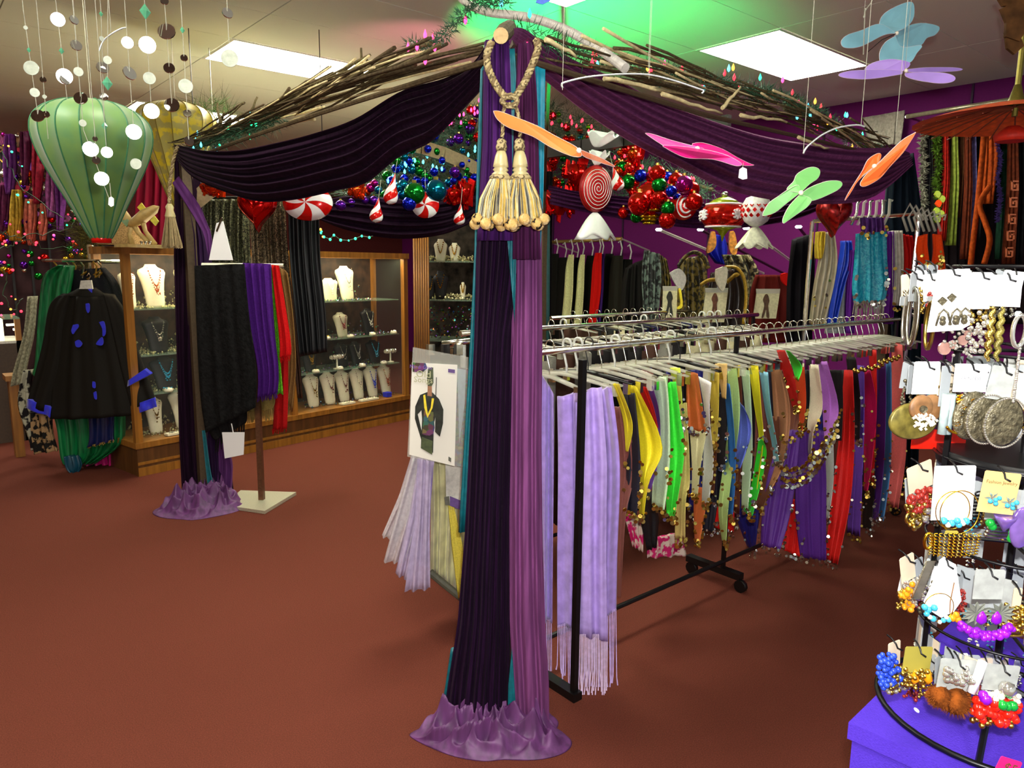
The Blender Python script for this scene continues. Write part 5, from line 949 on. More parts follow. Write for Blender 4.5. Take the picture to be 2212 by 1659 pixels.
for v, r in ((-40, 15), (-33, 20), (-27, 23), (-14, 26)): B(MB().lathe(f.o, [((r - 3) * k, (v - 3) * k), (r * k, v * k), ((r - 2) * k, (v + 3) * k)], 20), 'gold_band', OM['gold'], t, smooth=True)
for u, v, r, c, lab in ((1381, 440, .085, 'red', 'largest red ball at the left of the red cluster by the lollipop'), (1420, 375, .06, 'red', 'red ball high in the cluster right of the swirl drop'), (1424, 400, .055, 'green', 'dark green ball below the high red ball in the right cluster'), (1425, 428, .055, 'red', 'red ball beneath the dark green ball in the right cluster'),
                        (1441, 476, .06, 'red', 'lowest red ball hanging under the right cluster'), (1443, 450, .05, 'green', 'green ball just above the lowest red ball'), (1450, 413, .04, 'blue', 'small blue ball at the centre of the right cluster'), (1478, 398, .06, 'magenta', 'magenta ball at the right edge of the right cluster'), (1499, 436, .06, 'red', 'deep red ball overlapping the white spiral ornament')):
    ball(P(u, v, ('X', 4.15)), r, c, lab)
def heart(u, v, w, h, d, lab, mat):
    f = Fr(u, v, d); t = T('heart_ornament', lab, 'ornament', f.o); pts = []
    def hp(a, s): x = 16 * sin(a) ** 3 / 16; y = (13 * cos(a) - 5 * cos(2 * a) - 2 * cos(3 * a) - cos(4 * a)) / 15; return x * w * s, -y * h * s
    m = MB()
    for sgn in (-1, 1): m.grid(lambda i, j: f.p(*hp(2 * pi * i, j), sgn * .09 * (1 - j * j) ** .5), 40, 10, True)
    B(m, 'heart', mat, t, smooth=True); string(t, f.p(0, -h * .5), f.p(0, -h - 30))
heart(556, 448, 42, 46, ('Y', 4.5), 'large shiny red heart ornament hanging at the left under the swag', OM['red'])
heart(1801, 462, 37, 44, 4.4, 'large shiny red heart ornament hanging at the right under the swag', M('dark_red_mercury', (120, 10, 6), rough=.3, metal=.6, scale=50, var=.6))
def foil(lab, u, v, w, h, d, seed, mat=None, n=16):
    random.seed(seed); f = Fr(u, v, d); t = T('foil_ornament', lab, 'ornament', f.o); m = MB()
    for i in range(n):
        a = U(-w, w); b0 = -h * U(.2, 1); l = h * U(.6, 1.3); m.prism([f.p(a, b0), f.p(a + U(4, 9), b0 + 3), f.p(a + U(-4, 9), b0 + l), f.p(a - 3, b0 + l * .9)], f.R * .01 + f.W * U(-.02, .02))
    for _ in range(10): m.ball(f.p(U(-w, w), U(-h, h * .6)), U(.012, .025), 8)
    B(m, 'foil_fringe', mat or OM['red'], t, kind='stuff'); B(MB().lathe(f.o, [(w * .3 * f.k, -h * .6 * f.k), (w * .75 * f.k, 0), (w * .9 * f.k, h * .6 * f.k)], 12, wob=.15, lob=5), 'bell', mat or OM['red'], t, smooth=True)
foil('red foil bell with dangling strands left of the lollipop', 1246, 385, 22, 44, ('X', 4.35), 3)
foil('red foil sleigh shaped ornament with hanging drops beside the gold tassel', 1208, 440, 28, 40, ('X', 4.3), 4, n=22)
foil('orange red ribbed horn ornament right of the swirl drop', 1372, 350, 13, 44, ('X', 4.4), 5)
foil('red and gold gift shaped ornament left of the gold tassel', 1003, 420, 16, 34, ('Y', 4.55), 6)
foil('red foil star ornament above the small swirl drop', 975, 425, 18, 22, ('Y', 4.6), 7, n=8)
foil('orange and pink nutcracker ornament right of the big peppermint', 768, 415, 14, 22, ('Y', 4.6), 8, OM['orange'], 8)
foil('red and yellow cluster of foil ornaments beside the far left post', 460, 412, 24, 18, ('Y', 4.5), 9, OM['orange'], 12)
t = T('crescent_ornament', 'slim red crescent ornament right behind the drape', 'ornament', P(1180, 385, ('X', 4.4)))
B(MB().tube([P(u, v, ('X', 4.4)) for u, v in sm([(1180, 348), (1187, 370), (1186, 400), (1178, 425)], 5)], [.006] + [.02] * 14 + [.006], 8), 'crescent', rdg, t, smooth=True)
# ================================================================ butterflies and mobiles
random.seed(31)
wire = M('mobile_wire', (190, 196, 196), rough=.25, metal=.6); nyl = M('nylon_thread', (160, 158, 140), rough=.4)
def up_to_ceiling(par, p, r=.0006): B(MB().tube([p, Vector((p.x, p.y, H))], r, 4), 'string', nyl, par)
def wings(t, shapes, d, mats, centre, tilt=.0):
    """each wing: outline pixels; a thin framed membrane bent in depth away from the body"""
    c = P(*centre, d)
    for i, (pts, mt) in enumerate(zip(shapes, mats)):
        q = sm([*pts, pts[0]], 5)[:-1]; L_ = []
        for (u, v) in q:
            r = math.hypot(u - centre[0], v - centre[1]); L_.append(P(u, v, d + (tilt if isinstance(tilt, (int, float)) else tilt[i]) * r / 100))
        B(MB().prism(L_, FW * .0025), 'wing', mt, t); B(MB().tube(L_ + [L_[0]], .0009, 5, cap=False), 'wing_edge', M(mt.name + '_edge', (206, 186, 190), rough=.4), t, smooth=True)
    B(MB().ball(c - FW * .006, .006, 8), 'body', M('butterfly_body', (226, 216, 196), rough=.4), t, smooth=True)
bl = M('blue_wing', (122, 176, 190), rough=.5, alpha=.93, scale=9, var=.15, sheen=.2); t = T('butterfly', 'pale blue butterfly with four wings near the ceiling at the upper right', 'butterfly', P(1930, 100, 2.35))
wings(t, [[(1936, 72), (1908, 76), (1860, 100), (1825, 103), (1817, 90), (1830, 76), (1860, 66), (1900, 52)], [(1933, 70), (1905, 68), (1900, 48), (1912, 28), (1945, 10), (1970, 5), (1975, 25), (1970, 45), (1955, 60)],
          [(1934, 74), (1950, 60), (1990, 50), (2028, 58), (2020, 75), (2002, 82), (1988, 98), (1955, 102), (1932, 92)], [(1934, 78), (1948, 102), (1990, 98), (1980, 115), (1965, 135), (1935, 132), (1905, 138), (1900, 115), (1912, 92)]], 2.35, [bl] * 4, (1935, 73), (-.05, .06, .1, -.02))
B(MB().tube([P(1935, 73, 2.33), P(1905, 86, 2.32), P(1875, 112, 2.31)], .0012, 4), 'antenna', blk, t); up_to_ceiling(t, P(1866, 40, 2.3))
lv = M('lavender_wing', (164, 130, 212), rough=.5, alpha=.95, scale=9, var=.12); t = T('butterfly', 'lavender butterfly seen nearly edge on below the pale blue one', 'butterfly', P(1950, 150, 2.25))
wings(t, [[(1948, 160), (1900, 168), (1860, 171), (1820, 167), (1813, 160), (1840, 153), (1900, 151), (1945, 153)], [(1945, 157), (1900, 155), (1868, 152), (1885, 136), (1925, 128), (1962, 134), (1964, 143), (1955, 150)],
          [(1960, 150), (2000, 146), (2060, 146), (2079, 150), (2060, 154), (2000, 156), (1962, 155)], [(1955, 158), (1990, 156), (2040, 158), (2062, 166), (2058, 176), (2030, 180), (1985, 174), (1958, 166)]], 2.25, [lv] * 4, (1955, 154), (-.02, .08, .08, -.03)); up_to_ceiling(t, P(1955, 150, 2.25))
og = M('orange_wing', (238, 110, 44), rough=.5, alpha=.97, scale=9, var=.1); t = T('butterfly', 'orange butterfly seen edge on in front of the gold tassels', 'butterfly', P(1180, 300, 1.6))
wings(t, [[(1066, 240), (1080, 241), (1110, 252), (1160, 272), (1200, 294), (1245, 318), (1256, 336), (1235, 337), (1190, 318), (1150, 294), (1100, 276), (1075, 258)], [(1250, 322), (1280, 334), (1305, 345), (1328, 360), (1300, 352), (1262, 338)]], 1.6, [og, M('orange_wing_sheer', (214, 120, 80), rough=.5, alpha=.6)], (1250, 326), (.05, .1)); up_to_ceiling(t, P(1215, 195, 1.6))
pk = M('pink_wing', (226, 30, 130), rough=.4, alpha=.95, scale=9, var=.15); t = T('butterfly', 'hot pink butterfly seen edge on in front of the right swag', 'butterfly', P(1510, 320, 1.75))
wings(t, [[(1394, 288), (1410, 290), (1450, 303), (1500, 316), (1520, 322), (1500, 330), (1450, 322), (1420, 306)], [(1432, 316), (1440, 314), (1500, 320), (1560, 332), (1600, 352), (1590, 358), (1540, 344), (1480, 340)], [(1496, 310), (1520, 309), (1560, 322), (1592, 340), (1618, 353), (1628, 357), (1600, 356), (1550, 338), (1500, 322)]], 1.75, [pk] * 3, (1505, 322), (.03, -.05, .08)); up_to_ceiling(t, P(1402, 170, 1.75))
t2 = T('price_tag', 'small white price tag hanging from the pink butterfly', 'tag', P(1604, 385, 1.72)); B(poly([(1597, 366), (1604, 361), (1613, 365), (1614, 386), (1604, 388), (1595, 384)], 1.72, .0015), 'tag', M('tag_white', (226, 222, 226)), t2); B(MB().tube([P(1604, 363, 1.72), P(1606, 352, 1.73)], .0007, 4), 'string', nyl, t2)
gn = M('green_wing', (112, 180, 100), rough=.5, alpha=.95, scale=8, var=.15); t = T('butterfly', 'pale green butterfly in front of the lower edge of the right swag', 'butterfly', P(1730, 430, 1.7))
wings(t, [[(1726, 418), (1700, 438), (1675, 458), (1652, 466), (1648, 462), (1660, 440), (1680, 425), (1702, 410), (1722, 400), (1728, 408)], [(1730, 416), (1700, 410), (1714, 392), (1722, 376), (1745, 363), (1762, 362), (1771, 370), (1766, 385), (1748, 398)],
          [(1730, 418), (1752, 404), (1785, 392), (1810, 391), (1819, 397), (1812, 408), (1790, 420), (1760, 432), (1735, 434)], [(1728, 420), (1752, 430), (1744, 446), (1722, 462), (1702, 476), (1692, 482), (1692, 470), (1705, 445)]], 1.7, [gn] * 4, (1728, 417), (.04, .05, .02, -.04)); up_to_ceiling(t, P(1735, 332, 1.7))
t = T('butterfly', 'orange butterfly tilted steeply beside the right end of the swag', 'butterfly', P(1900, 350, 1.75))
wings(t, [[(1978, 286), (1970, 300), (1950, 330), (1922, 360), (1900, 385), (1870, 402), (1858, 398), (1870, 378), (1890, 360), (1920, 330), (1950, 302)], [(1886, 362), (1866, 378), (1850, 395), (1838, 415), (1825, 433), (1832, 418), (1848, 392), (1862, 370), (1875, 345), (1895, 332), (1903, 335), (1898, 350)]], 1.75, [og] * 2, (1886, 360), (-.04, .05)); up_to_ceiling(t, P(1935, 285, 1.75))
for lab, pts, d, tops in (('arched clear wire of a mobile in front of the right swag, with curled ends', [(1216, 190), (1213, 184), (1220, 178), (1270, 166), (1340, 160), (1400, 161), (1450, 172), (1505, 190), (1520, 196), (1516, 202)], 1.75, (1400, 160)),
                      ('second arched clear wire of a mobile further right along the swag', [(1735, 332), (1745, 316), (1775, 292), (1810, 276), (1850, 270), (1868, 274)], 1.75, (1860, 272))):
    t = T('mobile_wire', lab, 'wire', P(*pts[0], d)); B(MB().tube([P(u, v, d) for u, v in sm(pts, 6)], .0022, 6), 'arched_wire', wire, t, smooth=True); up_to_ceiling(t, P(*tops, d))
t = T('mobile_string', 'short knotted thread above the pale blue butterfly', 'string', P(1866, 30, 2.3)); B(MB().tube([P(u, v, 2.3) for u, v in sm([(1890, -10), (1880, 8), (1870, 22), (1868, 36), (1865, 118)], 4)], .0015, 5), 'thread', nyl, t)
for k in (20, 36): B(MB().ball(P(1870 if k == 20 else 1867, k, 2.3), .004, 6), 'knot', nyl, t)
t = T('butterfly', 'blue butterfly wing tip at the top edge of the picture', 'butterfly', P(1172, 0, 2.0)); B(poly([(1157, 6), (1162, -6), (1185, -20), (1200, -14), (1188, 2), (1172, 10)], 2.0, .003), 'wing', M('deep_blue_wing', (40, 90, 190), rough=.5), t); up_to_ceiling(t, P(1185, -14, 2.0))
# mirror mobiles: each string with its discs
mir = M('mirror', (222, 226, 224), rough=.03, metal=1, var=0); pearl = M('shell_disc', (170, 176, 160), rough=.25, var=.15); gem = M('green_gem', (90, 170, 130), rough=.1, alpha=.85)
def mobile(u0, v0, u1, v1, d, items, lab):
    t = T('mirror_mobile', lab, 'mobile', P(u1, v1, d)); a, b = P(u0, v0, d), P(u1, v1, d); B(MB().tube([Vector((a.x, a.y, H)), a, b], .0007, 4), 'string', nyl, t)
    for (v, r, k, yaw) in items:
        s = (v - v0) / max(1, v1 - v0); c = a.lerp(b, s); c = P(u0 + (u1 - u0) * s, v, d); rr = r * d / F; nrm = (Vector((0, 0, EYE + .03)) - c).normalized() + RT * .05 if k == 'L' else FW * -1 * cos(yaw) + RT * sin(yaw) + UP * (.35 if k in 'MD' else 0)
        if k == 'G': B(MB().octa(c, rr, 1.4), 'gem', gem, t)
        else: B(MB().disc(c, rr, nrm, .003, 18), 'disc', pearl if k == 'S' else (mir if k != 'L' else M('bright_mirror', (236, 238, 240), rough=.35, metal=.9, var=0)), t)
ML = [
 (50, 20, 82, 250, [(60, 4, 'S', .4), (108, 4, 'G', 0), (147, 14, 'S', .3), (200, 9, 'S', .5), (250, 13, 'D', .2)], 'mirror mobile string, leftmost with a large grey disc at its bottom'),
 (120, 0, 145, 215, [(42, 13, 'L', 1.1), (110, 5, 'G', 0), (165, 15, 'L', .6), (172, 10, 'D', 1.0)], 'mirror mobile string with a bright slim disc at the top left'),
 (158, 20, 180, 280, [(43, 9, 'D', 1.0), (98, 11, 'D', .8), (155, 9, 'S', .5), (212, 13, 'D', .3), (266, 7, 'S', .4)], 'mirror mobile string left of the green lantern top'),
 (218, 25, 226, 280, [(30, 4, 'G', 0), (84, 5, 'S', 1.0), (146, 12, 'D', .7), (150, 6, 'L', .4), (209, 8, 'D', .2), (272, 6, 'G', 0)], 'mirror mobile string over the middle of the green lantern'),
 (233, 0, 232, 190, [(130, 8, 'S', .4), (180, 10, 'G', 0)], 'mirror mobile string with a green gem near its end'),
 (273, 60, 290, 300, [(92, 11, 'L', 1.0), (158, 14, 'D', 1.0), (285, 15, 'L', .5), (354, 11, 'S', .2)], 'mirror mobile string right of the green lantern centre'),
 (312, 0, 328, 250, [(25, 11, 'G', 0), (97, 16, 'L', .2), (169, 12, 'S', .4), (240, 15, 'L', .3)], 'mirror mobile string with the half bright disc'),
 (355, 0, 372, 240, [(2, 8, 'D', .5), (68, 17, 'D', .2), (147, 11, 'D', .3), (227, 15, 'D', .2)], 'mirror mobile string with the largest dark mirror'),
 (392, 30, 408, 305, [(65, 5, 'G', 0), (125, 7, 'D', .3), (186, 14, 'S', .3), (245, 8, 'D', .4), (305, 10, 'D', .8)], 'mirror mobile string ending at the corner of the left swag'),
 (490, 0, 496, 126, [(28, 11, 'D', .7), (126, 17, 'S', .2)], 'mirror mobile string in front of the long ceiling light'),
 (92, 160, 104, 300, [(172, 6, 'D', .4), (209, 4, 'S', .3), (247, 7, 'D', .3)], 'short mirror mobile string beside the leftmost one'),
 (180, 280, 236, 430, [(322, 15, 'L', .1), (386, 14, 'L', .5)], 'mirror string with the brightest round mirror on the green lantern'),
 (205, 290, 208, 350, [(300, 5, 'D', .4), (346, 8, 'D', .7)], 'short dark mirror string in front of the green lantern'),
 (228, 300, 232, 340, [(329, 11, 'L', .1)], 'single bluish bright mirror on the green lantern')]
for i, (a, b, c, d_, it, lab) in enumerate(ML): mobile(a, b, c, d_, 1.65 + .06 * (i % 4), it, lab)
t = T('mobile_wire', 'thin arched wire among the mirror mobiles at the upper left', 'wire', P(240, 90, 1.75)); B(MB().tube([P(u, v, 1.75) for u, v in sm([(214, 110), (222, 90), (240, 74), (262, 62), (273, 60)], 5)], .0015, 5), 'arched_wire', wire, t); up_to_ceiling(t, P(240, 74, 1.75))
t2 = T('price_tag', 'tiny white price tag hanging in front of the green lantern', 'tag', P(240, 440, 1.7)); B(poly([(235, 428), (240, 424), (246, 429), (246, 444), (240, 447), (234, 442)], 1.7, .001), 'tag', MATS['tag_white'], t2); B(MB().tube([P(240, 426, 1.7), P(237, 395, 1.7)], .0008, 4), 'string', nyl, t2)
# silk lanterns
def lantern(lab, prof, u, vb, k_d, mat, ribmat, cap_=None, n=16):
    f = Fr(u, vb, k_d); k = f.k; t = T('silk_lantern', lab, 'lantern', f.o); pr = [(r * k, h * k) for r, h in prof]
    for s in range(n):
        def fn(i, j, s=s):
            rr = lerp_poly(pr, j); w = 2 * pi * (s + i) / n; q = 1 - .05 * sin(pi * i); return f.o + Vector((cos(w) * rr[0] * q, sin(w) * rr[0] * q, rr[1]))
        B(MB().grid(fn, 5, 20), 'silk_panel', mat, t, smooth=True)
        w = 2 * pi * s / n; B(MB().tube([f.o + Vector((cos(w) * r, sin(w) * r, h)) for r, h in pr], .003, 4), 'rib', ribmat, t)
    top = pr[-1][1]; B(MB().tube([f.o + UP * top, Vector((f.o.x, f.o.y, H))], .0015, 4), 'cord', nyl, t)
    B(MB().lathe(f.o, [(pr[0][0] * .95, -.02), (pr[0][0], 0), (pr[0][0] * .9, .015)], 16), 'bottom_ring', cap_ or ribmat, t, smooth=True)
GP = sm([(20, 0), (32, 22), (58, 75), (84, 125), (102, 165), (112, 205), (108, 235), (88, 258), (58, 272), (26, 279)], 4)
lantern('large green silk teardrop lantern hanging at the left', GP, 219, 515, 3.2, M('green_silk', (86, 118, 40), rough=.5, scale=12, var=.3, col2=(66, 108, 60), sheen=.4), M('dark_green_rib', (36, 92, 60)), rdg)
YP = sm([(18, 0), (36, 50), (58, 110), (74, 150), (78, 176), (66, 196), (36, 208), (14, 212)], 4)
lantern('yellow silk lantern behind the far left canopy corner', YP, 392, 448, 5.0, M('yellow_silk', (190, 168, 24), rough=.45, scale=16, kind='spots', col2=(150, 140, 70), sheen=.3), M('dark_yellow_rib', (110, 96, 30)), rdg)
# orange parasol
f = Fr(2190, 262, 3.3); t = T('parasol', 'orange paper parasol hung upside up under a brass rod at the upper right', 'parasol', f.o); k = f.k; pm = M('orange_parasol', (226, 88, 30), rough=.6, scale=30, var=.2, alpha=.97)
for s in range(24):
    def fn(i, j, s=s):
        w = 2 * pi * (s + i) / 24; r = (185 * j + 2) * k * (1 - .012 * sin(pi * i)); return f.o + Vector((cos(w) * r, sin(w) * r, (22 - 36 * j ** 1.6) * k + .03))
    B(MB().grid(fn, 4, 8), 'paper_panel', pm, t, smooth=True)
    w = 2 * pi * s / 24; B(MB().tube([f.o + Vector((cos(w) * 180 * k * q, sin(w) * 180 * k * q, (18 - 36 * q ** 1.6) * k + .02)) for q in (0, .3, .6, 1)], .003, 4), 'rib', M('parasol_rib', (120, 50, 24)), t)
B(MB().tube([f.o + UP * .02, Vector((f.o.x, f.o.y, H))], .012, 8), 'brass_rod', M('old_brass', (130, 120, 50), rough=.4, metal=.6), t); B(MB().lathe(f.o, [(.05, .06), (.03, .09), (.014, .15)], 12), 'brass_ferrule', MATS['old_brass'], t, smooth=True)
B(MB().lathe(f.o, [(30 * k, -40 * k), (34 * k, -28 * k), (12 * k, -10 * k)], 16), 'red_hub', M('red_orange_hub', (210, 40, 16)), t, smooth=True)
t = T('feather_mask', 'brown leather fringe piece hanging at the top right corner', 'ornament', P(2195, 60, 2.2)); bm_ = M('brown_leather', (70, 44, 20), rough=.7, scale=20, var=.4)
for pts in ([(2160, 20), (2200, 0), (2230, 40), (2200, 90), (2170, 80), (2172, 50)], [(2170, 70), (2195, 60), (2210, 100), (2190, 118), (2174, 105)], [(2150, -10), (2230, -10), (2225, 12), (2165, 14)]): B(poly(pts, 2.2 + U(0, .05), .01), 'leather_piece', bm_, t)
up_to_ceiling(t, P(2200, 0, 2.22))
# ================================================================ round rack of robes at the left
random.seed(41)
t = T('round_rack', 'round chrome garment rack holding the black robe and green gowns', 'clothes rack', P(190, 1010, ('Z', 0)))
rc = P(190, 1005, ('Z', 0)); rc.z = 0; ro = rc + FW * .25
B(MB().tube([ro, ro + UP * 1.62], .018, 8), 'pole', chrome, t); B(MB().tube([ro + Vector((cos(a) * .3, sin(a) * .3, 1.5)) for a in [i * pi / 12 for i in range(25)]], .012, 6, cap=False), 'ring_rail', chrome, t)
for i in range(4): a = i * pi / 2 + .4; B(MB().tube([ro + UP * .05, ro + Vector((cos(a) * .34, sin(a) * .34, .02))], .014, 6), 'leg', chrome, t)
gv = M('green_velvet', (4, 88, 44), rough=.5, kind='velvet', scale=50, var=.5, sheen=.5); bk = cloth_m('black_robe_cloth', (26, 24, 20), bump=.1); cb = M('cobalt_satin', (36, 44, 206), rough=.4, scale=30, sheen=.3)
DR = 5.0
hang('gown', 'green velvet gown behind the black robe, left shoulder showing', 'gown', [(128, 572), (92, 594), (82, 660), (72, 780), (66, 800)], [(150, 575), (150, 600), (140, 660), (130, 780), (120, 860)], DR + .12, gv, 2, .02, .12)
hang('gown', 'long green velvet skirt showing below the black robe', 'gown', [(112, 860), (130, 920), (138, 990), (150, 1006)], [(266, 860), (268, 910), (262, 960), (206, 1002)], DR + .1, gv, 6, .03, .12)
hang('gown', 'navy satin gown with gold hem between the green skirt panels', 'gown', [(184, 860), (192, 910), (194, 952), (190, 966)], [(246, 860), (244, 900), (244, 940), (246, 952)], DR + .04, M('navy_satin', (12, 22, 66), rough=.4), 3, .02, .06, 6, M('gold_hem', (150, 120, 60), rough=.4))
hang('gown', 'magenta satin gown hem lowest under the green skirt', 'gown', [(172, 960), (170, 990), (182, 1012)], [(256, 940), (258, 980), (256, 1004)], DR + .25, M('magenta_satin', (196, 16, 110), rough=.35), 5, .03, .08)
hang('gown', 'teal satin hem corner touching the floor at the left rack', 'gown', [(140, 985), (144, 1010), (158, 1022)], [(170, 985), (176, 1008), (160, 1032)], DR + .05, M('teal_satin', (10, 60, 80), rough=.4), 2, .02, .04)
hang('shirt', 'pale grey lace shirt at the outer left edge of the round rack', 'shirt', [(62, 640), (52, 720), (30, 800), (24, 835)], [(72, 640), (66, 720), (52, 790), (44, 830)], DR + .3, M('grey_lace', (140, 136, 112), rough=.7, scale=60, var=.4), 2, .02, .06)
hang('shirt', 'white and black ruffled shirt low at the left edge of the round rack', 'shirt', [(50, 800), (36, 870), (56, 940), (66, 975)], [(68, 800), (66, 870), (96, 940), (92, 960)], DR + .26, M('white_black_print', (30, 26, 28), rough=.7, kind='spots', scale=14, col2=(176, 172, 150)), 2, .02, .06)
hang('shirt', 'black patterned skirt with cream and orange print below the left sleeve', 'skirt', [(68, 890), (70, 940), (76, 980)], [(108, 896), (112, 940), (124, 975)], DR + .02, M('cream_orange_print', (22, 20, 18), rough=.7, kind='spots', scale=20, col2=(150, 120, 84)), 2, .02, .06)
hang('gown', 'second black robe behind with a blue edged shoulder', 'robe', [(122, 586), (100, 640), (96, 760)], [(226, 578), (262, 630), (276, 760)], DR + .2, M('black_robe_back', (20, 20, 24), rough=.8), 4, .02, .12)
t = T('robe', 'black robe with wide sleeves, cobalt cuffs and cobalt embroidery on the round rack', 'robe', P(200, 905, DR))
B(cloth(sm([(150, 640), (130, 720), (116, 820), (110, 905)], 4), sm([(236, 640), (254, 720), (280, 820), (296, 896)], 4), DR, DR, folds=3.3, amp=.011, th=.12, nu=60, nv=20, taper=True, belly=.06), 'body', bk, t, smooth=True)
B(cloth(sm([(170, 622), (150, 632), (128, 640)], 3), sm([(204, 622), (222, 632), (242, 640)], 3), DR, DR, folds=1, amp=.004, th=.1, belly=.04), 'yoke', bk, t, smooth=True)
B(cloth(sm([(136, 634), (108, 660), (92, 750), (60, 868)], 4), sm([(162, 636), (148, 700), (140, 800), (112, 895)], 4), DR + .02, DR, folds=1.6, amp=.01, th=.08, nu=30, nv=20, belly=.03), 'sleeve', bk, t, smooth=True)
B(cloth(sm([(222, 634), (236, 700), (256, 800), (276, 886)], 4), sm([(244, 638), (268, 670), (300, 760), (338, 866)], 4), DR, DR + .02, folds=1.6, amp=.01, th=.08, nu=30, nv=20, belly=.03), 'sleeve', bk, t, smooth=True)
B(cloth([(58, 862), (54, 882)], [(112, 880), (110, 902)], DR - .02, folds=1.5, amp=.01, th=.06), 'cuff', cb, t, smooth=True); B(cloth([(296, 872), (296, 894)], [(336, 858), (340, 878)], DR - .02, folds=1.5, amp=.01, th=.06), 'cuff', cb, t, smooth=True)
B(cloth([(276, 822), (274, 836)], [(316, 795), (330, 806)], DR - .05, folds=1, amp=.006, th=.04), 'cuff', cb, t, smooth=True)
B(cloth([(171, 624), (172, 636), (178, 646)], [(200, 624), (198, 638), (192, 646)], DR - .03, folds=1, amp=.003, th=.02), 'collar', cb, t, smooth=True)
def blob(pts, d, name, mat, par, th=.004): B(poly(sm([*pts, pts[0]], 3)[:-1], d, th), name, mat, par)
for pts in ([(185, 656), (193, 656), (194, 670), (190, 676), (186, 668)], [(158, 702), (168, 700), (170, 706), (164, 714), (158, 722), (154, 714)], [(214, 696), (224, 694), (228, 706), (228, 722), (222, 726), (221, 710)], [(162, 738), (170, 734), (178, 742), (172, 750), (164, 748)], [(210, 738), (220, 728), (224, 738), (220, 746), (208, 744)], [(200, 824), (206, 826), (206, 838), (200, 836)], [(202, 848), (208, 846), (209, 862), (204, 860)]): blob(pts, DR - .075, 'embroidery', cb, t)
B(MB().tube([P(192, 604, DR), P(196, 596, DR), P(192, 590, DR), P(188, 596, DR)], .004, 6), 'hook', chrome, t); B(poly([(175, 606), (198, 605), (201, 624), (172, 624)], DR - .04, .008), 'neck_card', MATS['cream_card'], t)
for k, u in enumerate((120, 148, 160, 178, 205, 214)):
    tt = T('hanger', 'gold metal hanger hook crowded on top of the round rack', 'hanger', P(u, 590, DR + .2), 'hangers on the round rack'); B(MB().tube([P(u, 600, DR + .2), P(u + 4, 575, DR + .2), P(u - 4, 565, DR + .2)], .006, 6), 'hook', chrome if k % 2 else M('brass_hook', (170, 140, 60), rough=.3, metal=.8), tt); B(MB().tube([P(u - 16, 606 - 2 * k % 5, DR + .2), P(u + 14, 584, DR + .2)], .009, 6, flat=.6), 'bar', M('brass_hook'), tt)
# ================================================================ carnival display far left
t = T('display_wall', 'dark free standing grid wall behind the masks and beads at the far left', 'display wall', P(90, 800, ('Y', 8.5)))
a, b = P(-60, 600, ('Y', 8.6)), P(262, 600, ('Y', 8.6))
B(MB().box((a.x, 8.55, 0), (b.x, 8.6, 2.62)), 'panel', M('dark_panel', (40, 24, 26), rough=.8, scale=6, var=.5), t)
for k in range(9): x = a.x + (b.x - a.x) * k / 8; B(MB().box((x - .01, 8.53, 0), (x + .01, 8.55, 2.6)), 'grid_bar', blk, t)
FM = {n: M('feather_' + n, c, rough=.7, scale=30, var=.35) for n, c in dict(purple=(84, 34, 96), plum=(70, 20, 50), gold=(146, 116, 40), rose=(160, 84, 70), brown=(66, 40, 22), cream=(170, 150, 120), wine=(120, 20, 40), mauve=(120, 60, 110), green=(60, 90, 40)).items()}
def mask(u, v, w, d, col, lab, grp, plumes=7):
    f = Fr(u, v, d, U(-.4, .4)); k = f.k * w / 20; t = T('carnival_mask', lab, 'mask', f.o, grp); pts = [(-20, -2), (-14, -9), (-4, -6), (0, -4), (4, -6), (14, -9), (20, -2), (14, 7), (6, 8), (0, 3), (-6, 8), (-14, 7)]
    B(MB().prism([f.m(x * k, -y * k, -.03 * cos(x / 20 * 1.5)) for x, y in pts], FW * .012), 'mask', FM[col], t)
    for s in (-1, 1): B(MB().disc(f.m(s * 9 * k, 0, -.035), 4 * k, -FW, .004, 10, 2.6 * k), 'eye_hole', blk, t)
    m = MB()
    for i in range(plumes):
        w_ = -.9 + 1.8 * i / max(1, plumes - 1); L = (26 + 14 * R()) * k; m.prism([f.m(sin(w_) * 6 * k, 6 * k, .01), f.m(sin(w_) * L * .7 - 4 * k, L * .8, .02), f.m(sin(w_) * L * 1.2, L * 1.1, .03), f.m(sin(w_) * L * .7 + 4 * k, L * .75, .02)], FW * .006)
    B(m, 'plumes', FM[random.choice(list(FM))], t, kind='stuff')
i = 0
for r_, v in enumerate((322, 372, 424, 470)):
    for c_ in range(6):
        u = 8 + c_ * 38 + (r_ % 2) * 18 + U(-6, 6)
        if u > 205 - r_ * 4 or (u > 95 and v > 560): continue
        mask(u, v + U(-8, 8), U(14, 20), ('Y', 8.42 + U(-.06, .06)), random.choice(list(FM)), 'feathered carnival mask crowded on the far left display wall', 'carnival masks on the far left wall')
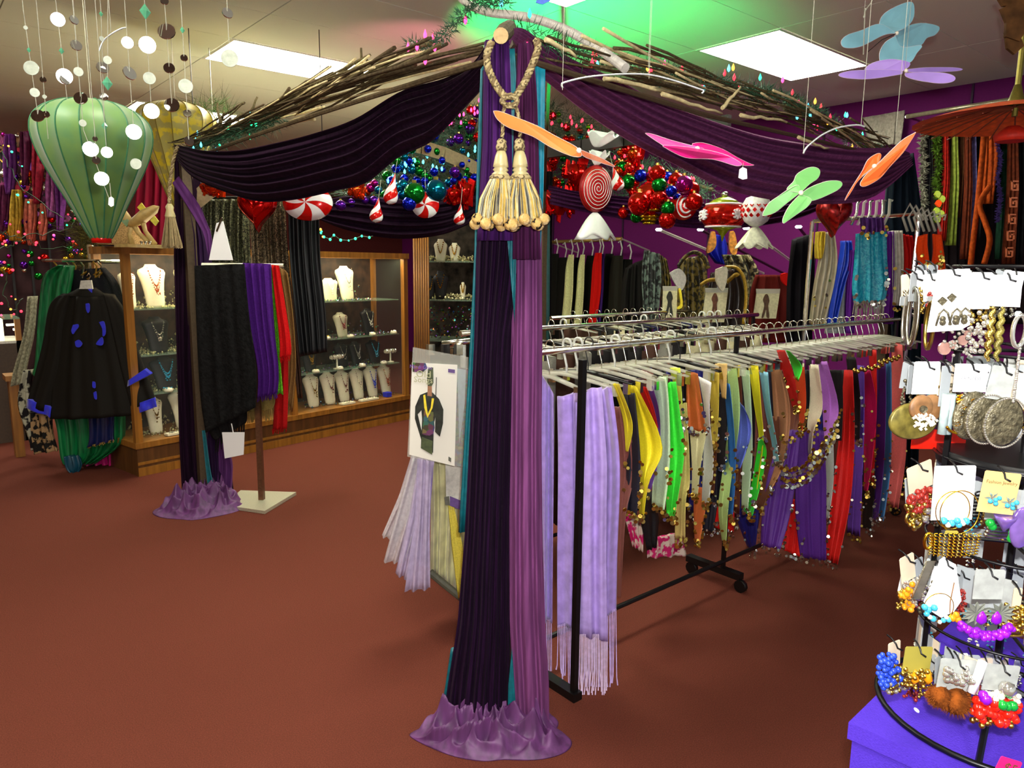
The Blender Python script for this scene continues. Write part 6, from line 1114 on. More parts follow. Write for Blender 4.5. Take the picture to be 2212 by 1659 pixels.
for j, (u, v0, v1, c) in enumerate(((20, 290, 420, 'purple'), (52, 285, 400, 'plum'), (78, 300, 440, 'wine'), (110, 360, 470, 'mauve'), (128, 370, 500, 'purple'), (36, 410, 520, 'gold'), (8, 400, 500, 'plum'), (66, 430, 530, 'rose'), (92, 440, 520, 'rose'), (25, 470, 520, 'gold'))):
    hang('ribbon', ['purple ribbon at the top of the far left wall', 'plum ribbon beside the leftmost mobile string', 'wine red ribbon below the grey mirror disc', 'mauve ribbon touching the green lantern', 'long purple ribbon behind the green lantern edge', 'gold ribbon low on the far left wall', 'plum ribbon at the picture edge', 'pinkish ribbon above the red lights', 'rose ribbon above the lights beside the lantern', 'gold ribbon bunch near the left picture edge'][j], 'ribbon',
         [(u - 6, v0), (u - 10, (v0 + v1) / 2), (u - 3, v1)], [(u + 8, v0), (u + 12, (v0 + v1) / 2), (u + 3, v1)], ('Y', 8.2), FM[c], 2, .03, .03)
for _ in range(150):
    u, v = U(0, 236), U(285, 600)
    if u > 150 and v < 420: continue
    if u > 100 and v > 560: continue
    if u > 190 and v < 470: continue
    c = P(u, v, ('Y', U(8.2, 8.45))); ball(c, U(.02, .05), random.choice(['red', 'gold', 'magenta', 'purple', 'red', 'orange', 'green', 'lime']), 'shiny carnival bauble in the crowd on the far left wall') if False else None
    t = T('bauble', 'small shiny bauble in the crowd on the far left wall', 'bauble', c, 'baubles on the far left wall')
    B(MB().ball(c, U(.018, .045), 8), 'bauble', random.choice([OM['red'], OM['gold'], OM['magenta'], OM['purple'], OM['orange'], OM['green'], silver]), t, smooth=True)
for j, (pts, c, lab) in enumerate((([(0, 500), (40, 510), (90, 505), (150, 495), (165, 470)], 'red', 'upper string of red lights on the far left wall'), ([(0, 540), (30, 530), (60, 520), (110, 540), (160, 530)], 'red', 'lower string of red lights on the far left wall'),
      ([(5, 570), (16, 600), (10, 640), (22, 665), (40, 660), (46, 640)], 'red', 'string of red and amber lights by the far left picture edge'), ([(2, 745), (10, 770), (20, 790), (30, 800), (6, 810)], 'red', 'string of red lights under the white counter'), ([(4, 330), (30, 380), (60, 420), (130, 470)], 'green', 'string of green lights high on the far left wall'), ([(640, 505), (690, 498), (700, 510), (770, 515), (840, 500)], 'green', 'string of green and pink lights on top of the long case'))):
    t = T('light_string', lab, 'lights', P(*pts[0], 7.5)); pl = ('Y', 8.1) if u < 400 and j < 5 else 6.2
    if j == 5: pl = 6.0
    q = [P(u_ + U(-5, 5), v_ + U(-6, 6), pl) for u_, v_ in sm(pts, 5)]; B(MB().tube(q, .004, 4), 'wire', MATS['green_wire'], t)
    for n_, p in enumerate(q[::1 if j == 5 else 2]): B(MB().ball(p + Vector((U(-.09, .09), U(-.02, .02), U(-.12, .12))) * (0 if j == 5 else 1), U(.007, .013), 6), 'bulb', M('bulb_' + (c if n_ % 3 else random.choice(['amber', 'pink', c])), dict(CB)[c], emit=3.5), t, smooth=True)
t = T('sales_counter', 'white counter with a glass top and lamp glow at the left edge', 'counter', P(20, 850, ('Y', 7.2))); 
a, b = P(-60, 740, ('Y', 7.2)), P(48, 740, ('Y', 7.2)); zt = P(20, 742, ('Y', 7.2)).z; zu = P(20, 690, ('Y', 7.2)).z
B(MB().box((a.x, 7.2, 0), (b.x, 7.7, zt)), 'body', M('counter_dark', (60, 44, 30), rough=.6), t); B(MB().box((a.x, 7.2, zt), (b.x, 7.7, zt + .02)), 'shelf', MATS['cream_card'], t)
B(MB().box((a.x, 7.2, zu), (b.x, 7.7, zu + .012)), 'glass_top', gshelf, t); B(MB().box((P(0, 740, ('Y', 7.2)).x - .2, 7.25, zt + .02), (P(12, 740, ('Y', 7.2)).x, 7.4, zu)), 'lamp', M('counter_lamp', (255, 240, 190), emit=2.2), t)
B(MB().box((b.x - .04, 7.2, 0), (b.x, 7.24, zu)), 'corner_post', oak, t)
for k in range(2): B(MB().box((P(14 + 14 * k, 700, ('Y', 7.3)).x, 7.3, zu - .06 - .04 * k), (P(34 + 8 * k, 700, ('Y', 7.3)).x, 7.34, zu - .045 - .04 * k)), 'light_tube', M('counter_tube', (255, 246, 214), emit=5), t)
t = T('side_table', 'small oak side post standing between the counter and the round rack', 'table', P(36, 930, ('Y', 6.6))); B(MB().box(P(26, 900, ('Y', 6.6)) * 1 - Vector((0, 0, P(26, 900, ('Y', 6.6)).z)), P(44, 900, ('Y', 6.7)) * 1 + Vector((0, 0, .6 - P(44, 900, ('Y', 6.7)).z))), 'leg', oak, t)
B(MB().box(P(20, 900, ('Y', 6.55)) * 1 + Vector((0, 0, .6 - P(20, 900, ('Y', 6.55)).z)), P(52, 900, ('Y', 6.75)) * 1 + Vector((0, 0, .64 - P(52, 900, ('Y', 6.75)).z))), 'top', oak, t)
# maroon cloth between the lanterns and dark fronds over it
hang('backdrop_curtain', 'deep crimson curtain hanging between the two silk lanterns', 'curtain', [(300, 262), (300, 400), (290, 540)], [(372, 262), (372, 400), (370, 540)], 6.6, M('crimson_curtain', (112, 8, 36), rough=.7, kind='velvet', scale=30), 4, .03, .05)
t = T('plant', 'dark bushy greenery between the left display and the green lantern tip', 'plant', P(190, 560, 5.6)); m = MB()
for _ in range(60): needles(m, P(U(165, 212), U(490, 580), 5.6), .06, 10, .14)
B(m, 'leaves', M('olive_leaves', (64, 58, 22), rough=.8, scale=20, var=.4), t, kind='stuff'); B(MB().tube([P(190, 560, 5.62), P(196, 700, 5.62), P(196, 960, 5.62)], .015, 6), 'stem', bark, t)
t = T('plant', 'small palm tuft rising behind the far left canopy corner', 'plant', P(460, 250, 5.4)); m = MB()
for _ in range(36): needles(m, P(U(420, 500), U(225, 285), 5.4), .08, 9, .14)
B(m, 'leaves', M('fern_green', (58, 84, 40), rough=.8, scale=20, var=.4), t, kind='stuff'); B(MB().tube([P(460, 270, 5.4), Vector((*P(460, 270, 5.4).xy, H))], .004, 4), 'cord', nyl, t)
# ================================================================ costumes along the purple wall
def wallbar(u0, v0, u1, v1, lab):
    t = T('wall_rail', lab, 'rail', P(u0, v0, ('X', 6.3))); a, b = P(u0, v0, ('X', 6.3)), P(u1, v1, ('X', 6.3)); B(MB().tube([a, b], .022, 8), 'rail', M('brass_rail', (190, 164, 90), rough=.3, metal=.7), t, smooth=True)
    for p in (a, b): B(MB().tube([p, Vector((6.79, p.y, p.z - .12))], .01, 6), 'bracket', clear, t)
wallbar(1188, 523, 1343, 516, 'brass rail against the purple wall above the black garments')
for (u0, u1, v0, v1, c, lab) in ((1184, 1208, 548, 760, 'black', 'black jacket right beside the far canopy post'), (1202, 1226, 556, 760, 'black', 'second black jacket on the brass rail'), (1222, 1240, 550, 702, 'stripe', 'black jacket sleeve with a pale satin stripe, left one'), (1236, 1252, 556, 740, 'black', 'black coat between the two pale striped sleeves'),
      (1248, 1264, 550, 706, 'stripe', 'black jacket sleeve with a pale satin stripe, right one'), (1262, 1284, 552, 760, 'black', 'black coat left of the red one'), (1280, 1300, 546, 706, 'red', 'bright red cape hanging narrow on the brass rail'), (1296, 1306, 548, 700, 'violet', 'thin violet edge beside the red cape'), (1302, 1326, 548, 760, 'black', 'black coat right of the red cape'), (1318, 1346, 552, 760, 'black2', 'dark grey coat on the brass rail'), (1338, 1366, 560, 760, 'black', 'last black coat at the right end of the brass rail')):
    mt = {'black': cloth_m('coat_black', (18, 18, 14)), 'black2': cloth_m('coat_black2', (34, 34, 26)), 'stripe': M('pale_satin_stripe', (206, 212, 150), rough=.5), 'red': cloth_m('cape_red', (206, 20, 14)), 'violet': cloth_m('cape_violet', (70, 40, 120))}[c]
    k = 0 if c in ('black', 'black2') else .12
    w = u1 - u0
    hang('coat', lab, 'coat', [(u0 + 6, v0), (u0, v0 + 30), (u0 - 4, v0 + 90), (u0 - 10, v1)], [(u1, v0), (u1 - 1, v0 + 30), (u1 - 3, v0 + 90), ((u0 + u1) / 2 - 4 if c != 'stripe' else u0 + 8, v1) if k else (u1 - 6, v1)], ('X', 6.25 - k + (.05 if u0 % 3 == 0 else 0)), mt, 1.5, .012, .12)
    tt = T('hanger', 'clear hanger hook on the brass rail', 'hanger', P(u1 - 5, v0, ('X', 6.3)), 'hangers on the brass rail'); B(MB().tube([P(u1 - 5, v0, ('X', 6.28)), P(u1 - 2, v0 - 16, ('X', 6.28)), P(u1 - 6, v0 - 32, ('X', 6.28)), P(u1 - 10, v0 - 28, ('X', 6.28))], .008, 5), 'hook', MATS['frosted_plastic'], tt)
arms = ((1423, 496), (1513, 496), (1612, 493), (1725, 490))
for j, (u, v) in enumerate(arms):
    tip = P(u, v, 6.0); t = T('faceout_arm', ['leftmost slanted clear arm with a bright white tip on the purple wall', 'second slanted arm with a bright white tip on the purple wall', 'third slanted arm behind the pale candy skirt', 'rightmost slanted arm with a bright white tip, beside the black robe'][j], 'rack arm', tip)
    base = Vector((6.79, tip.y + .25, tip.z - .35)); B(MB().tube([tip, base], .012, 6), 'arm', clear if j % 2 == 0 else M('dark_metal_arm', (70, 50, 50), rough=.3, metal=.7), t); B(MB().lathe(tip, [(.02, -.012), (.03, 0), (.02, .012)], 10), 'tip', M('arm_tip_glow', (240, 240, 255), emit=1.6), t)  # tips made to glow so they look bright; no lamp in them
CO = {}
sk = M('skull_lace', (26, 26, 24), rough=.6, kind='spots', scale=24, col2=(96, 110, 100)); dk = cloth_m('costume_black', (20, 18, 16)); dg2 = M('black_gold_trim', (34, 30, 20), rough=.4, kind='spots', scale=34, col2=(110, 94, 40)); mr = cloth_m('costume_maroon', (92, 24, 18)); gdt = M('antique_gold_braid', (146, 116, 30), rough=.4, scale=80, var=.3)
for lab, L_, R_, mt, d in (('black pirate coat left of the skull lace strip', [(1352, 580), (1344, 620), (1340, 700), (1340, 740)], [(1392, 560), (1396, 620), (1396, 700), (1396, 740)], dk, 5.75), ('sheer black lace dress with grey skull pattern', [(1392, 540), (1386, 600), (1390, 680), (1390, 740)], [(1424, 548), (1428, 600), (1422, 680), (1424, 740)], sk, 5.6),
      ('black coat with gold shoulder trim right of the skull lace', [(1424, 548), (1428, 600), (1428, 700), (1428, 740)], [(1440, 560), (1450, 620), (1446, 700), (1446, 740)], dg2, 5.65), ('black costume with wide gold and green collar in the middle of the wall', [(1470, 560), (1462, 600), (1464, 680), (1466, 740)], [(1516, 552), (1530, 600), (1528, 680), (1528, 740)], dg2, 5.6),
      ('black glossy costume with antique gold braid and white cravat', [(1536, 590), (1526, 640), (1518, 700), (1516, 740)], [(1594, 580), (1612, 630), (1608, 700), (1606, 740)], M('black_brown_gloss', (34, 24, 18), rough=.25), 5.5), ('dark sequinned costume with cream checks behind the gold braid one', [(1560, 550), (1570, 580), (1580, 640), (1590, 720)], [(1620, 550), (1640, 590), (1640, 660), (1636, 720)], M('check_sequin', (40, 34, 26), rough=.4, kind='spots', scale=30, col2=(150, 140, 100)), 5.7),
      ('maroon costume with a red shoulder and gold trim', [(1632, 594), (1618, 640), (1616, 700), (1616, 740)], [(1690, 594), (1706, 640), (1704, 700), (1704, 740)], mr, 5.55), ('long black robe hung high left of the white gown', [(1715, 520), (1702, 600), (1700, 700), (1700, 760)], [(1756, 505), (1760, 600), (1756, 700), (1756, 760)], M('black_robe_long', (16, 13, 18), rough=.8), 5.3),
      ('blue costume with orange gold side panels under the snowflake ornament', [(1536, 505), (1526, 540), (1548, 566)], [(1566, 510), (1572, 540), (1566, 572)], M('royal_blue_cloth', (28, 36, 150), rough=.7), 5.9)):
    CO[' '.join(lab.split()[:2])] = hang('costume', lab, 'costume', L_, R_, d, mt, 3, .02, .14)
for pts, mt, d, n_, par_l in (([(1536, 500), (1544, 502), (1546, 530), (1534, 545), (1526, 542)], M('orange_gold_stripe', (170, 110, 40), rough=.5, scale=40, var=.5), 5.8, 'ribbon', 'orange gold panel left of the blue costume'), ([(1576, 500), (1586, 502), (1592, 540), (1584, 552), (1574, 535)], MATS['orange_gold_stripe'], 5.8, 'ribbon', 'orange gold panel right of the blue costume'),
      ([(1446, 590), (1466, 580), (1480, 595), (1480, 612), (1470, 628), (1456, 610)], M('white_felt', (170, 166, 160), rough=.8), 5.45, 'hat', 'folded grey white hat hanging among the dark costumes'), ([(1546, 582), (1568, 576), (1570, 600), (1562, 628), (1552, 620), (1545, 600)], M('cravat_lace', (176, 168, 150), rough=.7, scale=50), 5.3, 'cravat', 'cream lace cravat on the gold braid costume'),
      ([(1687, 592), (1702, 590), (1708, 606), (1700, 618), (1688, 606)], cloth_m('cape_red', (206, 20, 14)), 5.4, 'sash', 'bright red shoulder patch at the maroon costume'), ([(1466, 625), (1470, 625), (1474, 660), (1464, 668), (1463, 664), (1470, 656)], M('print_yellow'), 5.4, 'ribbon', 'short yellow ribbon beside the first costume card')):
    t = T(n_, par_l, n_, P(*pts[0], d)); blob(pts, d, 'cloth', mt, t, .03)
t = CO['black glossy']
for pts in ([(1513, 616), (1530, 606), (1550, 604)], [(1566, 576), (1590, 578), (1606, 600), (1612, 640), (1606, 700)], [(1570, 610), (1588, 594), (1594, 596)]): B(MB().tube([P(u, v, 5.35) for u, v in sm(pts, 6)], .026, 6, flat=.4), 'braid_band', gdt, t, smooth=True)
t = CO['black costume']; B(MB().tube([P(u, v, 5.5) for u, v in sm([(1465, 575), (1480, 555), (1500, 545), (1520, 556), (1530, 580)], 5)], .022, 6, flat=.5), 'braid_band', MATS['black_gold_trim'], t, smooth=True)
for j, (u0, v0, u1, v1, c) in enumerate(((1432, 628, 1463, 686, (30, 30, 20)), (1524, 632, 1572, 696, (80, 44, 24)), (1634, 634, 1684, 688, (70, 48, 30)))):
    d = 5.42; t = T('costume_card', ['cream costume card with a dark standing figure, leftmost of three on the wall costumes', 'cream costume card with a brown dressed figure, middle of three on the wall costumes', 'cream costume card with a brown gown figure, rightmost of three on the wall costumes'][j], 'card', P(u0, v1, d)); s = 8 if j else 2
    B(poly([(u0, v0), (u1, v0), (u1 - s, v1), (u0 - s, v1)], d, .006), 'card', M('card_cream', (190, 184, 146)), t); B(poly([(u0 - 1, v0 - 10), (u1 + 1, v0 - 10), (u1, v0), (u0, v0)], d, .008), 'clear_top', clear, t)
    cx = (u0 + u1) / 2 - s / 2; blob([(cx - 2, v0 + 2), (cx + 3, v0 + 2), (cx + 7, v0 + 16), (cx + 4, v0 + 26), (cx + 7, v1 - 3), (cx + 1, v1 - 3), (cx, v0 + 34), (cx - 6, v1 - 3), (cx - 10, v1 - 3), (cx - 4, v0 + 26), (cx - 7, v0 + 14)], d - .006, 'printed_figure', M('card_fig_%d' % j, c, scale=40, var=.5), t)
# bright dance costumes at the right end
for lab, L_, R_, mt, d, fr, tr in (('ivory satin gown with gold shoulders left of the blue one', [(1776, 505), (1772, 560), (1760, 620), (1752, 700)], [(1800, 500), (1806, 560), (1798, 620), (1778, 700)], M('ivory_satin', (170, 160, 132), rough=.35, scale=20), 4.62, 0, 1), ('yellow sleeve at the left of the ivory gown', [(1770, 500), (1768, 530), (1770, 560)], [(1782, 500), (1780, 530), (1776, 556)], M('yellow_cloth', (190, 160, 30), rough=.6), 4.60, 0, 0),
      ('white satin gown lower layer beside the ivory gown', [(1796, 600), (1790, 650), (1780, 720)], [(1832, 610), (1834, 650), (1836, 720)], M('white_satin', (170, 176, 176), rough=.35), 4.66, 0, 0), ('royal blue satin costume left of the turquoise one', [(1822, 520), (1814, 570), (1800, 640), (1790, 700)], [(1840, 520), (1846, 570), (1832, 590), (1806, 700)], M('royal_satin', (24, 56, 176), rough=.35), 4.58, 0, 0),
      ('violet scarf costume just left of the turquoise one', [(1840, 540), (1834, 620), (1830, 720)], [(1852, 540), (1850, 620), (1846, 720)], cloth_m('violet_dance', (90, 30, 130)), 4.55, 0, 0), ('turquoise beaded dance costume with silver coin fringe', [(1848, 505), (1846, 560), (1842, 620), (1846, 656)], [(1914, 500), (1916, 560), (1920, 610), (1912, 650)], M('turquoise_beads', (0, 136, 166), rough=.35, kind='spots', scale=60, col2=(40, 160, 180), bump=.5), 4.45, 40, 2),
      ('purple dance skirt right of the turquoise costume', [(1916, 500), (1918, 600), (1912, 700)], [(1936, 500), (1936, 600), (1930, 700)], cloth_m('purple_dance', (96, 30, 128)), 4.52, 0, 0), ('white lace dance skirt between the purple and red ones', [(1930, 498), (1930, 600), (1928, 660)], [(1950, 498), (1954, 560), (1948, 660)], M('white_lace', (176, 170, 156), rough=.6, scale=50), 4.50, 0, 1), ('red velvet dance costume right of the white lace skirt', [(1950, 505), (1956, 560), (1950, 640)], [(1972, 510), (1976, 560), (1966, 640)], cloth_m('red_dance', (170, 16, 10)), 4.48, 0, 0),
      ('purple bodice with straps above the turquoise costume', [(1860, 470), (1862, 490), (1862, 506)], [(1910, 470), (1912, 490), (1912, 506)], M('purple_bodice', (74, 30, 100), rough=.5, kind='glitter', scale=70), 4.46, 0, 1)):
    o_ = hang('costume', lab, 'costume', L_, R_, d, mt, 3, .015, .08, fr, silver)
    if tr: coins([L_[0], L_[-1]], [R_[0], R_[-1]], d - .03, silver if tr == 2 else gold, o_, 40 if tr == 2 else 14, .012)
t = T('costume', 'bright orange dance top with gold beading above the earring stand', 'costume', P(2010, 585, 4.0)); om = cloth_m('orange_dance', (226, 66, 12))
B(cloth([(1985, 512), (1982, 540), (1990, 580)], [(2004, 505), (2002, 530), (2008, 590)], 4.0, folds=1.5, amp=.01, th=.04), 'cup', om, t, smooth=True); B(cloth([(2016, 505), (2018, 540), (2010, 600)], [(2036, 508), (2042, 550), (2046, 600)], 4.0, folds=1.5, amp=.01, th=.04), 'cup', om, t, smooth=True)
coins([(1988, 520), (1990, 570)], [(2030, 520), (2030, 570)], 3.96, gold, t, 40, .01, nm='beading')
t = T('hanger', 'pile of clear hanger tops and ruffles above the orange dance top', 'hanger', P(1990, 480, 4.2)); 
for k in range(7): B(MB().tube([P(1960 + 12 * k, 500, 4.2), P(1950 + 12 * k, 470, 4.2), P(1965 + 13 * k, 440 + 4 * k, 4.2), P(1985 + 9 * k, 476, 4.2)], .008, 5), 'arch', clear, t, smooth=True)
for k in range(6):
    u = 1850 + 14 * k; tt = T('hanger', 'clear hanger crowded above the turquoise costume', 'hanger', P(u, 470, 4.48), 'hangers above the turquoise costume'); B(MB().tube([P(u - 12, 486, 4.50), P(u, 462, 4.50), P(u + 2, 440 - 2 * k, 4.50), P(u + 8, 434, 4.50)], .009, 5), 'hook', clear if k % 2 else silver, tt, smooth=True)
# rack holding the dance costumes
t = T('clothes_rack', 'chrome clothes rack holding the bright dance costumes beyond the scarf row', 'clothes rack', P(1880, 900, 4.8)); a, b = P(1755, 478, 4.64), P(1985, 462, 4.46)
B(MB().tube([a, b], .012, 8), 'rail', chrome, t)
for p in (a, b): B(MB().tube([p, Vector((p.x, p.y, 0))], .014, 8), 'upright', chrome, t)
# ================================================================ right wall: lace, rail, boas and long scarves
t = T('lace_panel', 'two overlapping pieces of white lace pinned high on the purple wall', 'lace', P(1910, 315, ('X', 6.7))); lm = M('white_lace_panel', (170, 166, 150), rough=.8, scale=40, var=.2, bump=.6)
B(cloth([(1862, 254), (1872, 300), (1885, 316)], [(1912, 246), (1914, 290), (1912, 314)], ('X', 6.74), folds=2, amp=.02, th=.02), 'lace', lm, t, smooth=True); B(cloth([(1910, 246), (1912, 290), (1912, 312)], [(1954, 238), (1950, 270), (1942, 312)], ('X', 6.7), folds=2, amp=.02, th=.02), 'lace', lm, t, smooth=True)
t = T('wall_rail', 'long thin rail high on the purple wall at the right', 'rail', P(1960, 252, ('X', 6.5))); a, b = P(1958, 252, ('X', 6.5)), P(2240, 206, ('X', 6.5)); B(MB().tube([a, b], .018, 8), 'rail', M('pale_brass', (190, 184, 150), rough=.3, metal=.6), t, smooth=True)
for p in (a, b): B(MB().tube([p, Vector((6.79, p.y, p.z))], .012, 6), 'bracket', chrome, t)
hang('curtain', 'black sheet added to darken the gaps behind the boas and long scarves', 'curtain', [(1990, 262), (1986, 500), (1984, 700)], [(2235, 222), (2232, 500), (2230, 700)], ('X', 6.66), M('black_gap_sheet', (22, 14, 18), rough=.9), 12, .02, .03)  # added sheet standing in for dark scarves, blackens the gaps
BO = dict(grey=(150, 150, 130), green=(84, 120, 30), red=(170, 24, 12), olive=(140, 160, 60), brown=(80, 44, 20), orange=(196, 80, 20), violet=(86, 66, 140), black=(20, 20, 24), dgreen=(20, 60, 40), rust=(110, 44, 20), lav=(120, 110, 170))
for j, (u, w, v1, c, k, lab) in enumerate(((1994, 9, 470, 'grey', 'boa', 'grey white feather boa, leftmost on the high wall rail'), (2008, 6, 500, 'black', 's', 'black scarf beside the grey boa'), (2026, 9, 480, 'green', 'boa', 'leafy green boa with yellow leaves at its end'), (2046, 6, 520, 'red', 's', 'long narrow red scarf on the high wall rail'), (2064, 8, 530, 'olive', 's', 'pale olive green long scarf'), (2078, 5, 470, 'brown', 's', 'brown scarf between the olive and orange ones'),
      (2094, 6, 560, 'rust', 's', 'rust orange scarf reaching low'), (2104, 4, 540, 'lav', 's', 'thin lavender scarf right of the rust orange one'), (2116, 8, 520, 'black', 's', 'black scarf behind the knotted orange one'), (2140, 13, 440, 'orange', 's', 'broad orange scarf hanging under the parasol'), (2158, 5, 480, 'violet', 'boa', 'violet and white twisted boa'), (2172, 8, 560, 'dgreen', 's', 'dark green long scarf'), (2190, 10, 570, 'rust', 's', 'rust scarf with a square key pattern'), (2206, 10, 570, 'black', 's', 'black scarf at the right picture edge'), (2014, 5, 420, 'rust', 's', 'short rust scarf near the green boa'))):
    t = T('boa' if k == 'boa' else 'scarf', lab, 'boa' if k == 'boa' else 'scarf', P(u, v1, ('X', 6.4))); v0 = 262 - (u - 1994) * .15
    if u == 2026: GB = t
    if u == 2190: KS = t
    mt = M('wallscarf_' + c, tuple(int(x * .78) for x in BO[c]), rough=.75, scale=40, var=.3)
    if k == 'boa':
        m = MB(); n = 60
        for i in range(n):
            v = v0 + (v1 - v0) * i / n; cc = P(u + 3 * sin(i * .3), v, ('X', 6.35))
            for q_ in range(7): d_ = Vector((U(-1, 1), U(-1, 1), U(-1, .4))).normalized(); p2 = cc + d_ * w * .0055; s_ = d_.cross(Vector((.3, .5, .8))).normalized() * .01; m.add([cc - s_, cc + s_, p2, cc + d_.cross(s_).normalized() * .01], [(0, 1, 2), (1, 3, 2), (3, 0, 2)])
        B(m, 'feathers', mt, t, kind='stuff'); B(MB().tube([P(u + 3 * sin(i * .3 * 6), v0 + (v1 - v0) * i / 10, ('X', 6.36)) for i in range(11)], .01, 5), 'cord', mt, t)
    else: B(cloth([(u - w * .7, v0), (u - w, (v0 + v1) / 2), (u - w - 10, v1)], [(u + w * .7, v0), (u + w, (v0 + v1) / 2), (u + w - 10, v1)], ('X', 6.35 + .03 * (j % 3)), folds=2, amp=.02, th=.05), 'cloth', mt, t, smooth=True)
t = GB
for (u, v, c) in ((2024, 420, 'yg'), (2034, 430, 'yg'), (2022, 456, 'yg'), (2032, 462, 'yg'), (2024, 474, 'yg'), (2026, 440, 'rd')): blob([(u - 6, v), (u, v - 8), (u + 7, v - 2), (u + 2, v + 8)], ('X', 6.2), 'leaf' if c == 'yg' else 'bloom', M('leaf_yellow_green', (140, 160, 30)) if c == 'yg' else cloth_m('orange_dance', (226, 66, 12)), t, .02)
t = T('scarf', 'orange scarf tied in a loose X shape below the broad orange one', 'scarf', P(2130, 560, ('X', 6.25))); om2 = M('wallscarf_orange')
for pts in ([(2140, 400), (2116, 440), (2128, 480), (2138, 520), (2126, 570)], [(2128, 262), (2120, 360), (2112, 440), (2106, 490), (2100, 540), (2096, 580)]): B(MB().tube([P(u, v, ('X', 6.22)) for u, v in sm(pts, 6)], .035, 6, flat=.5), 'tail', om2, t, smooth=True)
t = KS
for k in range(5):
    v = 400 + 36 * k; u = 2192 - 3 * k
    for (a0, b0, a1, b1) in ((-8, -10, 8, -7), (-8, -10, -5, 12), (-8, 9, 8, 12), (5, -2, 8, 12), (-2, -3, 8, 0), (-2, -3, 1, 5)): B(poly([(u + a0, v + b0), (u + a1, v + b0), (u + a1, v + b1), (u + a0, v + b1)], ('X', 6.24), .008), 'stitch', M('copper_thread', (150, 70, 30)), t)
# ================================================================ purple cabinet and the spinning earring stand in the right foreground
random.seed(51)
ZC = .75; p0, p1, p2 = P(1833, 1560, ('Z', ZC)), P(1905, 1490, ('Z', ZC)), P(2054, 1657, ('Z', ZC))
ex = (p2 - p0).normalized(); ey = Vector((-ex.y, ex.x, 0)); ey = ey if ey.dot(p1 - p0) > 0 else -ey; LY = (p1 - p0).length
pc = M('purple_cabinet_paint', (78, 50, 186), rough=.75, scale=200, var=.04, bump=.2)
t = T('cabinet', 'purple painted box plinth under the earring stand in the right foreground', 'cabinet', (p0.x + .3, p0.y, 0))
B(MB().prism([p0, p0 + ex * .75, p0 + ex * .75 + ey * .6, p0 + ey * .6][::1], UP * .0001) and MB().add([q + UP * h for h in (-.03, 0) for q in (p0, p0 + ex * .75, p0 + ex * .75 + (p1 - p0).normalized() * .55, p0 + (p1 - p0).normalized() * .55)], [(3, 2, 1, 0), (4, 5, 6, 7), (0, 1, 5, 4), (1, 2, 6, 5), (2, 3, 7, 6), (3, 0, 4, 7)]), 'top', pc, t)
e1 = (p1 - p0).normalized(); i0 = p0 + ex * .006 + e1 * .006
B(MB().add([Vector((q.x, q.y, h)) for h in (0, ZC - .03) for q in (i0, i0 + ex * .738, i0 + ex * .738 + e1 * .538, i0 + e1 * .538)], [(3, 2, 1, 0), (4, 5, 6, 7), (0, 1, 5, 4), (1, 2, 6, 5), (2, 3, 7, 6), (3, 0, 4, 7)]), 'body', pc, t)
CX = P(2140, 1540, 1.14); CX = Vector((CX.x, CX.y, ZC)); bw = M('black_wire', (14, 14, 18), rough=.35, metal=.4)
es = T('earring_stand', 'black wire spinner stand on the purple cabinet crowded with carded earrings', 'earring stand', CX)
def ring(z, r, th=.003, name='ring', n=40): B(MB().tube([Vector((CX.x + cos(a) * r, CX.y + sin(a) * r, z)) for a in [i * 2 * pi / n for i in range(n + 1)]], th, 8, cap=False), name, bw, es, smooth=True)
ring(ZC + .006, .175, .005, 'base_ring'); B(MB().tube([CX + UP * .0, CX + UP * .62], .006, 8), 'pole', bw, es)
for a in (0.2, 1.77, 3.34, 4.9): B(MB().tube([Vector((CX.x + cos(a) * .175, CX.y + sin(a) * .175, ZC + .006)), Vector((CX.x + cos(a) * .02, CX.y + sin(a) * .02, ZC + .06))], .005, 6), 'leg', bw, es)
TZ = [P(2060, v, 1.05).z for v in (574, 772, 1022, 1216, 1404)]
for z in TZ: ring(z, .125, .0025)
zb = P(2120, 992, 1.14).z; B(MB().lathe(Vector((CX.x, CX.y, zb)), [(.118, -.012), (.122, -.012), (.122, .012), (.118, .012)], 40), 'band', bw, es, smooth=True)
for a in [i * pi / 3 for i in range(6)]: B(MB().tube([Vector((CX.x, CX.y, zb)), Vector((CX.x + cos(a) * .118, CX.y + sin(a) * .118, zb))], .003, 6), 'spoke', bw, es)
for z in (TZ[1], TZ[3], TZ[4]):
    for a in (.6, 2.17, 3.74, 5.3): B(MB().tube([Vector((CX.x, CX.y, z)), Vector((CX.x + cos(a) * .125, CX.y + sin(a) * .125, z))], .003, 6), 'spoke', bw, es)
for a in (2.4, 4.0, 5.6): B(MB().box(Vector((CX.x + cos(a) * .122 - .004, CX.y + sin(a) * .122 - .004, ZC + .1)), Vector((CX.x + cos(a) * .122 + .004, CX.y + sin(a) * .122 + .004, TZ[0]))), 'upright', bw, es)
CM = {k: M('earcard_' + k, c, rough=r, var=.02) for k, c, r in (('white', (236, 238, 244), .6), ('grey', (150, 156, 160), .5), ('beige', (206, 190, 166), .6), ('tan', (206, 172, 112), .6), ('gold', (150, 140, 60), .35))}
CM['clear'] = M('earcard_clear', (170, 174, 172), rough=.15, alpha=.75)
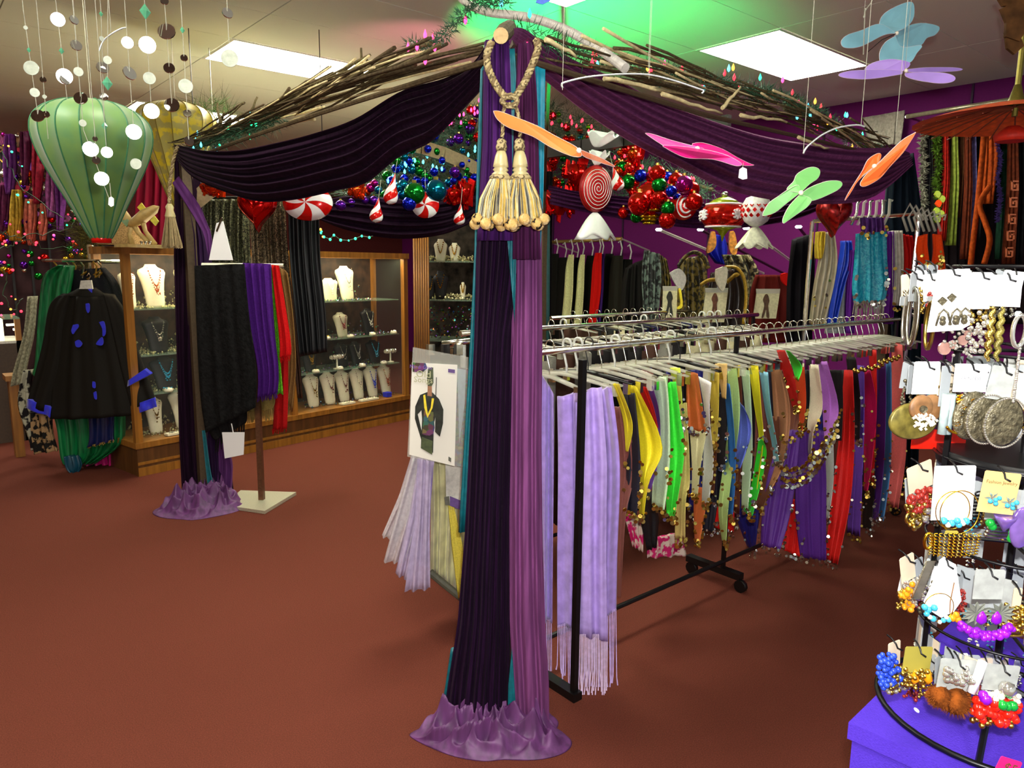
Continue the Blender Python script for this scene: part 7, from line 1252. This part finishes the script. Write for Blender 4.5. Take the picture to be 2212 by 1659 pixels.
EM = {'silver': silver, 'gold': gold, 'bgold': M('bright_gold', (226, 176, 40), rough=.2, metal=1), 'olive': M('olive_metal', (110, 100, 44), rough=.4, metal=.4, scale=60, var=.4), 'tanw': M('tan_leather_disc', (120, 84, 50), rough=.5, scale=60, var=.3), 'bronze': M('bronze_disc', (84, 78, 60), rough=.4, metal=.4, scale=120, var=.5, bump=.4),
      'red': M('red_bead', (206, 30, 16), rough=.25), 'garnet': M('garnet_bead', (130, 36, 30), rough=.2), 'blue': M('blue_bead', (40, 70, 190), rough=.2), 'aqua': M('aqua_bead', (60, 160, 190), rough=.15), 'purple': M('purple_gem', (130, 20, 190), rough=.25), 'green': M('green_bead', (20, 140, 50), rough=.2), 'amber': M('amber_drop', (206, 130, 20), rough=.1), 'black': bw,
      'smoke': M('smoke_petals', (110, 114, 104), rough=.5, alpha=.85), 'fur': M('brown_fur', (110, 56, 16), rough=1, scale=40, var=.6, bump=.8), 'pearl': JM['pearl'], 'crystal': JM['crystal']}
def card(u, v, w, h, d, col, lab, yaw=0, roll=0, hook=True, notch=False, txt=None, tm=None, shape=None, group=None):
    f = Fr(u, v, d, yaw, roll); t = T('earring_card', lab, 'earring card', f.o, group); f.t = t
    pts = shape or [(-w / 2 + 3, 0), (w / 2 - 3, 0), (w / 2, 3), (w / 2, h), (-w / 2, h), (-w / 2, 3)]
    B(MB().prism([f.p(a, b) for a, b in pts], f.W * .0012), 'card', CM[col], t)
    if hook: B(MB().tube([f.p(-2, -9, .012), f.p(-2, -6, .004), f.p(-2, 2, -.004), f.p(0, 12, -.006), f.p(6, 15, -.012)], .0013, 6), 'hook', bw, t, smooth=True)
    if txt:
        for i, (s_, dy, hh) in enumerate(txt): text(s_, f.p(0, dy, -.0012), f.R, f.U, hh, 'printed_text', tm or M('card_ink', (90, 90, 100)), t)
    return f
def hoop(f, x, y, rx, ry, m='silver', th=.0012, name='hoop', c=0, yaw=.0, twist_=0):
    q = []; n = 40
    for i in range(n + 1):
        a = 2 * pi * i / n; q.append(f.p(x + cos(a) * rx * cos(yaw), y + sin(a) * ry, -.006 + c + cos(a) * rx * f.k * sin(yaw)))
    B(MB().tube(q, th, 6, cap=False), name, EM[m], f.t, smooth=True)
def beads(f, pts, r, m, name='bead', stuff=True, seg=8):
    if len(pts) > 14:
        mb = MB(); [mb.ball(f.p(x, y, -.006 + z), r * U(.8, 1.2), seg) for x, y, z in pts]; B(mb, name + 's', EM[m], f.t, smooth=True, kind='stuff')
    else:
        for x, y, z in pts: B(MB().ball(f.p(x, y, -.006 + z), r * U(.9, 1.1), seg), name, EM[m], f.t, smooth=True)
def cloud(x0, x1, y0, y1, n, zz=.008): return [(U(x0, x1), U(y0, y1), U(-zz, zz)) for _ in range(n)]
# top tier
for u, c in ((1992, 'grey'), (2016, 'grey')): card(u, 572, 34, 90, 1.13, c, 'grey card back on the top tier, %s of two left of the big white card' % ('left' if u < 2000 else 'right'), .5)
f = card(1975, 590, 26, 60, 1.1, 'grey', 'card of thick polished silver hoops at the upper left of the stand', .6)
for k in range(4): hoop(f, -6 + 7 * k, 92, 20, 62, 'silver', .0022, 'hoop', .004 * k, 1.0)
f = card(1950, 640, 18, 20, 1.12, 'grey', 'card of twisted rope silver hoops at the far left of the top tier', .6, hook=False)
for k in range(3): hoop(f, 4 + 8 * k, 44, 12, 48, 'crystal', .002, 'rope_hoop', .003 * k, .9)
f = card(2012, 640, 30, 10, 1.08, 'grey', 'card of broad gold toned hoops below the silver hoops', .5, hook=False)
for k in range(4): hoop(f, -10 + 9 * k, 62, 30, 50, 'silver' if k % 2 else 'gold', .0028, 'wide_hoop', .004 * k, .8)
f = card(2058, 581, 76, 138, 1.0, 'white', 'large white card with cut diamonds and dark wire drops, left of three bright cards', 0, -.08, shape=[(-32, 0), (36, 2), (40, 122), (20, 132), (-52, 132)])
for x, y in ((-22, 66), (-2, 60), (14, 64)): B(MB().prism([f.p(x - 11, y, -.002), f.p(x, y - 9, -.002), f.p(x + 11, y, -.002), f.p(x, y + 11, -.002)], f.W * .001), 'diamond_window', EM['bronze'] if x < 0 else CM['grey'], f.t)
for x in (-24, 4, 22):
    B(MB().tube([f.p(x - 16, 118, -.008), f.p(x - 9, 92, -.008), f.p(x, 84, -.008), f.p(x + 9, 92, -.008), f.p(x + 16, 118, -.008)], .0014, 6), 'wire_drop', EM['bronze'], f.t, smooth=True); beads(f, [(x, 104, 0), (x, 112, 0)], .0045, 'bronze')
f = card(2122, 588, 46, 78, .99, 'white', 'plain bright white card, middle of three on the top tier'); beads(f, cloud(-18, 22, 78, 170, 46), .003, 'crystal', 'chain_bead')
f = card(2178, 592, 66, 70, .98, 'white', 'wide bright white card at the top right with a rounded hanging tab', 0, 0, shape=[(-32, 2), (-10, 2), (-8, -8), (6, -8), (9, 2), (31, 3), (33, 70), (-33, 68)])
for x, c in ((-8, 'olive'), (-28, 'gold')):
    m = MB(); [m.ball(f.p(x + 3 * sin(i), 72 + i * 3.4, -.004), .0022 + .0026 * sin(i * pi / 34) , 6) for i in range(34)]; B(m, 'long_drop', EM[c], f.t, smooth=True, kind='stuff')
f = card(2200, 672, 14, 10, .97, 'grey', 'card of big crystal hoops cut by the right picture edge', hook=False); hoop(f, 0, 42, 14, 34, 'crystal', .003, 'crystal_hoop'); beads(f, [(6, 80 + 4 * i, 0) for i in range(30)], .0022, 'crystal')
f = card(2060, 700, 30, 6, 1.02, 'grey', 'cluster card of rose crystal discs and gold hearts between the tiers', hook=False)
for x, y, r in ((-4, 44, 9), (18, 34, 11), (-20, 52, 14), (28, 20, 8)): B(MB().disc(f.p(x, y, -.006), r * f.k, Vector((.2, .1, .1)) - FW, .003, 14), 'crystal_disc', M('rose_crystal', (170, 130, 120), rough=.15, metal=.3), f.t)
beads(f, cloud(-26, 40, 0, 70, 50), .0024, 'crystal')
# second tier
f = card(2004, 781, 60, 72, 1.03, 'white', 'white card with a pair of large round tan and olive discs', .1)
card(1972, 788, 26, 64, 1.08, 'grey', 'pale grey card edge left of the tan disc earrings', .5)
def rdisc(f, x, y, r, m, th=.006, ry=None, c=0): B(MB().lathe(f.p(x, y, c), [(0.3 * r * f.k, -.001), (r * f.k * .9, -.002), (r * f.k, 0), (r * f.k * .9, .003), (.3 * r * f.k, .002)], 26, X=f.R, Y=f.U * ((ry or r) / r), Z=-f.W), 'disc', EM[m], f.t, smooth=True)
rdisc(f, -20, 132, 58, 'olive', ry=42, c=0); rdisc(f, -18, 98, 28, 'tanw', c=-.012); rdisc(f, 8, 100, 30, 'tanw', c=-.009); rdisc(f, 5, 134, 40, 'bronze', ry=34, c=.008)
mb = MB(); [mb.octa(f.p(-12 + 30 * cos(a) * q_, 128 + 18 * sin(a) * q_, -.016), .0026) for a, q_ in [(U(0, 6.3), U(.3, 1)) for _ in range(70)]]; B(mb, 'pearl_cluster', EM['pearl'], f.t, kind='stuff')
B(MB().disc(f.p(-18, 100, -.018), 8 * f.k, -FW, .003, 14), 'stone', EM['bronze'], f.t)
f = card(2046, 790, 24, 90, 1.02, 'grey', 'card with ribbed white glass tube earrings beside the tan discs', .2)
for x in (-4, 8): B(MB().tube([f.p(x, 60, -.008), f.p(x, 150, -.006)], .006, 10), 'glass_tube', M('ribbed_glass', (170, 190, 190), rough=.15, alpha=.8, scale=120), f.t, smooth=True)
f = card(2100, 786, 72, 62, 1.0, 'white', 'white card printed PRINCESS above a gold mesh earring', 0, 0, txt=[('PRINCESS', 32, .0065), ('fashion jewelry', 40, .0032)])
mb = MB()
for i in range(120): x, y = U(-32, 28), U(66, 136); mb.tube([f.p(x, y, -.006 + U(-.004, .004)), f.p(x + U(3, 9), y + U(-2, 2), -.008), f.p(x + U(-2, 4), y + U(2, 6), -.006)], .0011, 4)
B(mb, 'gold_mesh', EM['bgold'], f.t, kind='stuff'); B(MB().tube([f.p(a, b, -.006) for a, b in sm([(-46, 138), (-36, 148), (-16, 154), (8, 152), (22, 142)], 5)], .0018, 6), 'gold_chain', EM['bgold'], f.t, smooth=True)
f = card(2172, 792, 54, 74, .98, 'clear', 'clear plastic card holding large dark bronze discs at the right', 0, .15)
for i, (x, c) in enumerate(((-30, .014), (-8, .006), (22, -.004))): rdisc(f, x, 120, 46 - 4 * (i == 0), 'bronze', ry=56, c=c)
for x in (-8, 22):
    mb = MB(); [mb.ball(f.p(x + cos(a) * 45, 120 + sin(a) * 55, -.001 if x < 0 else -.01), .0016, 5) for a in [i * 2 * pi / 60 for i in range(60)]]; B(mb, 'rim_beads', EM['crystal'], f.t, kind='stuff')
f = card(2030, 928, 120, 44, 1.2, 'white', 'shiny red card behind the discs, seen between the tiers', hook=False); f.t['label'] = 'shiny red card behind the discs, seen between the tiers'; 
f.t.children[0].data.materials[0] = EM['red']
card(2200, 925, 80, 60, 1.26, 'white', 'bluish white card on the back of the stand above the black band', hook=False); card(2150, 1008, 150, 36, 1.27, 'white', 'bluish white card on the back of the stand below the black band', hook=False)
# third tier
f = card(1985, 1002, 72, 62, 1.04, 'beige', 'beige card tilted over red and gold bead clusters at the left', .35, -.25); beads(f, cloud(-50, 34, 60, 108, 70), .0042, 'garnet', 'cluster_bead'); beads(f, cloud(-56, 34, 80, 136, 70), .004, 'gold', 'cluster_bead'); beads(f, cloud(-20, 36, 100, 140, 12), .005, 'crystal')
for x, y in ((-50, 112), (-30, 130)): hoop(f, x, y, 12, 12, 'gold', .002, 'ring')
f = card(2064, 1006, 92, 126, .98, 'white', 'large white card with thin gold hoops and blue beads', 0, -.03, txt=[('boutique', 40, .006)], tm=M('card_ink_pale', (170, 180, 190)))
hoop(f, -4, 100, 38, 44, 'bgold', .0007); hoop(f, 10, 104, 44, 50, 'bgold', .0007, c=-.002); beads(f, [(-22, 124, 0), (-4, 130, 0), (12, 134, 0), (28, 126, 0), (4, 122, -.004)], .0052, 'aqua'); beads(f, [(-12, 134, 0), (20, 130, 0)], .0045, 'pearl')
f = card(2168, 1020, 82, 96, .95, 'tan', 'tan card with sparkling silver and blue flower earrings', 0, .1, txt=[('Fashion Jewelry', 24, .0068)], tm=M('card_ink_brown', (96, 60, 30)))
for x, y in ((-18, 60), (22, 66)):
    mb = MB()
    for i in range(6): a = i * pi / 3; mb.prism([f.p(x, y, -.004), f.p(x + 9 * cos(a - .3), y + 9 * sin(a - .3), -.005), f.p(x + 19 * cos(a), y + 15 * sin(a), -.005), f.p(x + 9 * cos(a + .3), y + 9 * sin(a + .3), -.005)], f.W * .002)
    B(mb, 'flower', EM['crystal'], f.t); beads(f, [(x, y, -.006), (x + 10, y - 4, -.004), (x - 9, y + 5, -.004), (x + 4, y + 9, -.004)], .0032, 'aqua')
f = card(2160, 1118, 20, 6, .97, 'grey', 'card of stacked silver bangles with green stones under the tan card', hook=False)
for k in range(5): hoop(f, 14, 6 + 9 * k, 40, 5, 'silver', .0026, 'bangle', .002 * k)
beads(f, [(-34, 6, -.006), (-28, 14, -.006), (14, 26, -.01), (14, 34, -.01), (12, 40, -.01)], .006, 'green')
f = card(2110, 1060, 10, 6, .99, 'grey', 'card of dark spiral cage hoops between the white and tan cards', hook=False)
for k in range(9): hoop(f, 0, 4 + 8 * k, 14 - abs(k - 4) * 1.4, 5, 'black', .0012, 'spiral')
f = card(2056, 1146, 30, 6, .97, 'gold', 'card of gold coil hoops spreading in a row', hook=False)
for k in range(11):
    x = -52 + 11 * k; m = []
    for i in range(60): a = i * .8; y = 4 + i * .95 * (1 - .004 * (k - 5) ** 2); m.append(f.p(x + 3.6 * cos(a) + (k - 5) * -.03 * i * .5, y, -.006 + .002 * sin(a)))
    B(MB().tube(m, .0009, 4), 'coil', EM['bgold' if k % 3 else 'gold'], f.t, smooth=True)
hoop(f, -56, 22, 9, 18, 'bgold', .0022, 'gold_link')
f = card(2208, 1090, 20, 10, .95, 'grey', 'purple shell disc earring at the right picture edge', hook=False); rdisc(f, 4, 54, 26, 'purple', ry=50); f.t.children[-1].data.materials[0] = M('purple_shell', (130, 100, 180), rough=.2, metal=.4, scale=30, var=.3)
B(MB().lathe(f.p(-34, 46), [(.002, -.01), (.012, .006), (.014, .012)], 14), 'small_cup', MATS['purple_shell'], f.t, smooth=True)
# fourth tier
f = card(1958, 1200, 44, 64, 1.02, 'beige', 'beige card with rounded corners at the left of the fourth tier', .4, -.25); beads(f, cloud(-16, 40, 60, 120, 60), .0032, 'crystal'); beads(f, cloud(-30, -6, 60, 130, 26), .004, 'amber'); 
card(1984, 1206, 30, 66, 1.05, 'grey', 'grey card behind the rounded beige card', .5, -.15)
f = card(2006, 1206, 8, 8, 1.0, 'grey', 'long zigzag silver chain earring left of the white bell card', hook=False)
mb = MB()
for i in range(26): mb.obox(f.p(4 - i * 1.0, 6 + i * 3.6, -.002), f.R * .006, f.U * .0011 + f.R * .002, f.W * .0012)
B(mb, 'zigzag_chain', EM['silver'], f.t, kind='stuff')
f = card(2045, 1208, 60, 140, .97, 'white', 'white bell shaped card with blue and amber beads', 0, 0, shape=[(-16, 2), (-6, -6), (6, 4), (22, 12), (26, 30), (44, 100), (30, 126), (2, 142), (-20, 128), (-42, 104), (-24, 50)])
hoop(f, -12, 112, 34, 34, 'bgold', .0006); beads(f, [(-44, 112, 0), (-34, 118, 0), (-38, 128, 0), (-22, 140, 0), (-26, 110, -.004)], .0046, 'aqua'); beads(f, [(2, 144, 0), (14, 142, 0)], .004, 'aqua'); beads(f, [(22, 138, 0), (34, 140, 0), (30, 130, 0)], .005, 'amber'); beads(f, [(-30, 136, 0), (-6, 148, 0), (8, 136, 0)], .0035, 'pearl')
B(MB().tube([f.p(20, 54, -.003), f.p(16, 100, -.003), f.p(18, 128, -.003)], .0008, 4), 'card_slit', EM['tanw'], f.t)
f = card(2140, 1230, 68, 72, .96, 'clear', 'clear card with smoky petals, purple gems and purple bead fringe', 0)
mb = MB()
for cx in (-26, 30):
    for i in range(12): a = i * pi / 6; mb.prism([f.p(cx, 104, -.003), f.p(cx + 22 * cos(a - .25), 104 + 18 * sin(a - .25), -.005), f.p(cx + 36 * cos(a), 104 + 28 * sin(a), -.004), f.p(cx + 22 * cos(a + .25), 104 + 18 * sin(a + .25), -.005)], f.W * .002)
B(mb, 'petals', EM['smoke'], f.t)
for x in (-18, 16): B(MB().lathe(f.p(x, 112, -.01), [(.001, -.009), (.0075, -.004), (.0065, .004), (.001, .011)], 12, Y=f.W * .5, X=f.R), 'purple_gem', EM['purple'], f.t, smooth=True)
beads(f, [(x, 132 + 22 * (1 - ((x - 2) / 62) ** 2) + U(-5, 8), U(-.004, .004)) for x in [-58 + i * 2.6 for i in range(46)]], .0052, 'purple', 'fringe_bead')
f = card(2200, 1270, 20, 60, 1.0, 'beige', 'beige card with ringed gold shells at the right edge', 0); 
for k in range(5): hoop(f, -4, 66 + 10 * k, 28, 7, 'gold', .0025, 'shell_ring')
beads(f, cloud(-24, 16, 40, 100, 40), .004, 'gold')
# fifth tier
f = card(1932, 1386, 38, 62, 1.02, 'beige', 'beige card at the lowest left above blue bead clusters', .4, -.1); beads(f, cloud(-52, -16, 20, 100, 60), .0042, 'blue', 'cluster_bead'); beads(f, cloud(-30, 40, 66, 116, 70), .0042, 'gold', 'cluster_bead'); beads(f, cloud(-10, 30, 60, 100, 12), .005, 'blue'); beads(f, cloud(-40, 60, 84, 120, 40), .0036, 'crystal')
f = card(1986, 1397, 68, 64, .98, 'gold', 'metallic gold card with amber drop earrings', .1, .05); beads(f, cloud(-30, 34, 54, 96, 60), .0034, 'gold')
for x in (-12, 22): B(MB().lathe(f.p(x, 66, -.01), [(.001, -.012), (.0065, -.004), (.003, .006), (.001, .011)], 10), 'amber_drop', EM['amber'], f.t, smooth=True)
f = card(2072, 1424, 84, 80, .96, 'clear', 'clear card with brown fur pompom earrings', 0, .06); beads(f, cloud(-36, 30, 20, 50, 20), .005, 'crystal')
for x, y, r in ((-30, 96, 30), (8, 104, 38)):
    c = f.p(x, y, .0); B(MB().ball(c, r * f.k * .85, 14), 'pompom', EM['fur'], f.t, smooth=True); mb = MB()
    for _ in range(500): d_ = Vector((U(-1, 1), U(-1, 1), U(-1, 1))).normalized(); a_ = c + d_ * r * f.k * .8; b_ = c + d_ * r * f.k * U(1.0, 1.15) - UP * .002; s_ = d_.orthogonal().normalized() * .0006; mb.add([a_ - s_, a_ + s_, b_], [(0, 1, 2)])
    B(mb, 'fur', EM['fur'], f.t, kind='stuff')
f = card(2168, 1436, 80, 66, .95, 'clear', 'clear card with red bead clusters, pearls and green stones at the lower right', 0, .08); beads(f, cloud(-50, 44, 82, 136, 90), .0062, 'red', 'cluster_bead'); beads(f, cloud(-48, 44, 66, 84, 26), .0042, 'pearl'); beads(f, [(-44, 72, -.004), (-40, 78, -.006)], .008, 'purple'); beads(f, [(-6, 84, -.012), (6, 86, -.012), (18, 84, -.012)], .0075, 'green'); beads(f, cloud(-50, 44, 130, 146, 26), .0042, 'gold'); beads(f, [(6, 50, -.006)], .012, 'crystal')
B(MB().tube([f.p(-50, -4, .0), f.p(-54, 30, 0), f.p(-62, 76, 0)], .006, 8), 'white_tube', CM['white'], f.t, smooth=True)
f = card(2186, 1640, 60, 90, .86, 'white', 'hot pink price card at the bottom right corner', .1, .35, hook=False); f.t.children[0].data.materials[0] = M('hot_pink_card', (240, 20, 110), rough=.6); text('$5', f.p(4, 24, -.0015), f.R, f.U, .02, 'printed_text', MATS['card_ink_brown'], f.t)
for j, tv in enumerate((574, 772, 1022, 1216, 1404)):
    for k in range(11):
        u = 1966 + 23 * k + U(-5, 5); d = 1.075 + .0011 * abs(u - 2060) * .5; h = U(50, 74); c = random.choice(['grey', 'grey', 'beige', 'clear', 'white'])
        f = card(u, tv + 12 + U(-5, 8), 34, h, d, c, 'card packed behind the front row on the %s tier of the spinner stand' % ['top', 'second', 'third', 'fourth', 'lowest'][j], U(-.5, .6), U(-.15, .15), group='packed cards on the %s tier' % ['top', 'second', 'third', 'fourth', 'lowest'][j])
        mb = MB(); n = 16; kk = random.choice(['silver', 'gold', 'bronze', 'crystal', 'garnet', 'aqua', 'gold']); [mb.ball(f.p(s_ * 9 + U(-5, 5), h * .7 + i * 3.6, -.004 + U(-.003, .003)), U(.0016, .0036), 6) for i in range(n) for s_ in (-1, 1)]; B(mb, 'drop_earring', EM[kk], f.t, smooth=True, kind='stuff')
# assorted hardware seen through the stand: card backs hung on the far side
for k in range(60):
    a = U(-.7, 3.4); z = random.choice(TZ[1:]) - .02; c = Vector((CX.x + cos(a) * .12, CX.y + sin(a) * .12, z)); t = T('earring_card', 'card back hanging on the far side of the spinner stand', 'earring card', c, 'card backs on the far side of the stand')
    rd = Vector((cos(a), sin(a), 0)); tg = Vector((-sin(a), cos(a), 0)); B(MB().obox(c - UP * .03, tg * .016, rd * .0008, UP * .028), 'card', CM[random.choice(['grey', 'beige', 'clear', 'grey'])], t); mb = MB(); [mb.octa(c - UP * U(.055, .085) + tg * U(-.014, .014) + rd * U(-.004, .006), .003) for _ in range(14)]; B(mb, 'beads', EM[random.choice(['silver', 'gold', 'aqua', 'black'])], t, kind='stuff')
t = T('price_sticker', 'small white oval sticker lying on the purple cabinet top', 'sticker', P(1983, 1535, ('Z', ZC))); B(MB().disc(P(1980, 1534, ('Z', ZC + .001)), .007, UP, .001, 16, .0035), 'sticker', CM['white'], t)
